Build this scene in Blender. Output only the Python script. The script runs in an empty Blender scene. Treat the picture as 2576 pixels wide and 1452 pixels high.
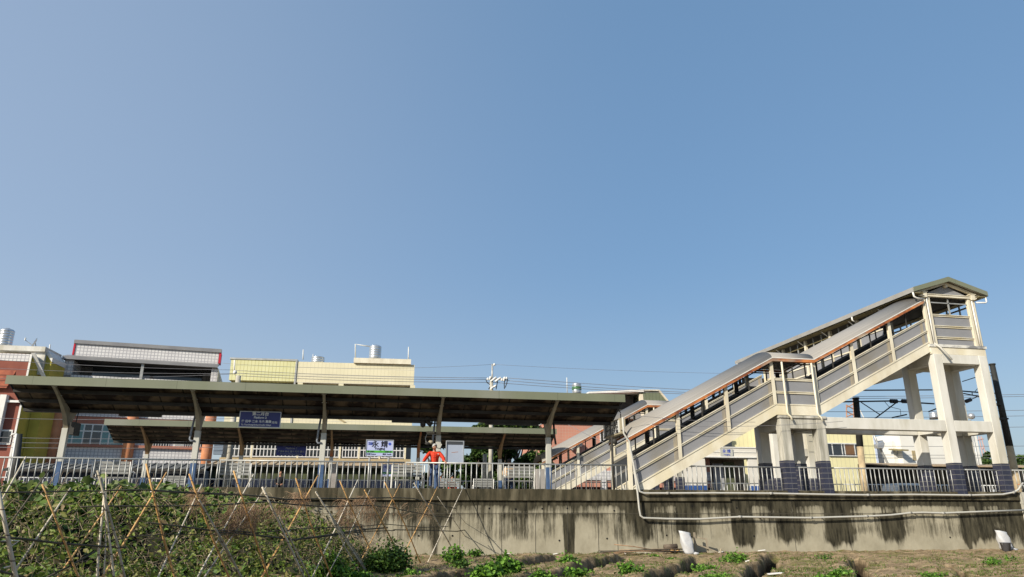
import bpy, math, random
import numpy as np
from mathutils import Vector, Matrix

# ---------------------------------------------------------------- camera, world, sun
sc = bpy.context.scene
C = sc.collection
R = math.radians
FPX, CX, CY, H0 = 1790.0, 1288.0, 726.0, 1.6          # focal length in px of a 2576 px wide frame
PITCH = math.atan(566 / FPX)
AZ = math.atan(9812 * math.cos(PITCH) / FPX)
FW = np.array([math.cos(AZ) * math.cos(PITCH), math.sin(AZ) * math.cos(PITCH), math.sin(PITCH)])
RT = np.array([math.sin(AZ), -math.cos(AZ), 0.0])
UP = np.cross(RT, FW)
cam = bpy.data.cameras.new('camera')
co = bpy.data.objects.new('camera', cam)
C.objects.link(co)
cam.sensor_width = 36
cam.lens = 36 * FPX / 2576
cam.clip_end = 6000
cam.clip_start = 0.1
M = Matrix.Identity(4)
for i in range(3):
    M[i][0] = RT[i]; M[i][1] = UP[i]; M[i][2] = -FW[i]
M[2][3] = H0
co.matrix_world = M
sc.camera = co

SUN = Vector((-0.30, -0.222, 0.208)).normalized()      # direction towards the sun
EL = math.asin(SUN.z)
w = bpy.data.worlds.new('World')
sc.world = w
w.use_nodes = True
nt = w.node_tree
sky = nt.nodes.new('ShaderNodeTexSky')
sky.sky_type = 'NISHITA'
sky.sun_disc = False
sky.sun_elevation = EL
sky.sun_rotation = math.atan2(SUN.x, SUN.y)
sky.air_density = 1.0
sky.dust_density = 2.0
sky.ozone_density = 2.4
bg = nt.nodes['Background']
# hazy winter air: the clear-sky model thinned and lifted by an even pale blue haze, denser to the left and low down
STR = 0.12
EV = 0.5
def wn(kind, **kw):
    q = nt.nodes.new(kind)
    for k_, v_ in kw.items(): setattr(q, k_, v_)
    return q
def hz(c): return (*[x / (STR * 2 ** EV) for x in c], 1)
tcw = wn('ShaderNodeTexCoord')
dotn = wn('ShaderNodeVectorMath', operation='DOT_PRODUCT'); dotn.inputs[1].default_value = (-0.95, 0.30, 0.0)
nt.links.new(tcw.outputs['Generated'], dotn.inputs[0])
mr = wn('ShaderNodeMapRange', interpolation_type='SMOOTHSTEP'); mr.inputs['From Min'].default_value = -0.15; mr.inputs['From Max'].default_value = 0.85
nt.links.new(dotn.outputs['Value'], mr.inputs['Value'])
sep = wn('ShaderNodeSeparateXYZ'); nt.links.new(tcw.outputs['Generated'], sep.inputs[0])
mr2 = wn('ShaderNodeMapRange', interpolation_type='SMOOTHSTEP'); mr2.inputs['From Min'].default_value = 0.34; mr2.inputs['From Max'].default_value = -0.05
nt.links.new(sep.outputs['Z'], mr2.inputs['Value'])
def wmix(fac, blend, A_, B_):
    q = wn('ShaderNodeMix', data_type='RGBA', blend_type=blend, clamp_factor=True)
    for sock, val in (('Factor', fac), ('A', A_), ('B', B_)):
        if isinstance(val, (float, int)): q.inputs[sock].default_value = val
        elif isinstance(val, tuple): q.inputs[sock].default_value = val
        else: nt.links.new(val, q.inputs[sock])
    return q.outputs['Result']
c0 = wmix(1.0, 'MULTIPLY', sky.outputs[0], (0.34, 0.34, 0.32, 1))
c1 = wmix(1.0, 'ADD', c0, hz((0.112, 0.215, 0.368)))
c2 = wmix(mr.outputs['Result'], 'ADD', c1, hz((0.155, 0.130, 0.100)))
c3 = wmix(mr2.outputs['Result'], 'ADD', c2, hz((0.130, 0.082, -0.005)))
nt.links.new(c3, bg.inputs[0])
bg.inputs[1].default_value = STR
sl = bpy.data.lights.new('sun', 'SUN')
sl.energy = 4.5
sl.angle = R(0.5)
sl.color = (1.0, 0.93, 0.80)
so = bpy.data.objects.new('sun', sl)
C.objects.link(so)
so.rotation_euler = SUN.to_track_quat('Z', 'Y').to_euler()
sc.view_settings.view_transform = 'Standard'
sc.view_settings.look = 'None'
sc.view_settings.exposure = EV
sc.view_settings.gamma = 1.0
sc.cycles.max_bounces = 6
sc.cycles.transparent_max_bounces = 8

rnd = random.Random(7)
rng = np.random.default_rng(7)

# ---------------------------------------------------------------- helpers
def ray(x, y):
    return FW * FPX + RT * (x - CX) - UP * (y - CY)

def at(x, y, Y):
    d = ray(x, y)
    p = d * (Y / d[1])
    return Vector((p[0], p[1], p[2] + H0))

def atz(x, y, Z):
    d = ray(x, y)
    p = d * ((Z - H0) / d[2])
    return Vector((p[0], p[1], Z))

def mat(name, col, col2=None, scale=3.0, rough=0.8, metal=0.0, bump=0.0, stretch=(1, 1, 1), contrast=0.5,
        spec=0.3, kind='noise', detail=6.0, lines=None, col3=None, obj_space=True):
    """procedural material: base colour broken up by stretched noise, optional corrugation / tile lines"""
    m = bpy.data.materials.new(name)
    m.use_nodes = True
    n = m.node_tree.nodes
    L = m.node_tree.links
    b = n['Principled BSDF']
    b.inputs['Roughness'].default_value = rough
    b.inputs['Metallic'].default_value = metal
    b.inputs['Specular IOR Level'].default_value = spec
    tc = n.new('ShaderNodeTexCoord')
    mp = n.new('ShaderNodeMapping')
    mp.inputs['Scale'].default_value = stretch
    L.new(tc.outputs['Object'], mp.inputs['Vector'])
    no = n.new('ShaderNodeTexNoise')
    no.inputs['Scale'].default_value = scale
    no.inputs['Detail'].default_value = detail
    no.inputs['Roughness'].default_value = 0.6
    L.new(mp.outputs[0], no.inputs['Vector'])
    cr = n.new('ShaderNodeValToRGB')
    c2 = col2 or tuple(c * 0.8 for c in col)
    cr.color_ramp.elements[0].position = 0.5 - contrast * 0.3
    cr.color_ramp.elements[1].position = 0.5 + contrast * 0.3
    cr.color_ramp.elements[0].color = (*c2, 1)
    cr.color_ramp.elements[1].color = (*col, 1)
    L.new(no.outputs['Fac'], cr.inputs[0])
    out = cr.outputs[0]
    if col3:
        no2 = n.new('ShaderNodeTexNoise')
        no2.inputs['Scale'].default_value = scale * 0.37
        no2.inputs['Detail'].default_value = 5
        L.new(mp.outputs[0], no2.inputs['Vector'])
        r2 = n.new('ShaderNodeValToRGB')
        r2.color_ramp.elements[0].position = 0.52
        r2.color_ramp.elements[1].position = 0.66
        L.new(no2.outputs['Fac'], r2.inputs[0])
        mx = n.new('ShaderNodeMix'); mx.data_type = 'RGBA'
        L.new(r2.outputs[0], mx.inputs['Factor'])
        L.new(out, mx.inputs['A'])
        mx.inputs['B'].default_value = (*col3, 1)
        out = mx.outputs['Result']
    hsrc = None
    if lines:
        # lines: list of (axis, period, width, colour)  -> grooves / joints
        sep = n.new('ShaderNodeSeparateXYZ')
        L.new(tc.outputs['Object'], sep.inputs[0])
        for ax, per, wd, lc in lines:
            md = n.new('ShaderNodeMath'); md.operation = 'PINGPONG'
            L.new(sep.outputs[ax], md.inputs[0])
            md.inputs[1].default_value = per / 2
            lt = n.new('ShaderNodeMath'); lt.operation = 'LESS_THAN'
            L.new(md.outputs[0], lt.inputs[0])
            lt.inputs[1].default_value = wd / 2
            mx = n.new('ShaderNodeMix'); mx.data_type = 'RGBA'
            L.new(lt.outputs[0], mx.inputs['Factor'])
            L.new(out, mx.inputs['A'])
            mx.inputs['B'].default_value = (*lc, 1)
            out = mx.outputs['Result']
    L.new(out, b.inputs['Base Color'])
    if bump:
        bp = n.new('ShaderNodeBump')
        bp.inputs['Strength'].default_value = bump
        bp.inputs['Distance'].default_value = 0.02
        L.new(no.outputs['Fac'], bp.inputs['Height'])
        L.new(bp.outputs[0], b.inputs['Normal'])
    return m

def glass(name, col, rough=0.08):
    m = mat(name, col, tuple(c * 0.6 for c in col), 0.7, rough, spec=0.7)
    return m

def link(name, me, m, parent=None, smooth=False):
    o = bpy.data.objects.new(name, me)
    C.objects.link(o)
    if m:
        me.materials.append(m)
    if smooth:
        me.polygons.foreach_set('use_smooth', [True] * len(me.polygons))
    if parent:
        o.parent = parent
        o.matrix_parent_inverse = parent.matrix_world.inverted()
    return o

class MB:
    def __init__(s, M=None):
        s.v = []; s.f = []; s.M = M
    def add(s, vs, fs):
        k = len(s.v)
        if s.M is not None:
            vs = [s.M @ Vector(v) for v in vs]
        s.v += [tuple(v) for v in vs]
        s.f += [tuple(i + k for i in f) for f in fs]
        return s
    def box(s, x0, x1, y0, y1, z0, z1):
        vs = [(x, y, z) for z in (z0, z1) for y in (y0, y1) for x in (x0, x1)]
        return s.add(vs, [(0, 2, 3, 1), (4, 5, 7, 6), (0, 1, 5, 4), (2, 6, 7, 3), (0, 4, 6, 2), (1, 3, 7, 5)])
    def beam(s, a, b, w_, h, up=(0, 0, 1)):
        a = Vector(a); b = Vector(b); d = (b - a).normalized(); u = Vector(up)
        if abs(d.dot(u)) > 0.98: u = Vector((0, 1, 0))
        r = d.cross(u).normalized(); u = r.cross(d)
        vs = [p + r * (i * w_ / 2) + u * (j * h / 2) for p in (a, b) for j in (-1, 1) for i in (-1, 1)]
        return s.add(vs, [(0, 1, 3, 2), (4, 6, 7, 5), (0, 4, 5, 1), (2, 3, 7, 6), (0, 2, 6, 4), (1, 5, 7, 3)])
    def tube(s, pts, rad, seg=8, cap=True):
        pts = [Vector(p) for p in pts]
        if not isinstance(rad, (list, tuple)): rad = [rad] * len(pts)
        vs = []; fs = []; n = len(pts); pr = None
        for i, p in enumerate(pts):
            d = (pts[min(i + 1, n - 1)] - pts[max(i - 1, 0)])
            if d.length < 1e-9: d = Vector((0, 0, 1))
            d.normalize()
            if pr is None:
                r = d.orthogonal().normalized()
            else:
                r = pr - d * pr.dot(d)
                r = r.normalized() if r.length > 1e-6 else d.orthogonal().normalized()
            pr = r; q = d.cross(r)
            for k in range(seg):
                t = 2 * math.pi * k / seg
                vs.append(p + (r * math.cos(t) + q * math.sin(t)) * rad[i])
        for i in range(n - 1):
            for k in range(seg):
                a = i * seg + k; b2 = i * seg + (k + 1) % seg
                fs.append((a, b2, b2 + seg, a + seg))
        if cap:
            fs.append(tuple(range(seg))[::-1]); fs.append(tuple((n - 1) * seg + k for k in range(seg)))
        return s.add(vs, fs)
    def prism(s, poly, vec):
        """poly: list of 3D points; extruded along vec"""
        n = len(poly); vec = Vector(vec)
        vs = [Vector(p) for p in poly] + [Vector(p) + vec for p in poly]
        fs = [tuple(range(n)), tuple(range(2 * n - 1, n - 1, -1))]
        for i in range(n):
            j = (i + 1) % n
            fs.append((i, j, j + n, i + n)[::-1])
        return s.add(vs, fs)
    def strip(s, P, a, b, y0, y1):
        """band between offsets a..b (vertical) under/over polyline P of (x,z), from y0 to y1"""
        for (x0, z0), (x1, z1) in zip(P[:-1], P[1:]):
            vs = [(x, y, z + o) for (x, z) in ((x0, z0), (x1, z1)) for y in (y0, y1) for o in (a, b)]
            s.add(vs, [(0, 1, 3, 2), (4, 6, 7, 5), (0, 4, 5, 1), (2, 3, 7, 6), (0, 2, 6, 4), (1, 5, 7, 3)])
        return s
    def lathe(s, c, prof, seg=20):
        c = Vector(c); vs = []; fs = []; n = len(prof)
        for r_, z in prof:
            for k in range(seg):
                t = 2 * math.pi * k / seg
                vs.append((c.x + r_ * math.cos(t), c.y + r_ * math.sin(t), c.z + z))
        for i in range(n - 1):
            for k in range(seg):
                a = i * seg + k; b2 = i * seg + (k + 1) % seg
                fs.append((a, b2, b2 + seg, a + seg))
        fs.append(tuple(range(seg))[::-1]); fs.append(tuple((n - 1) * seg + k for k in range(seg)))
        return s.add(vs, fs)
    def build(s, name, m, parent=None, smooth=False, bevel=0):
        me = bpy.data.meshes.new(name)
        me.from_pydata(s.v, [], s.f)
        me.update()
        o = link(name, me, m, parent, smooth)
        if bevel:
            md = o.modifiers.new('bevel', 'BEVEL'); md.width = bevel; md.segments = 2; md.limit_method = 'ANGLE'
        return o

def tag(o, label=None, cat=None, group=None, kind=None):
    if label: o['label'] = label
    if cat: o['category'] = cat
    if group: o['group'] = group
    if kind: o['kind'] = kind
    return o

def thing(name, loc, label, cat, group=None, rz=0.0):
    o = bpy.data.objects.new(name, None)
    o.location = loc; o.rotation_euler = (0, 0, rz)
    o.empty_display_size = 0.2
    C.objects.link(o)
    bpy.context.view_layer.update()
    return tag(o, label, cat, group)

def copy_tree(o, parent=None):
    c = o.copy(); C.objects.link(c)
    if parent: c.parent = parent
    for ch in list(o.children): copy_tree(ch, c)
    return c

def text(name, body, x, y, z, size, m, parent, rot=(R(90), 0, 0), align='CENTER', ext=0.004, sx=1.0):
    cu = bpy.data.curves.new(name, 'FONT')
    cu.body = body; cu.size = size; cu.extrude = ext; cu.align_x = align; cu.align_y = 'CENTER'
    cu.resolution_u = 2; cu.offset = size * 0.018
    t = bpy.data.objects.new('tmp', cu); C.objects.link(t)
    bpy.context.view_layer.update()
    me = bpy.data.meshes.new_from_object(t.evaluated_get(bpy.context.evaluated_depsgraph_get()))
    bpy.data.objects.remove(t)
    Mx = Matrix.Translation((x, y, z)) @ Matrix.Rotation(rot[2], 4, 'Z') @ Matrix.Rotation(rot[0], 4, 'X') @ Matrix.Diagonal((sx, 1, 1, 1))
    me.transform(Mx)
    return link(name, me, m, parent)

def leafmat(name, cols, transl=0.25, rough=0.55):
    m = bpy.data.materials.new(name); m.use_nodes = True
    n = m.node_tree.nodes; L = m.node_tree.links
    b = n['Principled BSDF']; b.inputs['Roughness'].default_value = rough
    b.inputs['Specular IOR Level'].default_value = 0.3
    a = n.new('ShaderNodeAttribute'); a.attribute_name = 'v'
    cr = n.new('ShaderNodeValToRGB')
    el = cr.color_ramp.elements
    while len(el) < len(cols): el.new(0.5)
    for i, c in enumerate(cols):
        el[i].position = i / (len(cols) - 1); el[i].color = (*c, 1)
    L.new(a.outputs['Fac'], cr.inputs[0]); L.new(cr.outputs[0], b.inputs['Base Color'])
    tr = n.new('ShaderNodeBsdfTranslucent'); L.new(cr.outputs[0], tr.inputs[0])
    mx = n.new('ShaderNodeMixShader'); mx.inputs[0].default_value = transl
    L.new(b.outputs[0], mx.inputs[1]); L.new(tr.outputs[0], mx.inputs[2])
    L.new(mx.outputs[0], n['Material Output'].inputs[0])
    return m

def leaves(name, P, size, m, parent=None, up=0.5, val=None, aspect=0.6, jit=0.4, dirs=None):
    """P: n x 3 positions; one folded six-point leaf at each"""
    n = len(P)
    if n == 0: return None
    d = rng.normal(size=(n, 3)) if dirs is None else dirs + rng.normal(size=(n, 3)) * 0.35
    d[:, 2] *= 0.6
    d /= np.linalg.norm(d, axis=1)[:, None]
    nn = rng.normal(size=(n, 3)); nn[:, 2] = np.abs(nn[:, 2]) + up; nn[:, 1] -= 0.5
    r_ = np.cross(d, nn); r_ /= np.linalg.norm(r_, axis=1)[:, None]
    nn = np.cross(r_, d)
    s_ = size * (1 + jit * rng.uniform(-1, 1, n))[:, None]
    a = P - d * s_ * 0.5
    b2 = P - d * s_ * 0.15 + r_ * s_ * aspect * 0.5 + nn * s_ * 0.12
    b3 = P + d * s_ * 0.2 + r_ * s_ * aspect * 0.38 + nn * s_ * 0.08
    c = P + d * s_ * 0.5 - nn * s_ * 0.1
    e3 = P + d * s_ * 0.2 - r_ * s_ * aspect * 0.38 + nn * s_ * 0.08
    e2 = P - d * s_ * 0.15 - r_ * s_ * aspect * 0.5 + nn * s_ * 0.12
    V = np.stack([a, b2, b3, c, e3, e2], axis=1).reshape(-1, 3)
    base = (np.arange(n) * 6)[:, None]
    F = np.concatenate([base + np.array([0, 1, 2, 3]), base + np.array([0, 3, 4, 5])], axis=1).reshape(-1, 4)
    me = bpy.data.meshes.new(name)
    me.vertices.add(len(V)); me.vertices.foreach_set('co', V.ravel())
    me.loops.add(F.size); me.loops.foreach_set('vertex_index', F.ravel().astype(np.int32))
    me.polygons.add(len(F)); me.polygons.foreach_set('loop_start', (np.arange(len(F)) * 4).astype(np.int32))
    me.polygons.foreach_set('loop_total', np.full(len(F), 4, dtype=np.int32))
    at_ = me.attributes.new('v', 'FLOAT', 'POINT')
    v = rng.uniform(0, 1, n) if val is None else np.clip(val + rng.normal(size=n) * 0.15, 0, 1)
    at_.data.foreach_set('value', np.repeat(v, 6).astype(np.float32))
    me.update()
    return link(name, me, m, parent)

def twigs(name, starts, dirs, ln, rad, m, parent=None, seg=4, droop=0.3, wob=0.25):
    mb = MB()
    for p, d, l in zip(starts, dirs, ln):
        pts = [Vector(p)]; d = Vector(d).normalized()
        for k in range(seg):
            d = (d + Vector((rnd.gauss(0, wob), rnd.gauss(0, wob), rnd.gauss(0, wob) - droop * 0.3))).normalized()
            pts.append(pts[-1] + d * (l / seg))
        mb.tube(pts, [rad, rad * 0.9, rad * 0.8, rad * 0.6, rad * 0.4][:seg + 1], 3, False)
    return mb.build(name, m, parent)

# ---------------------------------------------------------------- materials
M_cream = mat('cream_paint', (0.70, 0.65, 0.52), (0.56, 0.50, 0.38), 1.6, 0.5, stretch=(1, 1, 0.4), col3=(0.60, 0.52, 0.34))
M_grey = mat('grey_panel', (0.25, 0.25, 0.262), (0.20, 0.20, 0.208), 1.1, 0.5, contrast=0.9, col3=(0.20, 0.185, 0.16))
M_stain = mat('ochre_water_stain', (0.36, 0.30, 0.20), (0.20, 0.19, 0.175), 2.5, 0.7, stretch=(3, 1, 0.5), contrast=0.8)
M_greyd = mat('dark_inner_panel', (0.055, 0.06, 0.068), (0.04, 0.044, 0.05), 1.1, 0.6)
M_conc_w = mat('white_concrete', (0.62, 0.60, 0.55), (0.50, 0.48, 0.42), 1.3, 0.85, bump=0.2, stretch=(1.5, 1.5, 0.35), col3=(0.42, 0.39, 0.31))
M_conc_d = mat('stained_concrete', (0.58, 0.55, 0.48), (0.20, 0.19, 0.15), 1.5, 0.9, bump=0.2, stretch=(3, 3, 0.35), contrast=0.7)
M_tile = mat('navy_tile', (0.034, 0.036, 0.060), (0.022, 0.024, 0.040), 3, 0.45, lines=[(2, 0.215, 0.016, (0.19, 0.18, 0.16)), (0, 0.43, 0.012, (0.13, 0.13, 0.14))], spec=0.5)
M_rust = mat('rusty_steel', (0.52, 0.19, 0.06), (0.12, 0.035, 0.022), 1.6, 0.85, bump=0.3, contrast=0.5, stretch=(1, 1, 2), col3=(0.34, 0.27, 0.20))
M_roof = mat('ribbed_grey_roof', (0.29, 0.27, 0.245), (0.235, 0.22, 0.20), 0.8, 0.72, metal=0.0, stretch=(0.35, 1, 1), contrast=0.9, lines=[(1, 0.16, 0.02, (0.21, 0.20, 0.185))], spec=0.25, col3=(0.25, 0.225, 0.19))
M_wtrim = mat('pale_trim', (0.72, 0.70, 0.66), (0.60, 0.57, 0.52), 2, 0.5)
M_green = mat('grey_green_fascia', (0.180, 0.192, 0.130), (0.145, 0.155, 0.105), 0.8, 0.55, stretch=(1, 1, 0.4), contrast=0.9, lines=[(0, 2.44, 0.02, (0.11, 0.12, 0.08))], col3=(0.20, 0.205, 0.16))
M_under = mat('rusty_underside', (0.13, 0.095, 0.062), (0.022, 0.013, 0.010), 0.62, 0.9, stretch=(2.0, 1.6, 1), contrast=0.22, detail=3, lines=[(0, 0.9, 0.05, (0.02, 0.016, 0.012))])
M_dark = mat('dark_steel', (0.045, 0.042, 0.038), (0.025, 0.023, 0.02), 2, 0.7)
M_purl = mat('brown_purlin', (0.075, 0.058, 0.035), (0.03, 0.024, 0.016), 2, 0.8)
M_arm = mat('faded_arm_paint', (0.36, 0.32, 0.235), (0.22, 0.18, 0.12), 2.5, 0.7, stretch=(1, 1, 0.5), contrast=0.8)
M_post = mat('grey_white_post_paint', (0.50, 0.49, 0.44), (0.40, 0.39, 0.34), 2, 0.6, stretch=(1, 1, 0.3))
M_blue = mat('blue_post_paint', (0.060, 0.11, 0.21), (0.045, 0.08, 0.16), 3, 0.5)
M_rail = mat('galvanised_rail', (0.42, 0.42, 0.40), (0.30, 0.30, 0.285), 4, 0.45, metal=0.35)
M_railw = mat('white_rail', (0.62, 0.62, 0.60), (0.5, 0.5, 0.48), 4, 0.5)
M_pvc = mat('grey_pvc', (0.44, 0.43, 0.39), (0.45, 0.43, 0.38), 2.2, 0.5)
M_pvcd = mat('dull_pvc_coupling', (0.34, 0.33, 0.30), (0.24, 0.23, 0.2), 3, 0.6)
M_coping = mat('mossy_coping', (0.085, 0.070, 0.042), (0.020, 0.019, 0.010), 2.4, 0.95, bump=0.6, stretch=(2.6, 1, 0.55), contrast=0.7, col3=(0.15, 0.13, 0.085))
M_white = mat('white_paint', (0.74, 0.72, 0.68), (0.62, 0.6, 0.55), 1.1, 0.6)
M_navy = mat('navy_enamel', (0.022, 0.030, 0.19), (0.018, 0.024, 0.15), 2, 0.4, spec=0.5)
M_text = mat('pale_lettering', (0.85, 0.88, 0.88), (0.8, 0.82, 0.82), 6, 0.5)
M_black = mat('black_lettering', (0.02, 0.02, 0.03), (0.015, 0.015, 0.02), 6, 0.5)
M_ltblue = mat('pale_blue_board', (0.42, 0.46, 0.68), (0.36, 0.40, 0.60), 2, 0.4)
M_sgreen = mat('green_band', (0.07, 0.36, 0.03), (0.05, 0.28, 0.03), 6, 0.5)
M_alu = mat('aluminium', (0.52, 0.52, 0.52), (0.42, 0.42, 0.42), 3, 0.35, metal=0.6)
M_steel = mat('stainless_tank', (0.62, 0.64, 0.66), (0.5, 0.52, 0.54), 1.5, 0.28, metal=0.75)
M_paving = mat('platform_paving', (0.30, 0.29, 0.27), (0.22, 0.21, 0.2), 3, 0.9)
M_ballast = mat('ballast', (0.20, 0.17, 0.14), (0.10, 0.085, 0.07), 9, 0.95, bump=0.5)
M_asph = mat('asphalt', (0.06, 0.06, 0.062), (0.04, 0.04, 0.042), 4, 0.95)
M_dirt = mat('plain_earth', (0.16, 0.14, 0.09), (0.09, 0.10, 0.05), 0.3, 0.95)

# ---------------------------------------------------------------- the ground
def ground_z(x, y):
    """bed surface of the vegetable field, with narrow ditches between the raised beds"""
    th = R(56)
    wv = -x * np.sin(th) + y * np.cos(th)
    uv = x * np.cos(th) + y * np.sin(th)
    z = 0.02 + 0.11 * np.clip((y - 18) / 10, 0, 1)
    z = z + 0.025 * np.sin(x * 1.9 + 0.7 * np.sin(y * 1.3)) * np.cos(y * 2.1) + 0.018 * np.sin(x * 4.7 + y * 3.1)
    z = z + 0.018 * np.sin(x * 9.7 + 3 * np.sin(y * 3.1)) * np.sin(y * 8.3 + 2 * np.sin(x * 2.7)) + 0.012 * np.sin(x * 17 + y * 5) * np.sin(y * 19 - x * 7)
    for wc, uend in DITCH:
        ww = wv - wc - 0.10 * np.sin(uv * 1.1 + wc) - 0.04 * np.sin(uv * 4.3) - 0.015 * np.sin(uv * 10.7 + 2 * np.sin(uv * 3.3))
        e = 1 / (1 + np.exp((uv - uend) * 5.0))
        z = z - 0.62 * e * np.exp(-(np.abs(ww) / (0.24 + 0.04 * np.sin(uv * 2.7 + wc) + 0.012 * np.sin(uv * 13))) ** 8)
        z = z + 0.11 * e * np.exp(-((ww - 0.42) / 0.26) ** 2) - 0.07 * e * np.exp(-((ww + 0.45) / 0.3) ** 2)
    return z
def wu(p):
    th = R(56)
    return (-p[0] * math.sin(th) + p[1] * math.cos(th), p[0] * math.cos(th) + p[1] * math.sin(th))
DITCH = []
for q, mid in (((1370, 1404), (1305, 1421)), ((1580, 1406), (1490, 1424)), ((1792, 1410), (1700, 1436)),
               ((1972, 1402), (1925, 1425)), ((2152, 1405), (2162, 1430))):
    DITCH.append((wu(atz(*mid, 0.05))[0], wu(atz(*q, 0.05))[1]))
DITCH += [(DITCH[-1][0] - 2.5, 27.5), (DITCH[-1][0] - 5.0, 28.5)]

def grid_mesh(name, xs, ys, zf, m):
    X, Y = np.meshgrid(xs, ys)
    Z = zf(X, Y)
    V = np.stack([X, Y, Z], -1).reshape(-1, 3)
    nx, ny = len(xs), len(ys)
    i = np.arange(nx - 1)[None, :] + (np.arange(ny - 1) * nx)[:, None]
    F = np.stack([i, i + 1, i + 1 + nx, i + nx], -1).reshape(-1, 4)
    me = bpy.data.meshes.new(name)
    me.vertices.add(len(V)); me.vertices.foreach_set('co', V.ravel())
    me.loops.add(F.size); me.loops.foreach_set('vertex_index', F.ravel().astype(np.int32))
    me.polygons.add(len(F)); me.polygons.foreach_set('loop_start', (np.arange(len(F)) * 4).astype(np.int32))
    me.polygons.foreach_set('loop_total', np.full(len(F), 4, dtype=np.int32))
    me.update(); me.validate()
    return link(name, me, m, None, True)

def soil_mat():
    m = bpy.data.materials.new('garden_soil'); m.use_nodes = True
    n = m.node_tree.nodes; L = m.node_tree.links; b = n['Principled BSDF']
    b.inputs['Roughness'].default_value = 0.95; b.inputs['Specular IOR Level'].default_value = 0.1
    tc = n.new('ShaderNodeTexCoord')
    def noise(sc_, det=6):
        q = n.new('ShaderNodeTexNoise'); q.inputs['Scale'].default_value = sc_; q.inputs['Detail'].default_value = det
        q.inputs['Roughness'].default_value = 0.65
        L.new(tc.outputs['Object'], q.inputs['Vector']); return q
    a = noise(2.3); r1 = n.new('ShaderNodeValToRGB'); e = r1.color_ramp.elements
    e[0].position = 0.36; e[0].color = (0.150, 0.108, 0.062, 1); e[1].position = 0.64; e[1].color = (0.35, 0.26, 0.16, 1)
    L.new(a.outputs['Fac'], r1.inputs[0])
    g = noise(0.75, 7); r2 = n.new('ShaderNodeValToRGB'); e = r2.color_ramp.elements
    e[0].position = 0.50; e[0].color = (0, 0, 0, 1); e[1].position = 0.66; e[1].color = (0.75, 0.75, 0.75, 1)
    L.new(g.outputs['Fac'], r2.inputs[0])
    f = noise(19, 3); r3 = n.new('ShaderNodeValToRGB'); e = r3.color_ramp.elements
    e[0].position = 0.35; e[0].color = (0.7, 0.7, 0.7, 1); e[1].position = 0.7; e[1].color = (1.25, 1.25, 1.25, 1)
    L.new(f.outputs['Fac'], r3.inputs[0])
    mx = n.new('ShaderNodeMix'); mx.data_type = 'RGBA'
    L.new(r2.outputs[0], mx.inputs['Factor']); L.new(r1.outputs[0], mx.inputs['A']); mx.inputs['B'].default_value = (0.115, 0.125, 0.030, 1)
    m2 = n.new('ShaderNodeMix'); m2.data_type = 'RGBA'; m2.blend_type = 'MULTIPLY'; m2.inputs['Factor'].default_value = 1
    L.new(mx.outputs['Result'], m2.inputs['A']); L.new(r3.outputs[0], m2.inputs['B'])
    at_ = n.new('ShaderNodeAttribute'); at_.attribute_name = 'ditch_shade'
    m3 = n.new('ShaderNodeMix'); m3.data_type = 'RGBA'; L.new(at_.outputs['Fac'], m3.inputs['Factor']); L.new(m2.outputs['Result'], m3.inputs['A']); m3.inputs['B'].default_value = (0.030, 0.022, 0.014, 1)  # near-black brown mixed in as painted ditch shade
    L.new(m3.outputs['Result'], b.inputs['Base Color'])
    bp = n.new('ShaderNodeBump'); bp.inputs['Strength'].default_value = 0.7; bp.inputs['Distance'].default_value = 0.035
    ad = n.new('ShaderNodeMath'); ad.operation = 'ADD'; L.new(a.outputs['Fac'], ad.inputs[0]); L.new(f.outputs['Fac'], ad.inputs[1])
    L.new(ad.outputs[0], bp.inputs['Height']); L.new(bp.outputs[0], b.inputs['Normal'])
    return m
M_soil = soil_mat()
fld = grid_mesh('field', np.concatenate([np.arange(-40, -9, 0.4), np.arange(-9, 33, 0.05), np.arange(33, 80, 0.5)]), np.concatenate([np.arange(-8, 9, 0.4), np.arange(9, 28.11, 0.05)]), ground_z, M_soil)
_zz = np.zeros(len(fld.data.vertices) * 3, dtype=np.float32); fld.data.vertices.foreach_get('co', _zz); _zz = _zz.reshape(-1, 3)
_at = fld.data.attributes.new('ditch_shade', 'FLOAT', 'POINT')
_at.data.foreach_set('value', np.clip((-0.05 - _zz[:, 2]) / 0.16, 0, 0.95).astype(np.float32))  # soil darkens with depth, painting shade into the ditches
tag(fld, 'brown vegetable field of raised beds and ditches below the wall', None, None, 'structure')
gm = MB(); gm.box(-1500, 1500, -1500, 28.09, -1.6, -0.72)
tag(gm.build('ground', M_dirt), 'earth around the vegetable field', None, None, 'structure')
gm = MB()
gm.box(-60, 90, 28.5, 47.0, -0.4, 1.40)
tag(gm.build('track_bed', M_ballast), 'ballast bed of the railway behind the platform', None, None, 'structure')
gm = MB(); gm.box(-1800, 1800, 47.01, 3600, -0.4, 1.45)
tag(gm.build('town_ground', M_asph), 'street level beyond the railway', None, None, 'structure')

# platforms
gm = MB(); gm.box(-40, 60, 28.42, 32.2, 1.41, 2.47)
tag(gm.build('near_platform', M_paving), 'near platform slab behind the retaining wall', None, None, 'structure')
gm = MB(); gm.box(-40, 60, 40.4, 45.4, 1.41, 2.5)
tag(gm.build('far_platform', M_paving), 'far platform slab across the tracks', None, None, 'structure')

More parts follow.
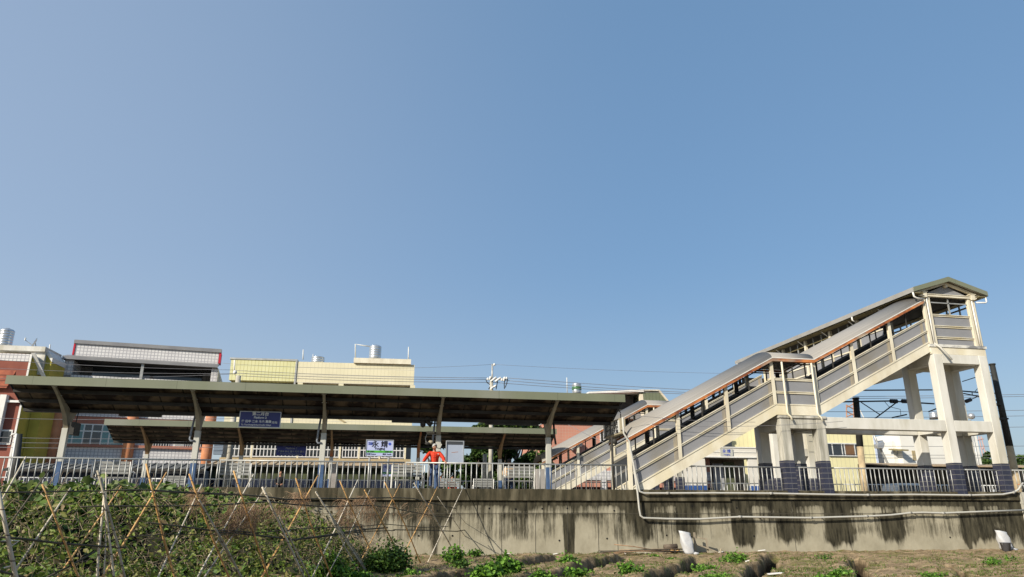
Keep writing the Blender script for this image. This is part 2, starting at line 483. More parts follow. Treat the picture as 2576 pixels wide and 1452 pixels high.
# ---------------------------------------------------------------- retaining wall
Z_base = -0.3
def wall_mat():
    m = bpy.data.materials.new('stained_retaining_wall'); m.use_nodes = True
    n = m.node_tree.nodes; L = m.node_tree.links; b = n['Principled BSDF']
    b.inputs['Roughness'].default_value = 0.92; b.inputs['Specular IOR Level'].default_value = 0.15
    tc = n.new('ShaderNodeTexCoord')
    def noise(s, st, det=8, ro=0.65):
        mp = n.new('ShaderNodeMapping'); mp.inputs['Scale'].default_value = st
        L.new(tc.outputs['Object'], mp.inputs['Vector'])
        q = n.new('ShaderNodeTexNoise'); q.inputs['Scale'].default_value = s; q.inputs['Detail'].default_value = det
        q.inputs['Roughness'].default_value = ro
        L.new(mp.outputs[0], q.inputs['Vector']); return q.outputs['Fac']
    def ramp(src, p0, c0, p1, c1):
        r = n.new('ShaderNodeValToRGB'); e = r.color_ramp.elements
        e[0].position = p0; e[0].color = (*c0, 1); e[1].position = p1; e[1].color = (*c1, 1)
        L.new(src, r.inputs[0]); return r.outputs[0]
    base = ramp(noise(1.3, (1, 1, 0.7)), 0.3, (0.255, 0.228, 0.162), 0.7, (0.40, 0.362, 0.27))
    att = n.new('ShaderNodeAttribute'); att.attribute_name = 'stain'
    st = noise(3.2, (2.6, 1, 0.13), 9, 0.7)           # vertical runs
    sm = noise(11, (1.6, 1, 0.35), 4)                 # small breakup
    # stain amount = attribute + (run noise - .5) * 1.1 + (small-.5)*.5
    a1 = n.new('ShaderNodeMath'); a1.operation = 'MULTIPLY_ADD'; L.new(st, a1.inputs[0]); a1.inputs[1].default_value = 1.9; a1.inputs[2].default_value = -0.95
    a2 = n.new('ShaderNodeMath'); a2.operation = 'MULTIPLY_ADD'; L.new(sm, a2.inputs[0]); a2.inputs[1].default_value = 0.8; a2.inputs[2].default_value = -0.4
    a3 = n.new('ShaderNodeMath'); a3.operation = 'ADD'; L.new(a1.outputs[0], a3.inputs[0]); L.new(a2.outputs[0], a3.inputs[1])
    a4 = n.new('ShaderNodeMath'); a4.operation = 'ADD'; L.new(a3.outputs[0], a4.inputs[0]); L.new(att.outputs['Fac'], a4.inputs[1])
    f = ramp(a4.outputs[0], 0.22, (0, 0, 0), 0.78, (1, 1, 1))
    dk = ramp(noise(5, (1.5, 1, 0.25)), 0.35, (0.013, 0.012, 0.008), 0.72, (0.095, 0.084, 0.055))
    mx = n.new('ShaderNodeMix'); mx.data_type = 'RGBA'
    L.new(f, mx.inputs['Factor']); L.new(base, mx.inputs['A']); L.new(dk, mx.inputs['B'])
    L.new(mx.outputs['Result'], b.inputs['Base Color'])
    bp = n.new('ShaderNodeBump'); bp.inputs['Strength'].default_value = 0.35; bp.inputs['Distance'].default_value = 0.02
    L.new(noise(6, (1, 1, 0.5)), bp.inputs['Height']); L.new(bp.outputs[0], b.inputs['Normal'])
    return m
WY = 28.05
wall = thing('retaining_wall', (0, WY, 0.1), 'stained grey beige concrete retaining wall holding up the near platform', 'wall')
xs = np.arange(-22, 34.01, 0.05); zs = np.arange(Z_base, 2.121, 0.05)
X, Zg = np.meshgrid(xs, zs)
st = np.zeros_like(X)
def blob(x0, x1, y0, y1, amt, soft=0.07, sz=0.10):
    a = at(x0, (y0 + y1) / 2, WY).x; b = at(x1, (y0 + y1) / 2, WY).x
    zt = at((x0 + x1) / 2, y0, WY).z; zb = at((x0 + x1) / 2, y1, WY).z
    np.seterr(over='ignore')
    k = 1 / (1 + np.exp(-(X - a) / soft)) * 1 / (1 + np.exp((X - b) / soft)) * 1 / (1 + np.exp((Zg - zt) / sz)) * 1 / (1 + np.exp(-(Zg - zb) / sz))
    wob = np.interp(X[0], np.arange(-22, 35, 0.17), rng.uniform(-0.22, 0.16, len(np.arange(-22, 35, 0.17))))
    k2 = 1 / (1 + np.exp(-(Zg - zb - wob[None, :]) / sz))
    k = k / (1 / (1 + np.exp(-(Zg - zb) / sz))) * k2
    return amt * k
# general damp band under the coping, streaky; clean splash zone at the foot
big = np.sin(X * 0.9 + 1.3 * np.sin(X * 0.37)) * 0.5 + np.sin(X * 2.3 + 0.8) * 0.3 + np.sin(X * 5.1) * 0.2
st += (0.80 + 0.22 * big) * np.clip((Zg - 1.25 + 0.15 * big) / 0.75, 0, 1) + (0.30 + 0.20 * big) / (1 + np.exp(-(Zg - 0.62 - 0.16 * np.sin(X * 3.7 + np.sin(X * 1.3)) - 0.10 * big) / 0.07)) * (Zg < 1.6)
for _k in range(60):      # blotches of damp and algae of many sizes
    _x, _z, _rx, _rz, _a = rng.uniform(-4, 28), rng.uniform(0.7, 2.0), rng.uniform(0.15, 0.9), rng.uniform(0.12, 0.5), rng.uniform(-0.45, 0.45)
    st += _a * np.exp(-((X - _x) / _rx) ** 2 - ((Zg - _z) / _rz) ** 2)
st += 0.7 * np.clip((Zg - 1.88) / 0.1, 0, 1)
drip = rng.uniform(-1, 1, X.shape[1]); drip = np.convolve(drip, np.ones(4) / 4, 'same') + np.convolve(rng.uniform(-1, 1, X.shape[1]), np.ones(14) / 7, 'same')
st += 0.22 * drip[None, :] * np.clip((Zg - 0.55) / 0.5, 0, 1)
st -= 0.18 * np.clip((0.7 - Zg) / 0.4, 0, 1)
for bb in ((1420, 1444, 1298, 1396, 2.2, 0.02, 0.03), (1600, 1640, 1250, 1374, 0.95), (1190, 1345, 1298, 1358, 0.30, 0.2, 0.12),
           (1545, 1602, 1300, 1368, 0.35), (1545, 1600, 1262, 1300, 0.35), (1702, 1755, 1255, 1342, 0.75), (1843, 1884, 1264, 1300, 0.6),
           (1843, 1901, 1308, 1370, 1.1, 0.04, 0.07), (1965, 2022, 1308, 1368, 1.0), (1965, 2010, 1264, 1305, 0.4), (2075, 2138, 1262, 1372, 1.0),
           (2165, 2185, 1262, 1365, 0.25), (2214, 2279, 1300, 1370, 0.62), (2240, 2262, 1285, 1300, 0.5), (2422, 2440, 1295, 1378, 1.2, 0.03, 0.05),
           (2422, 2552, 1298, 1366, 0.85), (2555, 2640, 1262, 1376, 0.9), (1084, 1104, 1297, 1395, 0.9, 0.04, 0.08), (1010, 1120, 1265, 1300, 0.3),
           (1300, 1420, 1263, 1292, 0.25), (2160, 2330, 1262, 1275, 0.3)):
    st += blob(*bb)
st -= blob(2150, 2420, 1272, 1296, 0.55)
st -= blob(1640, 1700, 1268, 1296, 0.25)
nx, nz = len(xs), len(zs)
V = np.stack([X, np.full_like(X, WY), Zg], -1).reshape(-1, 3)
i = np.arange(nx - 1)[None, :] + (np.arange(nz - 1) * nx)[:, None]
F = np.stack([i, i + 1, i + 1 + nx, i + nx], -1).reshape(-1, 4)
nb = len(V)
V = np.concatenate([V, [[xs[0], 28.5, Z_base], [xs[-1], 28.5, Z_base], [xs[-1], 28.5, zs[-1]], [xs[0], 28.5, zs[-1]]]])
me = bpy.data.meshes.new('wall_body')
me.from_pydata(V.tolist(), [], F.tolist() + [[nb + 1, nb, nb + 3, nb + 2], [(nz - 1) * nx, nz * nx - 1, nb + 2, nb + 3], [nx - 1, nb + 1, nb + 2, nz * nx - 1], [0, (nz - 1) * nx, nb + 3, nb]])
a_ = me.attributes.new('stain', 'FLOAT', 'POINT')
a_.data.foreach_set('value', np.concatenate([st.ravel(), np.zeros(4)]).astype(np.float32))
me.update()
M_wall = wall_mat()
link('wall_body', me, M_wall, wall)
# coping in cast lengths
cb = MB(); xx = -22.0
while xx < 28.2:
    x1 = min(xx + 5.2, 28.2)
    cb.box(xx + 0.006, x1 - 0.006, 27.965, 28.42, 2.075 if xx < 10 else 2.15, 2.505)
    xx = x1
cb.build('coping', M_coping, wall, bevel=0.012)
cb = MB(); cb.box(28.25, 34, 27.93, 28.42, 2.0, 2.50); cb.box(28.25, 28.75, 27.9, 28.04, -0.2, 1.995)
cb.build('end_pilaster', M_conc_d, wall, bevel=0.01)
M_joint = mat('joint_shadow', (0.09, 0.08, 0.06), (0.05, 0.045, 0.035), 5, 0.95)
jb = MB()
for px in (850, 1262, 1347, 1428, 1505, 1553, 1653, 1690, 1998, 2138, 1157):
    x = at(px, 1340, WY).x
    jb.box(x - 0.009, x + 0.009, WY - 0.006, WY + 0.02, -0.1, 2.07 if px in (1505, 1998, 1428) else 1.55)
jb.box(-22, 28.2, WY - 0.008, WY + 0.02, 1.585, 1.60)
jb.build('construction_joint', M_joint, wall)
M_hole = mat('dark_hole', (0.01, 0.01, 0.01), (0.006, 0.006, 0.006), 5, 1)
hb = []
for px, py in ((1100, 1285), (1231, 1279), (1297, 1281), (1364, 1280), (1427, 1279), (1545, 1285), (1407, 1360), (1527, 1355), (1677, 1347),
               (959, 1285), (1053, 1348), (1138, 1348), (1741, 1273), (1740, 1351), (1897, 1349), (1853, 1278), (2390, 1352)):
    p = at(px, py, WY)
    h = MB(); h.tube([(p.x, WY - 0.012, p.z), (p.x, WY + 0.02, p.z)], 0.034, 10)
    h.build('weep_hole', M_hole, wall)

# ---------------------------------------------------------------- railings
def rail_proto(name, mt, r_, h):
    me_ = MB(); me_.tube([(0, 0, 0), (0, 0, h)], r_, 6)
    me = bpy.data.meshes.new(name); me.from_pydata(me_.v, [], me_.f); me.materials.append(mt)
    me.polygons.foreach_set('use_smooth', [len(p.vertices) == 4 for p in me.polygons]); return me
bar_me = rail_proto('baluster', M_rail, 0.0205, 0.95)
bar_far = rail_proto('baluster', M_railw, 0.02, 1.0)
def railing(x0, x1, Y, z, step, me, mt, label, group, h=0.95, tr=0.031, low=False):
    n = max(1, int(round((x1 - x0) / step)))
    t = thing('railing', (x0, Y, z), label, 'railing', group)
    b = MB(); b.tube([(x0 - 0.02, Y, z + h), (x0 + (x1 - x0) * 0.4, Y + 0.004, z + h + 0.004), (x1 + 0.02, Y, z + h)], tr, 8)
    b.build('top_rail', mt, t, True)
    if low:
        b = MB(); b.beam((x0, Y, z + 0.1), (x1, Y, z + 0.1), 0.03, 0.04); b.build('bottom_rail', mt, t)
    for k in range(n + 1):
        o = bpy.data.objects.new('baluster', me); C.objects.link(o)
        o.parent = t; o.location = ((x1 - x0) * k / n + rnd.uniform(-0.006, 0.006), 0, 0)
        o.rotation_euler = (rnd.gauss(0, 0.006), rnd.gauss(0, 0.006), 0)
G1 = 'galvanised railings along the near platform edge'
RY = 28.12
for x0, x1, lb in ((-16.0, -5.5, 'grey tube railing on the coping behind the green vines, left end'),
                   (-5.42, 1.2, 'grey tube railing on the coping under the blue Platform 2 sign'),
                   (1.28, 10.05, 'grey tube railing on the coping that the man in red leans on'),
                   (11.0, 16.85, 'grey tube railing on the coping under the sloping white staircase'),
                   (17.5, 18.62, 'short grey railing between the two navy tiled columns below the landing'),
                   (19.2, 25.05, 'grey railing between the landing columns and the tower columns'),
                   (25.7, 27.4, 'short grey railing between the two tower columns'),
                   (28.15, 33.0, 'grey railing right of the last tower column by the black pole')):
    railing(x0, x1, RY, 2.5, 0.207, bar_me, M_rail, lb, G1)
G2 = 'white railings along the back of the far platform'
for x0, x1, lb in ((-24, -12.4, 'low white railing on the far platform, leftmost stretch'), (-12.3, -3.1, 'low white railing on the far platform behind the grey benches'),
                   (-3.0, 6.3, 'low white railing on the far platform behind the station name board'), (6.4, 15.6, 'low white railing on the far platform beside the foot of the far stairs'),
                   (15.7, 26, 'white railing on the far platform before the white station house'), (30, 41, 'white railing before the pale yellow metal shed'),
                   (41.1, 54, 'white railing before the dark bicycle shed')):
    railing(x0, x1, 45.2, 2.5, 0.24, bar_far, M_railw, lb, G2, h=1.0)

# ---------------------------------------------------------------- platform canopies
def canopy(X0, X1, Yf, Yc, Yb, ztop, cols, label, near=True):
    t = thing('platform_canopy', ((X0 + X1) / 2, Yc, 2.5), label, 'canopy', 'butterfly roofed platform canopies')
    zv = ztop - 0.93
    s = (ztop - 0.10 - zv) / (Yc - Yf)
    # roof sheets (front wing falls away to the valley, back wing rises again)
    def wing(ya, za, yb, zb, nm, m_, th, inset=0.05):
        b = MB()
        poly = [(X0 + inset, ya, za), (X0 + inset, yb, zb), (X0 + inset, yb, zb + th), (X0 + inset, ya, za + th)]
        b.prism(poly, (X1 - X0 - 2 * inset, 0, 0))
        return b.build(nm, m_, t)
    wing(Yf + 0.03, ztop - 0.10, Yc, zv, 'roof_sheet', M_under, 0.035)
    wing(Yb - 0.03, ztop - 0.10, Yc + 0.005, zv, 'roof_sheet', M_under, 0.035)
    b = MB(); b.box(X0, X1, Yf - 0.02, Yf + 0.012, ztop - 0.30, ztop); b.box(X0, X1, Yf + 0.013, Yf + 0.07, ztop - 0.025, ztop - 0.002)
    b.box(X0, X1, Yf - 0.034, Yf - 0.0215, ztop - 0.315, ztop - 0.295)
    b.build('front_fascia', M_green, t)
    b = MB(); b.box(X0, X1, Yb - 0.01, Yb + 0.02, ztop - 0.30, ztop); b.build('back_fascia', M_green, t)
    for xe in (X0 + 0.006, X1 - 0.03):
        b = MB()
        for ya, za, yb, zb in ((Yf + 0.075, ztop - 0.17, Yc, zv - 0.06), (Yb - 0.05, ztop - 0.17, Yc + 0.002, zv - 0.06)):
            b.prism([(xe, ya, za), (xe, yb, zb), (xe, yb, zb + 0.13), (xe, ya, za + 0.13)], (0.024, 0, 0))
        b.build('end_trim', M_dark, t)
    # valley gutter
    b = MB(); b.box(X0 + 0.05, X1 - 0.05, Yc - 0.16, Yc + 0.16, zv - 0.13, zv - 0.02); b.build('valley_gutter', M_dark, t)
    # purlins
    for k in ((0.33, 0.66) if near else (0.12, 0.34, 0.56, 0.78)):
        b = MB()
        for ya in ((Yf, Yc), (Yb, Yc)):
            y = ya[0] + (ya[1] - ya[0]) * k; z = ztop - 0.10 + (zv - ztop + 0.10) * k - (0.075 if near else 0.05)
            b.box(X0 + 0.06, X1 - 0.06, y - (0.05 if near else 0.03), y + (0.05 if near else 0.03), z - 0.06, z + 0.06)
        b.build('purlin', M_dark if near else M_purl, t)
    for cx in cols:
        # column and two curved arms
        b = MB(); b.box(cx - 0.105, cx + 0.105, Yc - 0.10, Yc + 0.10, 3.45, zv - 0.72)
        col = b.build('column', M_post, t, bevel=0.012)
        b = MB(); b.box(cx - 0.108, cx + 0.108, Yc - 0.103, Yc + 0.103, 2.47, 3.45)
        b.build('blue_base', M_blue, col, bevel=0.012)
        for sgn, ye in ((-1, Yf), (1, Yb)):
            L_ = abs(ye - Yc)
            top = []; bot = []
            for q in range(9):
                u = q / 8
                y = Yc + sgn * (0.0 + L_ * 0.97 * u ** 1.15)
                zt = zv - 0.08 + (ztop - 0.17 - zv) * (abs(y - Yc) / L_)
                dep = 0.50 * (1 - u) ** 2.0 + 0.10
                top.append((y, zt - 0.01)); bot.append((y, zt - dep))
            bot[0] = (Yc - sgn * 0.0, zv - 0.80)
            bot[1] = (Yc + sgn * 0.095, zv - 0.66)
            b = MB(); W_ = [0.095 - 0.045 * min(1, q / 4.5) for q in range(9)]
            for q in range(8):
                vs = []
                for qq in (q, q + 1):
                    for (yy_, zz_) in (top[qq], bot[qq]):
                        vs += [(cx - W_[qq], yy_, zz_), (cx + W_[qq], yy_, zz_)]
                b.add(vs, [(0, 1, 3, 2), (4, 6, 7, 5), (0, 4, 5, 1), (2, 3, 7, 6), (0, 2, 6, 4), (1, 5, 7, 3)])
            b.build('roof_arm', M_arm if near else M_armf, t)
        if near:
            for k in (0.02, 0.33):
                b = MB(); y = Yf + (Yc - Yf) * k + 0.06; z = ztop - 0.28 - 0.83 * k
                b.box(cx - 0.09, cx + 0.09, y - 0.03, y + 0.03, z - 0.04, z - 0.02); b.box(cx - 0.012, cx + 0.012, y - 0.03, y + 0.03, z - 0.02, z + 0.1)
                b.build('purlin_cleat', M_post, t)
    return t, zv
M_armf = mat('rust_stained_arm', (0.33, 0.21, 0.10), (0.20, 0.12, 0.06), 2.5, 0.75, stretch=(1, 1, 0.5), contrast=0.9, col3=(0.36, 0.12, 0.04))
near_c, zv1 = canopy(-13.08, 10.22, 28.3, 30.08, 31.85, 6.34, [-11.5, -6.77, -1.98, 2.64, 7.33],
                     'long dark canopy over the near platform, in front of the other canopy')
far_c, zv2 = canopy(-13.9, 10.5, 41.0, 42.8, 44.6, 6.33, [-12.1, -7.2, -2.3, 2.62, 7.45],
                    'smaller looking canopy over the far platform, seen below and behind the near one', False)
M_dpipe = mat('grey_down_pipe', (0.22, 0.24, 0.27), (0.17, 0.18, 0.2), 3, 0.5)
for xa, xb in ((-9.7, -8.2), (0.7, 2.3), (4.6, 6.9)):
    b = MB(); b.box(xa, xb, 29.95, 30.2, zv1 - 0.22, zv1 - 0.135); b.build('strip_light', M_dark, near_c)
for cx in (-6.77, -1.98, 2.64):
    b = MB(); b.tube([(cx - 0.16, 30.0, zv1 - 0.1), (cx - 0.22, 29.98, zv1 - 0.7), (cx - 0.24, 29.97, 4.36), (cx - 0.2, 29.97, 4.29), (cx - 0.06, 29.97, 4.29)], 0.04, 8)
    b.build('down_pipe', M_dpipe, near_c, True)
b = MB(); b.tube([(7.55, 29.97, zv1 - 0.1), (7.58, 29.97, 4.75), (7.63, 29.97, 4.4)], 0.045, 8); b.build('down_pipe', M_dark, near_c, True)

# ---------------------------------------------------------------- footbridge
fb = thing('footbridge', (26.5, 29, 2.5), 'covered cream and grey footbridge with two roofed staircases and a white concrete tower', 'footbridge')
def post(x, z0, z1, Y, m_=None, wd=0.075):
    b = MB(); b.box(x - wd, x + wd, Y - 0.012, Y + 0.01, z0, z1); b.box(x - 0.02, x + 0.02, Y + 0.0105, Y + 0.09, z0, z1); b.box(x - wd, x + wd, Y + 0.0905, Y + 0.11, z0, z1)
    return b.build('post', m_ or M_cream, fb)
def staircase(Y, dx, foot_post=True):
    P = [(10.2 + dx, 2.545), (16.92 + dx, 6.06), (18.93 + dx, 6.06), (25.06 + dx, 9.15)]
    F1, LD, F2 = P[0:2], P[1:3], P[2:4]
    Yb = Y + 2.25
    Pc = [(11.0 + dx, 2.545 + 0.8 * 0.5231 )] + P[1:]
    for yy, sg in ((Y, 1), (Yb, -1)):
        for q, (nm, PP) in enumerate((('a', F1), ('b', LD), ('c', F2))):
            z_off = -0.42
            b = MB()
            if q == 0:
                # foot is cut level with the platform
                x0, z0 = PP[0]; x1, z1 = PP[1]; xc = x0 + 0.42 / 0.5231 - 0.02
                poly = [(x0, yy, z0 - 0.02), (xc, yy, 2.51), (x1, yy, z1 - 0.42), (x1, yy, z1)]
                b.prism(poly, (0, 0.07 * sg, 0))
            else:
                b.strip(PP, -0.42, 0, min(yy, yy + 0.07 * sg), max(yy, yy + 0.07 * sg))
            b.build('stringer', M_cream, fb)
            b = MB(); b.strip(PP, 0.0, 0.05, min(yy - 0.02 * sg, yy + 0.1 * sg), max(yy - 0.02 * sg, yy + 0.1 * sg)); b.build('base_rail', M_cream, fb)
            b = MB(); b.strip(PP, 0.05, 1.07, min(yy + 0.055 * sg, yy + 0.075 * sg), max(yy + 0.055 * sg, yy + 0.075 * sg)); b.build('side_panel', M_grey if sg == 1 else M_greyd, fb)  # far side takes a darker grey that paints in the interior shade
            for a0, a1 in ((1.07, 1.17), (0.50, 0.60)):
                b = MB(); b.strip(PP, a0, a1 - 0.03, min(yy + 0.01 * sg, yy + 0.09 * sg), max(yy + 0.01 * sg, yy + 0.09 * sg))
                b.strip(PP, a1 - 0.03, a1, min(yy - 0.02 * sg, yy + 0.1 * sg), max(yy - 0.02 * sg, yy + 0.1 * sg))
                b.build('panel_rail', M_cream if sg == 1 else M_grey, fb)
            b = MB(); b.strip(PP, 1.80, 1.85, min(yy + 0.02 * sg, yy + 0.08 * sg), max(yy + 0.02 * sg, yy + 0.08 * sg)); b.build('window_head', M_dark, fb)
    def zl(x):
        for (a, za), (c, zc) in zip(P[:-1], P[1:]):
            if a - 1e-6 <= x <= c + 1e-6: return za + (zc - za) * (x - a) / (c - a)
    posts = [10.2, 12.38, 14.65, 16.9, 18.95, 20.98, 23.08]
    for x in posts:
        x += dx
        z0 = 2.5 if x < 10.4 + dx else zl(x) + 0.03
        z1 = (zl(min(max(x, P[0][0]), P[-1][0])) or P[0][1]) + 1.93
        post(x, z0, z1, Y - 0.012)
        b = MB(); b.box(x - 0.06, x + 0.06, Yb - 0.06, Yb + 0.03, z0, z1); b.build('post', M_cream, fb)
    for x in posts[1:] + [25.0]:
        x += dx
        if abs(x - 16.9 - dx) < 0.01 or x > 19.5 or x < 16:
            b = MB(); q = [(x - 0.24, zl(x - 0.24)), (x - 0.076, zl(x - 0.076))]
            b.strip(q, 0.055, 1.065, Y + 0.050, Y + 0.054); b.build('rust_stain', M_stain, fb)
    mids = []
    pp = posts + [25.06]
    for a, c in zip(pp[:-1], pp[1:]):
        mids.append((a + c) / 2 + dx)
    for x in mids:
        for yy in (Y + 0.05, Yb - 0.05):
            b = MB(); b.box(x - 0.025, x + 0.025, yy - 0.02, yy + 0.02, zl(x) + 1.1, zl(x) + 1.86); b.build('mullion', M_dark, fb)
    for x in mids[::1]:
        b = MB(); x2 = x + 0.55; b.box(x2 - 0.10, x2 + 0.10, Yb - 0.09, Yb - 0.065, zl(min(x2, 25 + dx)) + 1.1, zl(min(x2, 25 + dx)) + 1.86); b.build('stiffener', M_dark, fb)
    # rusty gutter edge, pale trim, barrel roof
    PR = [(10.12 + dx, P[0][1] - 0.08 * 0.5231)] + P[1:]
    PR[-1] = (25.06 + dx, 9.15)
    for k in range(3):
        PP = PR[k:k + 2]
        b = MB(); b.strip(PP, 1.89, 2.02, Y - 0.14, Y - 0.10); b.strip(PP, 1.90, 1.925, Y - 0.10, Y + 0.10); b.build('rusty_gutter', M_rust, fb)
        b = MB(); b.strip(PP, 2.02, 2.055, Y - 0.15, Y - 0.09); b.build('edge_trim', M_wtrim, fb)
        b = MB(); b.strip(PP, 1.92, 2.02, Yb + 0.10, Yb + 0.14); b.build('rusty_gutter', M_rust, fb)
    yc = (Y + Yb) / 2; hw = (Yb - Y) / 2 + 0.11
    for k in range(3):
        (xa, za), (xb, zb) = PR[k], PR[k + 1]
        b = MB(); n = 16; vs = []; fs = []
        for off in (0.0, -0.03):
            for (x, z) in ((xa, za), (xb, zb)):
                for q in range(n + 1):
                    t = math.pi * q / n
                    vs.append((x, yc - (hw + off) * math.cos(t), z + 2.03 + (0.45 + off) * math.sin(t)))
        m1 = n + 1
        for q in range(n):
            fs.append((q, q + 1, m1 + q + 1, m1 + q)); fs.append((2 * m1 + q, 3 * m1 + q, 3 * m1 + q + 1, 2 * m1 + q + 1))
            fs.append((q, 2 * m1 + q, 2 * m1 + q + 1, q + 1)); fs.append((m1 + q, m1 + q + 1, 3 * m1 + q + 1, 3 * m1 + q))
        b.add(vs, fs)
        b.build('barrel_roof', M_roof, fb, True).data.polygons.foreach_set('use_smooth', [True] * len(fs))
        for q in range(int((xb - xa) / 1.1)):
            x = xa + 0.5 + q * 1.1; z = za + (zb - za) * (x - xa) / (xb - xa)
            ar = MB(); ar.tube([(x, yc - (hw - 0.06) * math.cos(math.pi * j / 8), z + 1.98 + 0.41 * math.sin(math.pi * j / 8)) for j in range(9)], 0.022, 5)
            ar.build('roof_hoop', M_dark, fb)
    # steps and soffit
    b = MB(); n = 22
    for (x0, z0), (x1, z1), nn in ((P[0], P[1], 22), (P[2], P[3], 19)):
        for k in range(nn):
            xa = x0 + (x1 - x0) * k / nn; xb = x0 + (x1 - x0) * (k + 1) / nn; zt = z0 + (z1 - z0) * (k + 1) / nn - 0.12
            b.box(xa, xb + 0.02, Y + 0.09, Yb - 0.09, zt - 0.20 - 0.001 * k, zt)
    b.box(16.9 + dx, 18.95 + dx, Y + 0.09, Yb - 0.09, 5.72, 5.93)
    b.build('steps', M_conc_w, fb)
    # landing drain pipes
    for x in (17.32 + dx, 18.75 + dx):
        b = MB(); b.tube([(x, Y - 0.16, 7.92), (x, Y - 0.17, 5.72), (x + 0.02, Y - 0.20, 5.62), (x + 0.1, Y - 0.22, 5.55), (x + 0.15, Y - 0.23, 5.38)], 0.042, 8)
        b.build('drain_pipe', M_cream, fb, True)
staircase(28.02, 0)
staircase(42.42, -0.2)

def column(x0, x1, Yf, Yb_, z0, z1, m_, base=True, base_front=None):
    b = MB(); b.box(x0, x1, Yf, Yb_, 3.72 if base else z0, z1)
    c = b.build('concrete_column', m_, fb, bevel=0.02)
    if base:
        b = MB(); b.box(x0 - 0.012, x1 + 0.012, Yf - 0.012, Yb_ + 0.012, z0, 3.72)
        b.build('tiled_base', M_tile, c)
    return c
for ya in (27.93, 42.4):
    dX = 0 if ya < 30 else -0.2
    for nm, (x0, x1) in enumerate(((17.0, 17.43), (18.68, 19.1))):
        column(x0 + dX, x1 + dX, ya, ya + 0.42, 2.40, 5.5, M_conc_d)
        column(x0 + dX, x1 + dX, ya + 1.76, ya + 2.18, 2.40, 5.5, M_conc_w)
    for x0, x1 in ((25.1, 25.53), (27.5, 27.95)):
        column(x0, x1, ya, ya + 0.42, 2.40, 8.62, M_conc_w)
        column(x0, x1, ya + 1.76, ya + 2.18, 2.40, 8.62, M_conc_w)
    for yb in (ya + 0.01, ya + 1.77):
        b = MB(); b.box(17.44 + dX, 18.67 + dX, yb, yb + 0.40, 5.06, 5.50); b.build('tie_beam', M_conc_d, fb, bevel=0.015)
        b = MB(); b.box(25.54, 27.49, yb, yb + 0.40, 5.10, 5.585); b.build('tie_beam', M_conc_w, fb, bevel=0.015)
        b = MB(); b.box(25.54, 27.49, yb, yb + 0.40, 8.20, 8.615); b.build('tie_beam', M_conc_w, fb, bevel=0.015)
        if ya > 30: continue
        b = MB(); b.box(19.11 + dX, 25.09, yb, yb + 0.40, 5.10, 5.585); b.build('tie_beam', M_conc_w, fb, bevel=0.015)
    # cross beams with haunches
    for (x0, x1, zb, zt) in ((17.02 + dX, 17.41 + dX, 5.06, 5.495), (18.7 + dX, 19.08 + dX, 5.06, 5.495), (25.12, 25.51, 5.10, 5.58), (27.52, 27.93, 5.10, 5.58),
                             (25.12, 25.51, 8.20, 8.61), (27.52, 27.93, 8.20, 8.61)):
        b = MB(); b.box(x0, x1, ya + 0.425, ya + 1.755, zb, zt)
        b.build('cross_beam', M_conc_w, fb)
# stain strip on landing beams top
b = MB(); b.box(16.95, 19.15, 27.88, 30.15, 5.503, 5.60); b.build('landing_slab', M_conc_d, fb)

# tower house and deck
ya, yb = 28.02, 44.75
b = MB(); b.box(25.06, 27.99, 27.98, yb, 8.63, 9.02); b.build('deck', M_cream, fb)
b = MB(); b.box(25.0, 28.05, 27.94, 28.12, 8.96, 9.09); b.build('sill_slab', mat('peeling_slab', (0.60, 0.58, 0.53), (0.20, 0.20, 0.20), 2.2, 0.8, contrast=0.25, stretch=(1, 1, 2)), fb)
b = MB(); b.box(25.5, 27.58, 28.08, 28.10, 9.05, 10.46); b.build('front_panel', M_grey, fb)
for z in (10.46, 9.92, 9.38):
    b = MB(); b.box(25.5, 27.58, 28.04, 28.12, z, z + 0.07); b.box(25.5, 27.58, 28.0, 28.14, z + 0.0705, z + 0.1); b.build('panel_rail', M_cream, fb)
b = MB(); b.box(26.5, 26.56, 28.05, 28.1, 10.56, 11.36); b.box(25.5, 27.58, 28.05, 28.1, 11.12, 11.17); b.build('window_bar', M_rail, fb)
for x in (25.16, 25.42, 27.62, 27.86):
    b = MB(); b.box(x - 0.075, x + 0.075, 27.98, 28.12, 9.09, 11.40); b.build('tower_post', M_cream, fb, bevel=0.012)
for x in (25.30, 27.77):
    b = MB(); b.tube([(x, 27.97, 9.1), (x, 27.97, 11.3)], 0.035, 8); b.build('drain_pipe', M_wtrim, fb, True)
b = MB(); b.box(24.98, 28.05, 27.93, 28.08, 11.405, 11.50); b.box(25.0, 28.02, 27.9, 28.1, 11.501, 11.53); b.build('tie_rail', M_cream, fb)
for xx in (25.2, 27.82):
    b = MB(); b.box(xx - 0.1, xx + 0.1, 27.88, 28.1, 11.34, 11.60); b.box(xx - 0.16, xx + 0.16, 27.86, 28.12, 11.601, 11.63); b.build('bracket', M_cream, fb)
b = MB(); b.prism([(25.3, 28.09, 11.535), (27.72, 28.09, 11.535), (26.5, 28.09, 12.03)], (0, 0.02, 0)); b.build('gable_panel', M_grey, fb)
b = MB(); b.beam((24.62, 28.0, 11.50), (26.5, 28.0, 12.12), 0.12, 0.10, (0, 0, 1)); b.beam((26.5, 28.0, 12.12), (28.4, 28.0, 11.50), 0.12, 0.10); b.box(26.44, 26.56, 27.93, 28.09, 11.92, 12.1)
b.build('gable_rafter', M_cream, fb)
b = MB(); b.box(25.0, 28.05, 28.13, 44.7, 11.505, 11.53); b.build('darkening_ceiling_board', M_dark, fb)  # dark board added so the roof interior looks dark through the windows
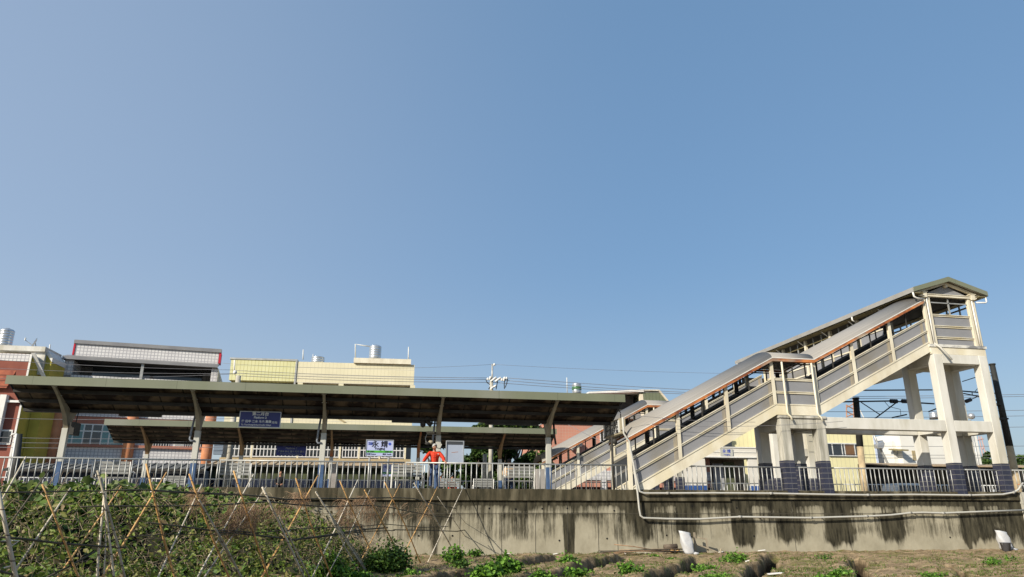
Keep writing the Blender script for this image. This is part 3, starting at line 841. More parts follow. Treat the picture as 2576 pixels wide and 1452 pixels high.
# gable roof running across the tracks
YF = 27.72
for s_, xe in ((1, 24.50), (-1, 28.52)):
    b = MB(); b.prism([(xe, YF + 0.03, 11.56), (26.5, YF + 0.03, 12.24), (26.5, YF + 0.03, 12.31), (xe, YF + 0.03, 11.64)], (0, yb + 0.35 - YF, 0)); b.build('gable_roof', mat('gable_sheet', (0.40, 0.385, 0.365), (0.34, 0.33, 0.31), 0.7, 0.5, lines=[(1, 0.2, 0.03, (0.30, 0.29, 0.27))]), fb)
    b = MB(); b.prism([(xe, YF, 11.53), (26.5, YF, 12.15), (26.5, YF, 12.38), (xe, YF, 11.75)], (0, 0.028, 0)); b.build('verge_fascia', M_green, fb)
    b = MB(); b.prism([(xe, yb + 0.36, 11.53), (26.5, yb + 0.36, 12.15), (26.5, yb + 0.36, 12.38), (xe, yb + 0.36, 11.75)], (0, 0.028, 0)); b.build('verge_fascia', M_green, fb)
    ex = xe - 0.03 * s_
    b = MB(); b.box(min(ex, ex + 0.04 * s_), max(ex, ex + 0.04 * s_), YF + 0.03, yb + 0.36, 11.52, 11.74); b.build('eave_gutter', mat('eave_metal', (0.30, 0.29, 0.27), (0.24, 0.23, 0.21), 1, 0.5), fb)
M_olive = mat('olive_soffit', (0.24, 0.20, 0.10), (0.17, 0.14, 0.07), 1.5, 0.8)
b = MB(); b.box(24.56, 25.02, YF + 0.04, yb + 0.3, 11.47, 11.50); b.box(28.04, 28.46, YF + 0.04, yb + 0.3, 11.47, 11.50); b.build('soffit', M_olive, fb)
b = MB(); b.tube([(24.48, 27.8, 11.50), (24.48, 27.78, 11.30), (24.62, 27.78, 11.22), (25.05, 27.85, 11.22)], 0.04, 8); b.tube([(28.42, 27.8, 11.5), (28.42, 27.78, 11.25), (28.35, 27.78, 11.2), (27.9, 27.85, 11.2)], 0.035, 8)
b.build('gutter_outlet', M_wtrim, fb, True)
b = MB(); b.tube([(25.28, 27.97, 9.12), (25.42, 27.82, 8.92), (25.72, 27.6, 8.28)], 0.05, 8); b.build('spout', M_pvc, fb, True)
# side walls of the deck
yy = 30.25
for x, sx in ((25.08, 1), (27.97, -1)):
    y0_ = 30.3 if sx == 1 else 28.15
    y1_ = 42.4 if sx == 1 else yb
    b = MB(); b.box(x - 0.01, x + 0.01, y0_, y1_, 9.03, 10.48); b.build('deck_panel', M_grey, fb)
    for z in (10.48, 9.9, 9.4):
        b = MB(); b.box(x - 0.05, x + 0.05, y0_, y1_, z, z + 0.07); b.build('panel_rail', M_cream, fb)
    b = MB(); b.box(x - 0.04, x + 0.04, y0_, y1_, 11.10, 11.16); b.build('window_head', M_olive, fb)
    k = y0_
    while k <= y1_ + 0.01:
        b = MB(); b.box(x - 0.08, x + 0.06, k - 0.08, k + 0.08, 9.03, 11.46); b.build('deck_post', M_cream, fb)
        if k < y1_ - 1:
            b = MB(); b.box(x - 0.03, x + 0.03, k + 0.8, k + 0.86, 10.55, 11.44); b.box(x - 0.03, x + 0.03, k + 1.6, k + 1.66, 10.55, 11.44); b.build('mullion', M_rail, fb)
        k += (y1_ - y0_) / 5
b = MB(); b.box(24.6, 28.4, 44.6, 44.64, 9.03, 10.5); b.build('end_panel', M_grey, fb)
for k in range(6):
    y = 30.5 + k * 2.4
    b = MB(); b.beam((24.66, y, 11.44), (25.0, y, 11.2), 0.05, 0.03); b.build('eave_bracket', M_wtrim, fb)
b = MB(); b.tube([(24.47, 32.3, 11.5), (24.47, 32.3, 11.34), (24.6, 32.3, 11.25)], 0.04, 8); b.tube([(24.47, 44.8, 11.5), (24.47, 44.8, 11.3)], 0.05, 8); b.build('gutter_outlet', M_wtrim, fb, True)

# ---------------------------------------------------------------- pvc pipes on the wall
def wall_pipe(pts, Y, label, r_=0.042):
    P = [at(x, y, Y) for x, y in pts]
    b = MB(); b.tube(P, r_, 8)
    o = b.build('drain_pipe', M_pvc, None, True)
    for q in range(9, len(P) - 1, 2):
        d = (P[q + 1] - P[q]).normalized(); c = MB(); c.tube([P[q] - d * 0.06, P[q] + d * 0.06], r_ * 1.35, 10)
        c.build('coupling', M_pvcd, o, True)
        c = MB(); m_ = P[q].lerp(P[q + 1], 0.5); c.beam((m_.x, m_.y, m_.z), (m_.x, 28.06, m_.z), 0.03, 0.03); c.build('pipe_bracket', M_rust, o)
    return tag(o, label, 'pipe', 'grey plastic pipes fixed to the retaining wall')
wall_pipe([(1566, 1050), (1569, 1090), (1577, 1103), (1583, 1110), (1586, 1130), (1598, 1190), (1606, 1222), (1609, 1236), (1620, 1241), (1680, 1241), (1800, 1240.5), (1940, 1241.5), (2070, 1244),
           (2184, 1245.5), (2300, 1244.5), (2440, 1246), (2522, 1244), (2550, 1239), (2562, 1232), (2568, 1222), (2574, 1215)], 27.84, 'upper grey plastic pipe running along the top of the wall', 0.040)
wall_pipe([(1584, 1112), (1592, 1160), (1604, 1240), (1608, 1280), (1611, 1297), (1618, 1303), (1680, 1305.5), (1760, 1306), (1830, 1302), (1862, 1300.5), (1963, 1302), (2040, 1303), (2102, 1301), (2180, 1299), (2240, 1296),
           (2290, 1290.5), (2320, 1289.5), (2373, 1291), (2450, 1288), (2590, 1283)], 27.86, 'lower grey plastic pipe sagging along the middle of the wall', 0.040)

# ---------------------------------------------------------------- platform signs
def hang_sign(x0, x1, z0, z1, Y, label, lines_, hang_to, mt=None, frame=True):
    t = thing('hanging_sign', ((x0 + x1) / 2, Y, z0), label, 'sign')
    b = MB(); b.box(x0, x1, Y - 0.03, Y + 0.03, z0, z1); b.build('board', M_navy, t)
    if frame:
        b = MB(); f = 0.028
        b.box(x0 - f, x1 + f, Y - 0.04, Y + 0.04, z1 + 0.001, z1 + f); b.box(x0 - f, x1 + f, Y - 0.04, Y + 0.04, z0 - f, z0 - 0.001)
        b.box(x0 - f, x0 - 0.001, Y - 0.04, Y + 0.04, z0, z1); b.box(x1 + 0.001, x1 + f, Y - 0.04, Y + 0.04, z0, z1)
        b.build('frame', M_alu, t)
    cx = (x0 + x1) / 2
    for body, dx, dz, s_ in lines_:
        text('lettering', body, cx + dx, Y - 0.036, z0 + dz, s_, mt or M_text, t)
    b = MB()
    for q in (0.22, 0.78):
        x = x0 + (x1 - x0) * q
        b.tube([(x, Y, z1), (x, Y, hang_to)], 0.012, 6)
    b.build('hanger', M_dark, t)
    return t
pa = at(606, 1036, 29.9); pb = at(703, 1075, 29.9)
hang_sign(pa.x, pb.x, pb.z, pa.z, 29.9, 'blue enamel sign reading Platform 2 hanging under the near canopy',
          [('第二月台', 0, 0.50, 0.16), ('Platform 2', 0, 0.355, 0.115), ('往 田中 二水 斗六 嘉義', -0.13, 0.20, 0.112), ('方向', 0.56, 0.17, 0.105), ('To Tianzhong Ershui Douliu Chiayi', -0.13, 0.07, 0.08)], 5.55)
pa = at(697, 1115, 43); pb = at(769, 1147, 43)
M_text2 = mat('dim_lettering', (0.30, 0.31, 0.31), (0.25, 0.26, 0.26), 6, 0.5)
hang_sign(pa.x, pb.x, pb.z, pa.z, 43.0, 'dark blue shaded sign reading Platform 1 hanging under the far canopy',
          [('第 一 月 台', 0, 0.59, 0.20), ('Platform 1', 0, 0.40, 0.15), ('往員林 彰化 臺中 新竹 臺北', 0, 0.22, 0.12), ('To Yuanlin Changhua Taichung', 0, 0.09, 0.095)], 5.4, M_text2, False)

def name_board(x0, x1, z0, z1, Y, label, sc_=1.0):
    t = thing('station_name_board', ((x0 + x1) / 2, Y, 2.5), label, 'sign', 'white station name boards on two posts')
    W = x1 - x0; Hh = z1 - z0; cx = (x0 + x1) / 2
    b = MB(); b.box(x0, x1, Y - 0.04, Y + 0.04, z0, z1); b.build('board', M_ltblue, t)
    f = 0.03; b = MB()
    b.box(x0 - f, x1 + f, Y - 0.06, Y + 0.05, z1 + 0.001, z1 + f); b.box(x0 - f, x1 + f, Y - 0.06, Y + 0.05, z0 - f, z0 - 0.001)
    b.box(x0 - f, x0 - 0.001, Y - 0.06, Y + 0.05, z0, z1); b.box(x1 + 0.001, x1 + f, Y - 0.06, Y + 0.05, z0, z1); b.build('frame', M_alu, t)
    b = MB(); b.box(x0 + 0.001, x1 - 0.001, Y - 0.046, Y - 0.041, z0 + Hh * 0.19, z0 + Hh * 0.33); b.build('green_band', M_sgreen, t)
    text('lettering', '永 靖', cx + 0.0, Y - 0.045, z0 + Hh * 0.73, 0.27 * W, M_black, t)
    text('lettering', 'Yongjing', cx, Y - 0.045, z0 + Hh * 0.46, 0.115 * W, M_black, t)
    text('lettering', '社頭 Shetou', cx - W * 0.30, Y - 0.045, z0 + Hh * 0.09, 0.065 * W, M_black, t)
    text('lettering', '員林 Yuanlin', cx + W * 0.29, Y - 0.045, z0 + Hh * 0.09, 0.065 * W, M_black, t)
    text('lettering', '◀ 3.6km', cx - W * 0.33, Y - 0.051, z0 + Hh * 0.26, 0.07 * W, M_black, t)
    text('lettering', '3.4km ▶', cx + W * 0.33, Y - 0.051, z0 + Hh * 0.26, 0.07 * W, M_black, t)
    b = MB(); b.tube([(x1 - W * 0.12, Y - 0.047, z1 - Hh * 0.22), (x1 - W * 0.12, Y - 0.039, z1 - Hh * 0.22)], 0.055 * W, 20); b.build('round_emblem', M_navy2, t)
    text('lettering', '彰化縣\n永靖鄉', x0 + W * 0.145, Y - 0.045, z1 - Hh * 0.22, 0.055 * W, M_navy2, t)
    for q in (0.14, 0.86):
        x = x0 + W * q; b = MB(); b.tube([(x, Y, 2.47), (x, Y, z0 - f)], 0.04, 8); b.build('post', M_rail, t, True)
M_navy2 = mat('emblem_blue', (0.05, 0.09, 0.42), (0.04, 0.07, 0.36), 5, 0.5)
pa = at(923, 1108, 29.5); pb = at(987, 1147, 29.5)
name_board(pa.x, pb.x, pb.z, pa.z, 29.5, 'white and green Yongjing station name board standing behind the near railing')
pa = at(964, 1169, 43.4); pb = at(1002, 1198, 43.4)
name_board(pa.x, pb.x, pb.z, pa.z, 43.4, 'small distant Yongjing name board on the far platform seen through the railing')
# blank notice board
pa = at(1124, 1111, 29.4); pb = at(1164, 1166, 29.4)
t = thing('notice_board', ((pa.x + pb.x) / 2, 29.4, 2.5), 'tall blank grey notice board in a metal frame right of the man in red', 'notice board')
b = MB(); b.box(pa.x, pb.x, 29.38, 29.42, pb.z, pa.z); b.build('blank_panel', mat('blank_panel', (0.34, 0.38, 0.46), (0.30, 0.34, 0.42), 1, 0.4), t)
b = MB(); b.box(pa.x + 0.02, pb.x - 0.02, 29.36, 29.378, pa.z - 0.11, pa.z - 0.01); b.build('header_strip', M_greyd, t)
b = MB(); f = 0.035
b.box(pa.x - f, pb.x + f, 29.34, 29.45, pa.z + 0.001, pa.z + f); b.box(pa.x - f, pb.x + f, 29.34, 29.45, pb.z - f, pb.z - 0.001); b.box(pa.x - f, pa.x - 0.001, 29.34, 29.45, pb.z, pa.z); b.box(pb.x + 0.001, pb.x + f, 29.34, 29.45, pb.z, pa.z)
b.build('frame', M_alu, t)
b = MB(); b.beam((pa.x + 0.2, 29.377, pb.z + 0.42), (pb.x - 0.2, 29.377, pb.z + 0.45), 0.003, 0.015); b.build('scratch', M_rust, t)
for x in (pa.x + 0.06, pb.x - 0.08):
    b = MB(); b.tube([(x, 29.42, 2.47), (x, 29.42, pb.z)], 0.03, 8); b.build('post', M_rail, t, True)
# light box sign at canopy end (faces along the platform)
xb = at(1560, 1075, 28.75).x
zt = at(1560, 1052, 28.75).z; zb = at(1560, 1091, 28.75).z
t = thing('light_box_sign', (xb, 29.5, zb), 'grey box sign with dark characters hanging beyond the right canopy end', 'sign')
b = MB(); b.box(xb, xb + 0.24, 28.75, 31.0, zb, zt); b.build('casing', mat('box_casing', (0.36, 0.31, 0.21), (0.30, 0.26, 0.18), 2, 0.6), t, bevel=0.01)
b = MB(); b.box(xb - 0.012, xb - 0.001, 28.81, 30.94, zb + 0.07, zt - 0.06); b.build('face', mat('sign_face', (0.60, 0.60, 0.57), (0.5, 0.5, 0.48), 2, 0.4), t)
text('lettering', '前往第一月台', xb - 0.015, 29.87, zb + 0.42, 0.30, M_black, t, rot=(R(90), 0, R(-90)))
text('lettering', '旅客請走天橋', xb - 0.015, 29.87, zb + 0.17, 0.30, M_black, t, rot=(R(90), 0, R(-90)))
b = MB(); b.tube([(xb + 0.1, 28.9, zt), (xb + 0.1, 28.9, zt + 0.25), (10.1, 28.9, zt + 0.4)], 0.02, 6); b.tube([(xb + 0.1, 30.0, zt), (xb + 0.1, 30.0, zt + 0.1), (10.1, 30.0, zt + 0.12)], 0.02, 6); b.build('hanger', M_dark, t)
# dark post with speaker below the sign
t = thing('signal_post', (9.72, 28.9, 2.5), 'thin dark post with a round lamp standing below the grey box sign', 'post')
b = MB(); p0 = at(1539, 1100, 29.2); p1 = at(1545, 1232, 29.2); b.tube([(p1.x, 29.2, 2.47), (p1.x - 0.02, 29.2, 3.4), (p0.x, 29.2, p0.z)], 0.05, 8); b.build('pole', M_dark, t, True)
b = MB(); b.lathe((p0.x + 0.12, 29.2, p0.z - 0.28), [(0.03, 0), (0.10, 0.03), (0.11, 0.16), (0.05, 0.22)], 12); b.build('lamp_head', M_dark, t, True)

# hanging train indicator seen edge-on, left
t = thing('hanging_sign', (-10.9, 30, 4.7), 'thin dark hanging sign seen edge-on beside the first canopy column', 'sign')
p0 = at(191, 1064, 30); p1 = at(187, 1095, 30)
b = MB(); b.box(p0.x - 0.08, p0.x + 0.08, 29.7, 30.3, p1.z, p0.z); b.build('board', M_dark, t); b = MB(); b.tube([(p0.x, 30, p0.z), (p0.x + 0.03, 30, 5.35)], 0.02, 6); b.build('hanger', M_dark, t)

# cctv and loudspeakers by the fourth column
t = thing('platform_loudspeaker', (2.2, 30, 5.0), 'cluster of dark loudspeakers and a lamp on the fourth near canopy column', 'loudspeaker')
def P_(x, y, Y=29.95): return at(x, y, Y)
b = MB(); b.tube([P_(1066, 1058), P_(1069, 1062), P_(1075, 1063), P_(1098, 1066, 30)], 0.02, 6); b.tube([P_(1086, 1052), P_(1087, 1068)], 0.035, 6); b.build('bracket', M_dark, t)
b = MB(); c_ = P_(1064, 1067); b.lathe((c_.x, c_.y, c_.z - 0.14), [(0.03, 0), (0.10, 0.05), (0.115, 0.14), (0.09, 0.26), (0.03, 0.3)], 12); b.build('lamp_globe', M_dark, t, True)
for a, c2 in (((1084, 1053), (1071, 1054)), ((1072, 1061), (1086, 1070))):
    b = MB(); b.tube([P_(*a), P_(*c2)], [0.05, 0.12], 10); b.build('horn', M_dark, t, True)
t = thing('cctv_camera', (2.2, 30, 4.2), 'grey camera and floodlights on a bracket above the man in red', 'camera')
b = MB(); b.tube([P_(1100, 1093), P_(1074, 1092), P_(1070, 1103), P_(1072, 1112)], 0.014, 6); b.build('bracket', M_rail, t)
b = MB(); b.box(P_(1073, 1090).x, P_(1092, 1090).x, 29.8, 29.98, P_(1080, 1091).z, P_(1080, 1086).z); b.build('camera_housing', M_arm, t, bevel=0.02)
b = MB(); c_ = P_(1084, 1112); b.lathe((c_.x, c_.y, c_.z - 0.1), [(0.02, 0), (0.1, 0.05), (0.11, 0.1), (0.07, 0.16)], 12); b.build('floodlight', M_arm, t, True)
b = MB(); c_ = P_(1076, 1114); b.lathe((c_.x, c_.y, c_.z - 0.1), [(0.02, 0), (0.12, 0.05), (0.1, 0.12)], 12); b.build('floodlight', M_dark, t, True)
# tilted papers on column 4
t = thing('wrapped_notice', (2.6, 29.9, 4.0), 'crumpled grey sheet tied round the fourth canopy column', 'notice')
b = MB(); q = [P_(1092, 1118, 29.93), P_(1102, 1111, 29.93), P_(1112, 1118, 29.93), P_(1107, 1128, 29.93), P_(1094, 1124, 29.93)]
b.prism(q, (0, 0.03, 0)); b.build('sheet', M_post, t)

# ---------------------------------------------------------------- benches and cabinet
M_slat = mat('grey_bench_slat', (0.27, 0.27, 0.25), (0.2, 0.2, 0.19), 5, 0.7, stretch=(0.4, 2, 2))
def bench(x, Y, label, group, L_=1.55):
    t = thing('bench', (x, Y, 2.5), label, 'bench', group)
    b = MB()
    for k in range(4):
        z = 2.5 + 0.56 + k * 0.125
        b.box(x - L_ / 2 + 0.05, x + L_ / 2 - 0.05, Y - 0.27 - k * 0.018, Y - 0.245 - k * 0.018, z, z + 0.095)
    b.build('backrest', M_slat, t)
    b = MB()
    for k in range(4):
        b.box(x - L_ / 2 + 0.05, x + L_ / 2 - 0.05, Y - 0.2 + k * 0.11, Y - 0.11 + k * 0.11, 2.92, 2.95)
    b.build('seat', M_slat, t)
    for s_ in (-1, 1):
        xe = x + s_ * L_ / 2
        b = MB()
        b.tube([(xe, Y - 0.3, 2.49), (xe, Y - 0.2, 2.75), (xe, Y - 0.24, 2.95), (xe, Y - 0.33, 3.52)], 0.025, 6)
        b.tube([(xe, Y + 0.26, 2.49), (xe, Y + 0.18, 2.7), (xe, Y + 0.24, 2.93), (xe, Y + 0.22, 3.14), (xe, Y - 0.26, 3.16)], 0.022, 6)
        b.tube([(xe, Y - 0.24, 2.9), (xe, Y + 0.24, 2.92)], 0.02, 6)
        b.build('cast_side', M_white, t, True)
    return t
GB = 'grey slatted platform benches with white cast sides'
for px0, px1, Y, lb in ((548, 632, 31.1, 'slatted bench with its back to the railing near the second canopy column'), (985, 1066, 31.1, 'slatted bench on the near platform left of the man in red'),
                        (1268, 1341, 31.1, 'slatted bench on which the person in tan sits'), (235, 330, 31.1, 'slatted bench at the left behind the vines'),
                        (418, 470, 42.5, 'small distant bench on the far platform, left'), (1190, 1240, 42.5, 'small distant bench on the far platform by the utility pole')):
    a = at(px0, 1200, Y).x; c2 = at(px1, 1200, Y).x
    bench((a + c2) / 2, Y, lb, GB, c2 - a)
b = MB(); a = at(1349, 1200, 30.6).x; c2 = at(1377, 1200, 30.6).x; zt = at(1360, 1180, 30.6).z
t = thing('cabinet', ((a + c2) / 2, 30.8, 2.5), 'plain grey cabinet beside the right-hand bench on the near platform', 'cabinet')
b.box(a, c2, 30.6, 31.1, 2.47, zt); b.build('body', mat('cabinet_grey', (0.30, 0.28, 0.26), (0.25, 0.23, 0.21), 2, 0.6), t, bevel=0.02)
b = MB(); b.box(a + 0.05, c2 - 0.05, 30.585, 30.599, 2.6, zt - 0.06); b.build('door', mat('cabinet_door', (0.33, 0.31, 0.29), (0.29, 0.27, 0.25), 2, 0.6), t)
b = MB(); a = at(598, 1200, 30.8).x
# ticket/info cabinet on the near platform (pinkish grey, behind rail at centre left)
a = at(828, 1200, 31.3).x; c2 = at(848, 1200, 31.3).x; zt = at(838, 1167, 31.3).z
t = thing('cabinet', ((a + c2) / 2, 31.4, 2.5), 'narrow tall grey cabinet behind the third canopy column', 'cabinet')
b = MB(); b.box(a, c2, 31.3, 31.6, 2.47, zt); b.build('body', mat('cabinet_grey2', (0.32, 0.29, 0.27), (0.25, 0.23, 0.21), 2, 0.6), t, bevel=0.02)
b = MB(); b.box(a + 0.04, c2 - 0.2, 31.285, 31.299, 3.2, zt - 0.1); b.build('door', M_post, t)

# ---------------------------------------------------------------- buildings across the tracks
class Fac:
    """a facade plane through a known point, turned by rot degrees; local axes u along, v into the building, z up"""
    def __init__(s, px, py, Y, rot=0.0):
        p = at(px, py, Y); s.r = R(rot); s.o = Vector((p.x, p.y, 0))
        s.M = Matrix.Translation(s.o) @ Matrix.Rotation(s.r, 4, 'Z')
        s.n = Vector((-math.sin(s.r), math.cos(s.r), 0)); s.u = Vector((math.cos(s.r), math.sin(s.r), 0))
    def p(s, px, py, v=0.0):
        d = ray(px, py); d = Vector(d); o = Vector((0, 0, H0))
        t = ((s.o + s.n * v) - o).dot(s.n) / d.dot(s.n)
        q = o + d * t
        return (q - s.o).dot(s.u), q.z
    def mb(s): return MB(s.M)
    def rect(s, x0, y0, x1, y1, v=0.0):
        """pixel rectangle -> u0,u1,z0,z1 (middle of each side)"""
        ym = (y0 + y1) / 2; xm = (x0 + x1) / 2
        return s.p(x0, ym, v)[0], s.p(x1, ym, v)[0], s.p(xm, y1, v)[1], s.p(xm, y0, v)[1]
GZ = 1.44
def wht(name, c1, c2, per, wd, lc, **k):
    return mat(name, c1, c2, 1.0, 0.6, lines=[(0, per, wd, lc), (2, per, wd, lc)], **k)
def grille(f, u0, u1, z0, z1, v, nu, nz, r_, m_, parent, name='window_grille'):
    b = f.mb()
    for k in range(nu + 1):
        u = u0 + (u1 - u0) * k / nu; b.box(u - r_, u + r_, v - r_, v + r_, z0, z1)
    for k in range(nz + 1):
        z = z0 + (z1 - z0) * k / nz; b.box(u0 - r_, u1 + r_, v - r_ * 1.3, v - r_ * 1.05, z - r_ * 1.2, z + r_ * 1.2)
    return b.build(name, m_, parent)
M_glassd = glass('dark_window_glass', (0.035, 0.04, 0.045))
M_teal = glass('teal_window_glass', (0.10, 0.25, 0.25), 0.25)

# --- red brick house with yellow side wall (far left)
f = Fac(79, 901, 55, 0)
bh = thing('brick_house', (-27, 57, GZ), 'red brick house with a yellow side wall at the far left edge', 'house')
M_brick = mat('red_brick', (0.26, 0.085, 0.055), (0.19, 0.055, 0.04), 1.2, 0.85, lines=[(2, 0.16, 0.014, (0.17, 0.075, 0.06))], contrast=0.8)
M_yel = mat('yellow_render', (0.50, 0.40, 0.07), (0.38, 0.32, 0.055), 0.6, 0.8)
M_wtile = wht('white_wall_tile', (0.64, 0.62, 0.60), (0.57, 0.55, 0.54), 0.25, 0.06, (0.36, 0.35, 0.36))
zt = f.p(50, 891)[1]
depth = 3.6
b = f.mb(); b.box(-14, 0, 0.0, depth, GZ, zt - 0.5); b.build('wall', M_brick, bh)
b = f.mb(); b.box(0.004, 0.03, -0.02, depth, GZ, zt - 0.2); b.build('yellow_wall', M_yel, bh)
b = f.mb(); b.box(-14, 0.001, -0.02, depth, zt - 0.498, zt + 0.02); b.build('tiled_parapet', M_wtile, bh)
b = f.mb(); b.box(-0.09, 0.035, -0.06, -0.021, GZ, zt + 0.0); b.build('corner_strip', M_white, bh)
for y0, y1 in ((1062, 1130),):
    u0, u1, z0, z1 = f.rect(-12, 1085, 30, 1115)
    b = f.mb(); b.box(u0 - 0.1, u1, -0.05, -0.01, z0 - 0.1, z1 + 0.1); w_ = b.build('window', M_white, bh)
    b = f.mb(); b.box(u0, u1 - 0.1, -0.07, -0.051, z0, z1); b.build('pane', M_glassd, w_)
u0, z1 = f.p(22, 995); b = f.mb(); b.box(u0 - 0.35, u0 + 0.05, -0.4, -0.01, f.p(10, 1120)[1], z1); b.box(u0 + 0.06, u0 + 1.1, -0.25, -0.01, z1 - 0.5, z1 - 0.35); b.build('white_fin', M_white, bh)
u0, z0 = f.p(0, 945); b = f.mb(); b.prism([(u0 - 3, -0.3, z0 - 0.9), (u0 + 0.7, -0.3, z0 - 0.9), (u0 + 1.2, 0.3, zt + 0.1), (u0 - 3, 0.3, zt + 0.1)], (0, 0.05, 0))
b.build('tile_awning', mat('orange_roof_tile', (0.34, 0.10, 0.05), (0.20, 0.05, 0.03), 3, 0.8, lines=[(2, 0.4, 0.08, (0.12, 0.035, 0.02))]), bh)
# roof stair room
v0 = 1.2
u0, u1, z0, z1 = f.rect(-30, 884, 96, 905, v0)
b = f.mb(); b.box(u0, u1 - 0.9, v0 + 0.9, v0 + 2.6, zt, z1 + 0.1); b.build('roof_room', mat('olive_render', (0.42, 0.42, 0.06), (0.34, 0.33, 0.05), 0.8, 0.8), bh)
u1 = f.p(117, 878, v0)[0]; za = f.p(60, 884, v0)[1]
b = f.mb(); b.box(u0, u1, v0 - 0.2, v0 + 2.7, za, za + 0.36); b.box(u1 - 0.75, u1 - 0.01, v0, v0 + 0.6, zt - 1.2, za - 0.001); b.build('roof_slab', M_conc_w, bh)
b = f.mb(); b.prism([(-0.05, -0.12, zt + 0.1), (0.22, -0.12, zt + 0.1), (1.25, 1.0, zt - 2.3), (1.0, 1.0, zt - 2.3)], (0, 0.1, 0)); b.build('sloping_fin', M_white, bh)
ue = f.p(121, 960, 1.5)[0]; za = f.p(117, 890, 1.5)[1]; zc = f.p(124, 912, 1.5)[1]; ul = u1 - 0.05
b = f.mb(); b.box(0.05, ul - 0.001, 1.5, 3.4, GZ, zt - 0.9); b.prism([(ul, 1.45, GZ), (ue, 1.45, GZ), (ue, 1.45, zc), (ul, 1.45, za)], (0, 2.4, 0)); b.build('yellow_wall', M_yel, bh)
b = f.mb(); b.prism([(ul - 0.02, 1.40, za + 0.02), (ue + 0.03, 1.40, zc + 0.02), (ue + 0.03, 1.40, zc + 0.35), (ul - 0.02, 1.40, za + 0.35)], (0, 2.5, 0)); b.build('sloping_fin', M_white, bh)
# roof tank, dish, poles
def tank(px, pyt, pyb, Y, wpx, label, ribs=5, gcol=None):
    p1 = at(px, pyb, Y); p2 = at(px, pyt, Y); r_ = (at(px + wpx / 2, pyb, Y) - at(px - wpx / 2, pyb, Y)).length / 2; h = p2.z - p1.z
    t = thing('water_tank', (p1.x, p1.y, p1.z), label, 'water tank', 'stainless steel roof water tanks')
    prof = [(r_ * 0.96, 0)]
    for k in range(ribs):
        z = h * 0.85 * (k + 0.2) / ribs; dz = h * 0.85 / ribs
        prof += [(r_ * 0.97, z), (r_ * 0.97, z + dz * 0.45), (r_, z + dz * 0.6), (r_ * 0.97, z + dz * 0.75)]
    prof += [(r_ * 0.97, h * 0.86), (r_ * 0.8, h * 0.93), (r_ * 0.35, h * 0.97), (r_ * 0.3, h), (0.01, h)]
    b = MB(); b.lathe((p1.x, p1.y, p1.z), prof, 24); b.build('drum', M_steel, t, True)
    b = MB(); b.lathe((p1.x, p1.y, p1.z - 0.1), [(r_ * 1.02, 0), (r_ * 1.02, 0.1)], 24); b.build('base_ring', M_dark, t)
    if gcol:
        b = MB(); b.lathe((p1.x, p1.y, p1.z + h * 0.3), [(r_ * 1.0, 0), (r_ * 1.005, 0.02), (r_ * 1.005, h * 0.28), (r_ * 1.0, h * 0.29)], 24); b.build('painted_band', gcol, t, True)
    return t
tank(10, 826, 872, 57.5, 38, 'ribbed steel water tank at the left edge on the brick house roof', 6)
pd_ = at(89, 862, 57)
t = thing('satellite_dish', pd_, 'white satellite dish on the brick house roof', 'satellite dish')
b = MB(); n = 16; c_ = Vector(at(89, 863, 57)); ax = Vector((-0.75, -0.35, 0.3)).normalized(); r1 = ax.orthogonal().normalized(); r2 = ax.cross(r1)
vs = [c_]; 
for j, (rr, dd) in enumerate(((0.2, 0.02), (0.38, 0.09))):
    for k in range(n):
        a = 2 * math.pi * k / n; vs.append(c_ + (r1 * math.cos(a) + r2 * math.sin(a)) * rr + ax * dd)
fs = [(0, 1 + k, 1 + (k + 1) % n) for k in range(n)] + [(1 + k, 1 + n + k, 1 + n + (k + 1) % n, 1 + (k + 1) % n) for k in range(n)]
b.add(vs, fs); vs2 = [v - ax * 0.015 for v in vs]; b.add(vs2, [f_[::-1] for f_ in fs]); b.build('dish', M_white, t, True)
b = MB(); b.tube([c_, c_ + Vector((0.12, 0.1, -0.5))], 0.03, 6); b.tube([c_ + Vector((0, 0, -0.3)), c_ + ax * 0.7 + Vector((0, 0, -0.1))], 0.02, 6); b.tube([c_ + ax * 0.7 + Vector((0, 0, -0.14)), c_ + ax * 0.7 + Vector((0, 0, 0.06))], 0.05, 6)
b.build('feed_arm', M_rail, t)
def rod(pts, Y, r_, label, group, m_=M_railw, name='rooftop_pipe', cat='pipe'):
    b = MB(); b.tube([at(x, y, Y) for x, y in pts], r_, 6); return tag(b.build(name, m_, None, True), label, cat, group)
GP = 'thin pipes and rods standing on the roofs'
rod([(126, 867), (123, 893)], 57, 0.05, 'short white pipe on the yellow wall top at the left', GP)
rod([(108, 872), (107, 880)], 57, 0.04, 'stubby pipe beside the satellite dish', GP)
rod([(763, 880), (762, 905)], 62, 0.05, 'thin rod on the yellow building where its two cladding colours meet', GP)
rod([(1028, 873), (1027, 912)], 62, 0.05, 'thin rod at the right end of the yellow building roof slab', GP)
rod([(894, 904), (894, 866), (911, 869), (934, 872)], 62, 0.055, 'bent pipe leading to the tall tank on the yellow building', GP)
rod([(1426, 950), (1427, 990)], 60, 0.04, 'thin rod left of the green banded tank', GP)
rod([(788, 891), (786, 905)], 62, 0.03, 'little rod beside the half hidden tank', GP)

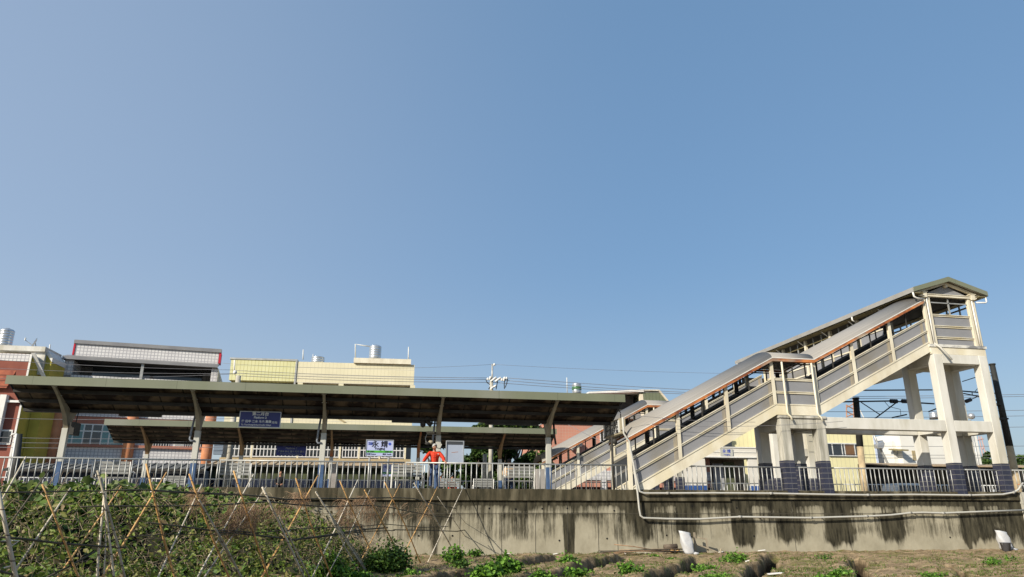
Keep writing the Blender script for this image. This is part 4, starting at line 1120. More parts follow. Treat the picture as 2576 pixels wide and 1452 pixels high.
# --- white tiled house with orange pillars
f = Fac(187, 868, 60, 7.7)
wh = thing('tiled_house', (-18, 62, GZ), 'white tiled house with round orange pillars and a deep dark top floor balcony', 'house')
M_or = mat('orange_pillar', (0.55, 0.235, 0.11), (0.46, 0.18, 0.08), 1.5, 0.7, col3=(0.38, 0.16, 0.09))
M_salm = mat('salmon_tile', (0.40, 0.16, 0.10), (0.34, 0.13, 0.085), 1.5, 0.7, lines=[(0, 0.3, 0.03, (0.28, 0.13, 0.10))])
M_capg = mat('grey_cap_sheet', (0.30, 0.29, 0.28), (0.24, 0.23, 0.23), 1, 0.4, metal=0.3)
M_red = mat('red_paint', (0.50, 0.02, 0.04), (0.42, 0.02, 0.035), 1, 0.5)
U0, Z1 = f.p(187, 866); U1, _ = f.p(556, 885); zcap = f.p(370, 876)[1]
ze = f.p(370, 907)[1]
b = f.mb(); b.box(U0 + 0.12, U1 - 0.12, 0, 0.3, ze, zcap); b.build('tiled_parapet', M_wtile, wh)
b = f.mb(); b.box(U0 - 0.02, U1 + 0.04, -0.12, 0.5, zcap + 0.005, f.p(370, 867)[1]); b.build('parapet_cap', M_capg, wh)
for ua, ub in ((U0 - 0.02, U0 + 0.1), (U1 - 0.1, U1 + 0.05)):
    b = f.mb(); b.box(ua, ub, -0.05, 0.9, ze + 0.11, zcap); b.build('red_side', M_red, wh)
E0, zE = f.p(158, 896, -1.2); E1, _ = f.p(548, 922, -1.2); zE = f.p(350, 909, -1.2)[1]
b = f.mb(); b.prism([(E0, -1.2, zE - 0.10), (E0, -1.2, zE + 0.08), (E0, 0.05, ze + 0.10), (E0, 0.05, ze - 0.1)], (E1 - E0, 0, 0)); b.build('eave', M_capg, wh)
b = f.mb(); b.box(E0, E1, -1.3, -1.201, zE - 0.16, zE + 0.09); b.build('gutter', M_capg, wh)
B0 = E0 + 0.15; B1 = E1 + 0.05
zb_ = f.p(350, 963, -1.0)[1]
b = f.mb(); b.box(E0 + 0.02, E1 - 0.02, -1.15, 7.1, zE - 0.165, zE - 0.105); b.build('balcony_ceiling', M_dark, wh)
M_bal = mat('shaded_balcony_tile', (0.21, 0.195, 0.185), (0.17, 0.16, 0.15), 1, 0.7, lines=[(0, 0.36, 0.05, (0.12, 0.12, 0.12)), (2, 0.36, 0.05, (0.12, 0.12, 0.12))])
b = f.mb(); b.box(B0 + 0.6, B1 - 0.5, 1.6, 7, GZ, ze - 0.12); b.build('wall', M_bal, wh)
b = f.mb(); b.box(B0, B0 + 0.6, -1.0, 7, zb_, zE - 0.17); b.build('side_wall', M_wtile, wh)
b = f.mb(); b.box(B1 - 0.5, B1, -1.0, 7, zb_, zE - 0.17); b.build('side_wall', M_wtile, wh)
u0, u1, z0, z1 = f.rect(222, 916, 510, 956, 1.6)
b = f.mb(); b.box(u0 + 0.3, u1, 1.50, 1.599, z0 + 0.1, z1 - 0.1); o_ = b.build('window', M_glassd, wh)
um = f.p(357, 935, -1.0)[0]
b = f.mb(); b.box(um - 0.10, um + 0.10, -1.1, -0.9, zb_, zE - 0.12); b.build('pillar', M_rail, wh)
b = f.mb(); b.box(B0, B1, -1.0, 1.6, zb_ - 0.25, zb_ + 0.35); b.build('balcony_wall', M_wtile, wh)
# lower storeys
zl1 = f.p(300, 1050, -1.0)[1]; zl2 = f.p(300, 1070, -1.0)[1]
b = f.mb(); b.box(B0 + 0.0, B1 - 0.05, -0.95, 0.5, zl1, zb_ - 0.26); b.build('wall_upper', M_wtile, wh)
b = f.mb(); b.box(B0 + 0.0, B1 - 0.05, -0.90, 0.5, zl2 - 0.0, zl1 - 0.001); b.build('brick_band', M_salm, wh)
zl3 = f.p(300, 1123, -1.0)[1]
b = f.mb(); b.box(B0 + 0.0, B1 - 0.05, -0.86, 0.5, zl3, zl2 - 0.001); b.build('wall_middle', M_wtile, wh)
b = f.mb(); b.box(B0 + 0.0, B1 - 0.05, -0.93, 0.5, GZ, zl3 - 0.001); b.build('wall_lower', M_wtile, wh)
b = f.mb(); b.box(B0 + 0.0, B1, -1.12, -0.94, zl3 - 0.1, zl3 + 0.1); b.build('red_ledge', M_salm, wh)
for px in (136, 327, 525):
    u = f.p(px, 1100, -1.05)[0]; b = f.mb(); b.tube([(u, -1.05, GZ), (u, -1.05, zb_ - 0.26)], 0.40, 16); b.build('round_pillar', M_or, wh, True)
u0, u1, z0, z1 = f.rect(163, 1067, 316, 1121, -0.87)
b = f.mb(); b.box(u0, u1, -0.93, -0.861, z0, z1); wn = b.build('window', M_white, wh)
cols_ = [0.02, 0.13, 0.30, 0.435, 0.60, 0.73, 0.98]
for k in range(6):
    ua = u0 + (u1 - u0) * cols_[k] + 0.05; ub = u0 + (u1 - u0) * cols_[k + 1] - 0.05; zm = z0 + (z1 - z0) * 0.66
    for za, zc in ((z0 + 0.08, zm - 0.05), (zm + 0.05, z1 - 0.08)):
        b = f.mb(); b.box(ua, ub, -0.945, -0.931, za, zc); b.build('pane', M_teal if k not in (2, 3) else M_glassd, wn)
for xa, xb_, m_ in ((372, 425, M_glassd), (440, 462, M_teal), (468, 510, M_glassd)):
    u0, u1, z0, z1 = f.rect(xa, 1112, xb_, 1126, -0.87); b = f.mb(); b.box(u0, u1, -0.93, -0.861, z0, z1 + 0.3); wn = b.build('window', m_, wh); grille(f, u0, u1, z0, z1 + 0.3, -0.97, 8, 1, 0.02, M_railw, wn)
b = f.mb(); u0 = f.p(520, 1150, -1.0)[0]; 

# --- pale yellow clad building
f = Fac(580, 903, 60, -2.7)
yb_ = thing('clad_building', (-4, 63, GZ), 'large pale yellow and cream clad building with barred windows', 'building')
M_ycl = mat('yellow_cladding', (0.60, 0.58, 0.33), (0.54, 0.52, 0.28), 0.7, 0.6, lines=[(0, 0.28, 0.05, (0.44, 0.41, 0.19)), (2, 0.62, 0.04, (0.42, 0.42, 0.24))])
M_ccl = mat('cream_cladding', (0.64, 0.585, 0.41), (0.58, 0.53, 0.365), 0.7, 0.6, lines=[(0, 0.30, 0.035, (0.53, 0.48, 0.33)), (2, 0.62, 0.04, (0.47, 0.44, 0.36))])
U0, Zt = f.p(582, 903); Um, _ = f.p(747, 908); U1, _ = f.p(1043, 918)
zs1 = f.p(660, 958)[1]; zs2 = f.p(900, 966)[1]
Zt = f.p(650, 906)[1]; Zt2 = f.p(900, 914)[1]
b = f.mb(); b.box(U0, Um - 0.08, 0, 6, zs1, Zt); b.build('yellow_cladding', M_ycl, yb_)
b = f.mb(); b.box(U0 - 0.1, Um + 0.05, -0.06, 6.1, Zt + 0.001, Zt + 0.14); b.box(Um - 0.079, Um + 0.05, -0.05, 0.5, GZ + 6, Zt); b.build('corner_trim', M_rail, yb_)
b = f.mb(); b.box(Um + 0.051, U1, 0.02, 6, zs2, Zt2); b.build('cream_cladding', M_ccl, yb_)
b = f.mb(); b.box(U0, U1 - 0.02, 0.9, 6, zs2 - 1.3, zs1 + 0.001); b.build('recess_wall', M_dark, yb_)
for px in (755, 858, 1038):
    u = f.p(px, 967)[0]; b = f.mb(); b.box(u - 0.2, u + 0.2, 0.02, 0.9, zs2 - 1.3, zs2 - 0.001); b.build('pier', M_ccl, yb_)
zw1 = f.p(800, 1110)[1]; zw0 = f.p(800, 1153)[1]
b = f.mb(); b.box(U0, U1, 0.03, 6, zw1, zs2 - 1.3); b.build('cream_wall', M_ccl, yb_)
b = f.mb(); b.box(U0, U1, 0.5, 6, zw0, zw1 - 0.001); b.build('window_band', M_glassd, yb_)
M_tan = mat('tan_tile', (0.40, 0.32, 0.18), (0.34, 0.27, 0.15), 1.4, 0.7, lines=[(0, 0.35, 0.04, (0.30, 0.25, 0.15)), (2, 0.35, 0.04, (0.30, 0.25, 0.15))])
b = f.mb(); b.box(U0, U1, 0.04, 6, GZ, zw0 - 0.001); b.build('tan_wall', M_tan, yb_)
for xa, xb_ in ((580, 630), (636, 746), (752, 852), (862, 900), (906, 952), (960, 1016)):
    u0 = f.p(xa, 1130)[0]; u1 = f.p(xb_, 1130)[0]
    grille(f, u0, u1, zw0 + 0.1, zw1 - 0.08, 0.1, max(5, int((u1 - u0) / 0.26)), 2, 0.03, M_railw, yb_)
    b = f.mb(); b.box(u1 + 0.04, f.p(xb_ + 6, 1130)[0] - 0.02, 0.05, 0.5, zw0, zw1 - 0.001); b.build('window_pier', M_ccl, yb_)
u0, u1, z0, z1 = f.rect(890, 906, 1034, 913); b = f.mb(); b.box(u0, u1, -0.2, 4, Zt2 + 0.001, Zt2 + 0.42); b.build('roof_slab', M_cream, yb_)
u0, u1, z0, z1 = f.rect(605, 1152, 760, 1160); b = f.mb(); b.prism([(U0 - 0.5, -1.6, zw0 - 1.15), (U1, -1.6, zw0 - 1.15), (U1, 0.03, zw0 - 0.45), (U0 - 0.5, 0.03, zw0 - 0.45)], (0, 0, 0.05))
b.build('rusty_lean_to', M_rust, yb_)
b = f.mb(); uu = f.p(822, 1040)[0]; b.prism([(uu, -0.02, f.p(822, 1038)[1]), (uu + 0.3, -0.02, f.p(822, 1038)[1]), (uu + 1.6, -0.02, f.p(845, 1062)[1]), (uu + 1.35, -0.02, f.p(845, 1062)[1])], (0, 0.03, 0)); b.build('stay_bracket', M_tan, yb_)
tank(943, 868, 904, 62, 31, 'tall bright ribbed water tank on the slab of the yellow building', 5)
tank(799, 897, 915, 62, 34, 'half hidden low water tank behind the yellow building parapet', 3)

# --- salmon tiled house with white trim
f = Fac(1370, 1062, 57, 1.5)
sh = thing('salmon_house', (17, 60, GZ), 'salmon tiled house with white trim behind the far staircase', 'house')
M_sal = mat('salmon_small_tile', (0.52, 0.235, 0.165), (0.46, 0.20, 0.14), 1.1, 0.7, lines=[(0, 0.24, 0.035, (0.46, 0.27, 0.20)), (2, 0.24, 0.035, (0.46, 0.27, 0.20))])
Zt = f.p(1450, 1059)[1]; zt2 = f.p(1450, 1068)[1]
U0 = f.p(1368, 1100)[0]; U1 = f.p(1780, 1100)[0]
b = f.mb(); b.box(U0, U1, 0, 8, GZ + 2.2, zt2); b.build('wall', M_sal, sh)
b = f.mb(); b.box(U0 - 0.05, f.p(1520, 1065)[0], -0.1, 8, zt2 + 0.001, Zt); b.build('white_cornice', M_wtile, sh)
b = f.mb(); b.box(f.p(1509, 1100)[0], f.p(1520, 1100)[0], -0.08, -0.001, GZ, zt2); b.build('white_pilaster', M_wtile, sh)
b = f.mb(); b.box(U0, U1, -0.09, 0.0, f.p(1500, 1208)[1], f.p(1500, 1184)[1]); b.build('white_band', M_wtile, sh)
b = f.mb(); b.box(U0, U1, 0.3, 8, GZ, GZ + 2.199); b.build('ground_floor', M_brick, sh)
u0, u1, z0, z1 = f.rect(1522, 1098, 1572, 1128); b = f.mb(); b.box(u0, u1, -0.06, -0.001, z0, z1); w_ = b.build('window', M_white, sh); b = f.mb(); b.box(u0 + 0.1, u1 - 0.1, -0.08, -0.061, z0 + 0.1, z0 + (z1 - z0) * 0.45); b.build('pane', M_glassd, w_); grille(f, u0 + 0.1, u1 - 0.1, z0 + 0.1, z0 + (z1 - z0) * 0.45, -0.12, 8, 1, 0.02, M_railw, w_)
u0, z0 = f.p(1445, 1125); 
b = f.mb(); b.tube([(u0 - 0.4, -0.3, z0 - 0.2), (u0, -0.3, z0 + 0.15), (u0 + 0.5, -0.3, z0 + 0.25)], 0.22, 8); b.build('awning_roll', M_white, sh, True)
tank(1451, 963, 990, 60, 23, 'steel water tank with a green band above the canopy right end', 3, mat('green_label', (0.05, 0.16, 0.05), (0.04, 0.12, 0.04), 3, 0.5))
# --- green roof-top shed
f = Fac(1617, 981, 62, 0)
gs = thing('rooftop_shed', (20, 64, GZ), 'green corrugated rooftop shed with a white eave right of the near canopy', 'shed')
M_gcl = mat('green_cladding', (0.155, 0.175, 0.115), (0.13, 0.15, 0.095), 0.8, 0.6, lines=[(0, 0.33, 0.05, (0.10, 0.115, 0.07))])
ua, za = f.p(1617, 983); ub, zb2 = f.p(1657, 984); uc, zc = f.p(1690, 1024); zl = f.p(1640, 1035)[1]
b = f.mb(); b.prism([(ua, 0, GZ), (uc + 0.3, 0, GZ), (uc + 0.3, 0, zc - 0.2), (uc, 0, zc), (ub, 0, zb2), (ua, 0, za)], (0, 7, 0)); b.build('wall', M_gcl, gs)
u9 = f.p(1480, 990)[0]
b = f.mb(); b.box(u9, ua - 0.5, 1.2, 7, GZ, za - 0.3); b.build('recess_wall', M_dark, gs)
b = f.mb(); b.box(u9, ua - 0.001, -0.02, 7, za - 2.6, za - 2.0); b.build('parapet', mat('grey_parapet', (0.22, 0.22, 0.21), (0.17, 0.17, 0.165), 1, 0.8), gs)
b = f.mb(); b.box(ua - 0.32, ua - 0.001, -0.03, 0.3, GZ, za - 0.32); b.build('corner_post', M_cream, gs)
b = f.mb(); b.prism([(u9, -0.15, za - 0.42), (ua + 0.05, -0.15, za - 0.12), (ua + 0.05, -0.15, za + 0.10), (u9, -0.15, za - 0.28)], (0, 7, 0)); b.build('white_eave', M_white, gs)
b = f.mb(); b.beam((ub, -0.05, zb2 + 0.06), (uc, -0.05, zc + 0.06), 0.12, 0.16); b.beam((ua + 0.06, -0.05, za + 0.02), (ub, -0.05, zb2 + 0.06), 0.12, 0.12); b.build('roof_edge', M_cream, gs)

# --- low houses right behind the tracks on the left (corrugated roofs)
def lowhouse(xa, xb_, yr0, yr1, Y, mr, mw, label, base=None, name='low_house'):
    f = Fac(xa, yr1, Y, 0); u1, ze = f.p(xb_, yr1); ze = f.p((xa + xb_) / 2, yr1)[1]; zr = f.p((xa + xb_) / 2, yr0, 2.2)[1]
    t = thing(name, (f.o.x + u1 / 2, Y + 1, GZ), label, 'house')
    b = f.mb(); b.prism([(0, -0.35, ze), (0, 2.2, zr), (0, 4.8, ze), (0, 4.8, ze - 0.05), (0, 2.2, zr - 0.06), (0, -0.35, ze - 0.06)], (u1, 0, 0)); b.build('roof', mr, t)
    n = int(u1 / 0.55); b = f.mb()
    for k in range(n):
        x = 0.2 + k * u1 / n; b.beam((x, -0.4, ze + 0.02), (x, 2.2, zr + 0.03), 0.11, 0.05)
    b.build('roof_ribs', mr, t)
    b = f.mb(); b.box(0.1, u1 - 0.1, 0, 4.6, GZ, ze - 0.02); b.build('wall', mw, t)
    b = f.mb(); b.box(0, u1, -0.42, -0.351, ze - 0.12, ze + 0.02); b.build('eave_board', M_dark, t)
    if base:
        b = f.mb(); b.box(0.09, u1 - 0.09, -0.03, -0.001, GZ, base[1]); b.build('base_band', base[0], t)
    return t, f
M_rg = mat('grey_corrugated', (0.14, 0.14, 0.135), (0.07, 0.07, 0.067), 1.2, 0.7)
M_rt = mat('tan_corrugated', (0.42, 0.31, 0.19), (0.30, 0.22, 0.14), 1.2, 0.7)
M_gw = mat('grey_white_wall', (0.33, 0.33, 0.335), (0.27, 0.27, 0.275), 0.8, 0.8)
M_navyw = mat('navy_wall_band', (0.008, 0.014, 0.035), (0.006, 0.010, 0.025), 1, 0.6)
M_dkg = mat('dark_green_slats', (0.085, 0.10, 0.045), (0.02, 0.022, 0.014), 1.5, 0.8, stretch=(3, 1, 0.2), lines=[(0, 0.8, 0.12, (0.015, 0.015, 0.012))])
lowhouse(14, 325, 1167, 1182, 48.5, M_rg, M_gw, 'low grey house with a ribbed grey roof, left behind the railings', (M_navyw, 3.95))
lowhouse(330, 519, 1166, 1181, 48.5, M_rg, M_gw, 'low grey house with a ribbed roof in front of the middle orange pillar', (M_navyw, 3.95))
lowhouse(522, 1044, 1163, 1172, 50.0, M_rt, M_dkg, 'long low building with a tan ribbed roof below the barred windows', (M_navyw, 3.75))
# low red brown fence panel on far side
t = thing('brick_fence', (-12, 46.2, GZ), 'low dark red brick fence behind the white railing, left', 'fence')
b = MB(); b.box(-24, -2, 46.2, 46.4, GZ, 2.62); b.build('panel', M_brick, t)
b = MB(); b.box(-24.02, -1.98, 46.16, 46.44, 2.621, 2.70); b.build('fence_cap', M_conc_d, t)

# --- white station house with the name plate
SY = 56
f = Fac(1700, 1150, SY, 0)
sth = thing('station_house', (28, 58, GZ), 'white station house with a navy base band and an open doorway', 'building')
M_stw = mat('station_white', (0.66, 0.62, 0.55), (0.60, 0.56, 0.49), 0.7, 0.8)
zt = f.p(1880, 1128)[1]; zt = f.p(1850, 1127)[1]; U0 = 0; U1 = f.p(1908, 1160)[0]
ud0, ud1, zd0, zd1 = f.rect(1776, 1153, 1885, 1230); zl = f.p(1830, 1151)[1]
zs_ = f.p(1820, 1222)[1]; bz = zs_ - GZ
M_stb = mat('station_blue', (0.04, 0.10, 0.30), (0.03, 0.08, 0.25), 1, 0.6)
b = f.mb(); b.box(U0, U1, 0, 3, zl, zt); b.box(U0, ud0, 0, 0.25, zs_ + 0.001, zl - 0.001); b.box(ud1, U1, 0, 0.25, zs_ + 0.001, zl - 0.001); b.build('wall', M_stw, sth)
b = f.mb(); b.box(U0, U1, -0.06, 0.3, zt + 0.001, zt + 0.08); b.box(U0, U1, -0.12, -0.001, zl - 0.02, zl + 0.08); b.box(U0, U1, -0.04, -0.001, zl + 0.42, zl + 0.46); b.build('cornice', M_white, sth)
for ua, ub in ((U0, ud0 - 0.001), (ud1 + 0.001, U1)):
    b = f.mb(); b.box(ua, ub, -0.02, 0.27, GZ, zs_); b.build('blue_base', M_stb, sth)
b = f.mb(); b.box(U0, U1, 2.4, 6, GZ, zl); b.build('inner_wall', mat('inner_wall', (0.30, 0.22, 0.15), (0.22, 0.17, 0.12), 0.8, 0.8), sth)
for px0, px1, m_ in ((1778, 1790, M_dark), (1793, 1820, M_gw), (1821, 1848, mat('doorway_green', (0.10, 0.11, 0.06), (0.05, 0.055, 0.03), 1, 0.8))):
    u0 = f.p(px0, 1190, 1.6)[0]; u1 = f.p(px1, 1190, 1.6)[0]; b = f.mb(); b.box(u0, u1, 1.55, 1.7, GZ, zl - (0.25 if m_ is not M_gw else 0.4)); b.build('door', m_, sth)
u0, u1, z0, z1 = f.rect(1811, 1129, 1842, 1148)
b = f.mb(); b.box(u0, u1, -0.10, -0.041, z0, z1); pl = b.build('name_plate', M_post, sth)
cx = f.o.x + (u0 + u1) / 2
text('lettering', '永 靖', cx, SY - 0.105, z0 + (z1 - z0) * 0.63, 0.32, M_navy2, pl)
text('lettering', 'Yongjing', cx, SY - 0.105, z0 + (z1 - z0) * 0.20, 0.17, M_navy2, pl)
u0, u1, z0, z1 = f.rect(1922 - 1, 1180, 1930, 1196)
# small sign on pillar
u0, u1, z0, z1 = f.rect(1922, 1188, 1931, 1203)

# --- pale yellow sheds behind / beside the station house
M_ysh = mat('pale_yellow_sheet', (0.74, 0.68, 0.40), (0.68, 0.62, 0.35), 0.6, 0.55, lines=[(0, 0.42, 0.07, (0.60, 0.55, 0.33))])
f = Fac(1840, 1090, 61, 0)
t = thing('metal_shed', (32, 62, GZ), 'pale yellow metal shed wall rising behind the white station house', 'shed')
u1 = f.p(1922, 1100)[0]; zt = f.p(1880, 1062)[1]; b = f.mb(); b.box(-4.0, u1, 0, 5, GZ, zt); b.build('wall', M_ysh, t)
b = f.mb(); u0, ua, z0, z1 = f.rect(1796, 1103, 1836, 1124); b.box(u0, ua, -0.35, -0.001, z0, z1); w_ = b.build('window', M_glassd, t); b = f.mb(); b.box(u0 - 0.08, ua + 0.08, -0.42, -0.351, z1 - 0.15, z1 + 0.12); b.build('frame', mat('blue_frame', (0.16, 0.26, 0.42), (0.13, 0.22, 0.36), 2, 0.5), w_)
f = Fac(2070, 1090, 58, 0)
ys = thing('metal_shed', (42, 60, GZ), 'pale yellow metal shed with a wide window, between the landing and tower columns', 'shed')
u1 = f.p(2203, 1150)[0]; zt = f.p(2140, 1068)[1]; b = f.mb(); b.box(-1.5, u1, 0, 7, GZ, zt); b.build('wall', M_ysh, ys)
b = f.mb(); b.box(u1 + 0.001, u1 + 0.22, -0.03, 7, GZ, zt); b.build('corner_trim', mat('blue_white_trim', (0.52, 0.58, 0.72), (0.46, 0.52, 0.66), 1, 0.5), ys)
u0, ua, z0, z1 = f.rect(2083, 1118, 2168, 1146)
b = f.mb(); b.box(u0, ua, -0.06, -0.001, z0, z1); w_ = b.build('window', M_glassd, ys)
b = f.mb(); b.box(u0 - 0.05, ua + 0.05, -0.12, -0.001, z1 + 0.001, z1 + 0.1); b.box(u0 - 0.05, ua + 0.05, -0.12, -0.001, z0 - 0.08, z0 - 0.001)
for q in (0.12, 0.40, 0.48, 0.78): b.box(u0 + (ua - u0) * q - 0.04, u0 + (ua - u0) * q + 0.04, -0.09, -0.061, z0, z1)
b.build('frame', M_railw, w_)
b = f.mb(); b.box(u0 + (ua - u0) * 0.50, u0 + (ua - u0) * 0.76, -0.075, -0.0605, z0 + 0.02, z1 - 0.02); b.build('brown_board', mat('brown_board', (0.18, 0.10, 0.05), (0.15, 0.08, 0.04), 2, 0.7), w_)
# cream house glimpsed between landing columns
f = Fac(1925, 1095, 59.5, 0)
t = thing('beige_house', (36, 61, GZ), 'beige house with a metal awning glimpsed between the landing columns', 'house')
u1 = f.p(2066, 1100)[0]; zt = f.p(1990, 1072)[1]; b = f.mb(); b.box(0, u1, 0, 5, GZ, zt); b.build('wall', mat('beige_render', (0.50, 0.46, 0.40), (0.44, 0.40, 0.35), 0.7, 0.8), t)
za = f.p(1990, 1119)[1]; b = f.mb(); b.prism([(0.1, -1.3, za - 0.35), (0.1, 0, za + 0.1), (0.1, 0, za), (0.1, -1.3, za - 0.5)], (u1 - 0.2, 0, 0)); b.build('awning', M_white, t)
b = f.mb(); b.box(0.3, u1 - 0.3, -0.05, -0.001, za - 1.0, za - 0.1); b.build('dark_opening', M_dark, t)

# --- white houses far right
f = Fac(2215, 1150, 60, 0)
M_hw = mat('white_render', (0.72, 0.70, 0.64), (0.66, 0.63, 0.57), 0.5, 0.8)
M_hc = mat('cream_render', (0.68, 0.62, 0.42), (0.62, 0.56, 0.37), 0.5, 0.8)
t = thing('cream_house', (46, 63, GZ), 'low cream house with one dark window behind the leaning lamp post', 'house')
u1 = f.p(2300, 1150)[0]; zt = f.p(2250, 1132)[1]; b = f.mb(); b.box(-3, u1, 0, 6, GZ, zt); b.build('wall', M_hc, t)
b = f.mb(); b.box(-3.05, u1 + 0.02, -0.1, 6.1, zt + 0.001, zt + 0.3); b.build('roof_edge', M_hw, t)
u0, ua, z0, z1 = f.rect(2214, 1160, 2238, 1175); b = f.mb(); b.box(u0, ua, -0.05, -0.001, z0, z1); b.build('window', M_glassd, t)
b = f.mb(); b.box(-3, f.p(2270, 1150)[0], -0.4, -0.101, f.p(2240, 1152)[1], f.p(2240, 1149)[1]); b.build('canopy_ledge', M_olive, t)
f = Fac(2270, 1100, 57, 0)
t = thing('white_house', (52, 60, GZ), 'tall plain white house with a stepped front between the rear tower columns', 'house')
def blk(xa, xb_, ya, v0, v1, nm='wall', m_=M_hw):
    u0 = f.p(xa, ya, v0)[0]; u1 = f.p(xb_, ya, v0)[0]; z = f.p((xa + xb_) / 2, ya, v0)[1]; b = f.mb(); b.box(u0, u1, v0, v1, GZ, z); return b.build(nm, m_, t)
blk(2262, 2410, 1092, 0, 5); blk(2243, 2268, 1110, 0.6, 4.6, 'side_block'); 
u0, ua, z0, z1 = f.rect(2295, 1134, 2316, 1158); b = f.mb(); b.box(u0, ua, -0.05, -0.001, z0, z1); b.build('window', M_tan, t)
u0, ua, z0, z1 = f.rect(2248, 1134, 2266, 1140); b = f.mb(); b.prism([(u0, -1.0, z1 - 0.1), (ua, -1.0, z1 - 0.1), (ua, 0.6, z1 + 0.1), (u0, 0.6, z1 + 0.1)], (0, 0, 0.12)); b.build('ledge', M_olive, t)
f = Fac(2400, 1100, 62, 0)
t = thing('white_house', (60, 65, GZ), 'narrow white house at the right between the tower columns', 'house')
blk(2404, 2456, 1093, 0, 5)
# dark bicycle shed with a tin roof
f = Fac(2218, 1168, 49, 0)
t = thing('bicycle_shed', (49, 51, GZ), 'long low bicycle shed with a thin tin roof and dark inside, right', 'shed')
u1 = f.p(2640, 1168)[0]; zt = f.p(2400, 1168)[1]
b = f.mb(); b.prism([(0, -0.2, zt - 0.12), (0, 2.6, zt + 0.2), (0, 2.6, zt + 0.12), (0, -0.2, zt - 0.2)], (u1, 0, 0)); b.build('tin_roof', M_rt, t)
b = f.mb(); b.box(0, u1, 2.7, 2.8, GZ, zt + 0.1); b.build('back_wall', M_dark, t)
for k in range(7):
    u = 0.3 + k * (u1 - 0.6) / 6; b = f.mb(); b.box(u - 0.05, u + 0.05, 0, 0.1, GZ, zt - 0.13); b.build('shed_post', M_dark, t)
# parked van and scooter under it
def car(px, Y, L_, H_, m_, label):
    p = at(px, 1200, Y); t = thing('parked_car', (p.x, Y, GZ), label, 'car')
    prof = [(-.5, .18), (-.5, .52), (-.42, .60), (-.34, .95), (-.28, 1.0), (.12, 1.0), (.27, .66), (.46, .58), (.5, .45), (.5, .18)]
    b = MB(); b.prism([(p.x + a * L_, Y - 0.8, GZ + c2 * H_) for a, c2 in prof], (0, 1.6, 0)); b.build('body', m_, t, bevel=0.06)
    b = MB(); b.prism([(p.x + a * L_, Y - 0.82, GZ + c2 * H_) for a, c2 in ((-.36, .64), (-.30, .93), (.10, .93), (.22, .64))], (0, 0.018, 0)); b.build('window', M_glassd, t)
    for a in (-.32, .32):
        b = MB(); b.tube([(p.x + a * L_, Y - 0.84, GZ + .3), (p.x + a * L_, Y - 0.62, GZ + .3)], 0.3, 16); b.build('wheel', M_dark, t)
car(2275, 47.8, 3.9, 2.25, M_hw, 'white van parked before the dark shed')
car(2560, 47.8, 3.9, 1.6, mat('tan_car', (0.5, 0.36, 0.22), (0.45, 0.32, 0.2), 1, 0.4), 'tan car at the right edge behind the railing')
def scooter(px, Y, m_, label):
    p = at(px, 1200, Y); x = p.x
    t = thing('scooter', (x, Y, 2.5 if Y < 46 else GZ + 0.9), label, 'scooter', 'motor scooters parked by the shed')
    z = GZ + 0.95
    for dx in (-0.6, 0.6):
        b = MB(); b.tube([(x + dx, Y - 0.06, z + 0.25), (x + dx, Y + 0.06, z + 0.25)], 0.25, 14); b.build('wheel', M_dark, t)
    b = MB(); b.prism([(x - 0.75, Y - 0.13, z + 0.5), (x - 0.1, Y - 0.13, z + 0.42), (x + 0.3, Y - 0.13, z + 0.3), (x + 0.5, Y - 0.13, z + 0.9), (x + 0.4, Y - 0.13, z + 0.95), (x + 0.2, Y - 0.13, z + 0.5), (x - 0.1, Y - 0.13, z + 0.7), (x - 0.7, Y - 0.13, z + 0.78)], (0, 0.26, 0)); b.build('body', m_, t, bevel=0.03)
    b = MB(); b.tube([(x + 0.42, Y - 0.28, z + 1.05), (x + 0.42, Y + 0.28, z + 1.05)], 0.02, 6); b.tube([(x + 0.4, Y, z + 0.8), (x + 0.42, Y, z + 1.05)], 0.03, 6); b.build('handlebar', M_dark, t)
b = MB(); b.box(40.5, 60, 46.9, 50.5, GZ + 0.005, GZ + 0.94); tag(b.build('raised_yard', M_conc_d), 'raised concrete yard before the bicycle shed', None, None, 'structure')
for px, m_, lb in ((2315, M_alu, 'silver scooter right of the white van'), (2375, M_glassd, 'black scooter between the tower columns'), (2480, M_alu, 'silver scooter between the last two columns'), (2235, M_glassd, 'dark scooter left of the white van')):
    scooter(px, 48.0, m_, lb)

# ---------------------------------------------------------------- poles and wires
M_cpole = mat('concrete_pole', (0.46, 0.43, 0.36), (0.34, 0.32, 0.27), 2, 0.85)
M_tpole = mat('tan_pole', (0.52, 0.40, 0.24), (0.28, 0.22, 0.14), 2.2, 0.8, contrast=0.7)
M_blk = mat('tarred_pole', (0.035, 0.035, 0.032), (0.02, 0.02, 0.018), 2, 0.6)
# utility pole in the middle
t = thing('utility_pole', at(1232, 1225, 47), 'concrete utility pole with insulators rising behind the near canopy', 'utility pole', 'concrete utility poles')
pb = at(1234, 1225, 47); pt = at(1236, 960, 47); x = pb.x
b = MB(); b.tube([(x, 47, GZ), (x, 47, pt.z)], [0.17, 0.12], 12); b.build('pole', M_cpole, t, True)
pt2 = at(1239.5, 916, 47); b = MB(); b.tube([(x + 0.05, 47, pt.z - 0.3), (x + 0.05, 47, pt2.z)], 0.06, 8); b.build('mast', M_rail, t, True)
def Q(xx, yy, Y=47): return at(1202.1 + xx * 0.05836 * 1.0, 903.9 + yy * 0.05836, Y)
b = MB(); b.beam(Q(420, 860), Q(1250, 850), 0.09, 0.09); b.beam(Q(560, 820), Q(1200, 900), 0.07, 0.07); b.build('cross_arm', M_cpole, t)
for a, c2 in (((550, 960), (790, 780)), ((745, 960), (990, 790)), ((680, 1200), (790, 1130)), ((560, 1280), (660, 1200))):
    b = MB(); b.tube([Q(*a, 46.9), Q(*c2, 46.9)], 0.07, 8); b.build('fuse_tube', M_white, t, True)
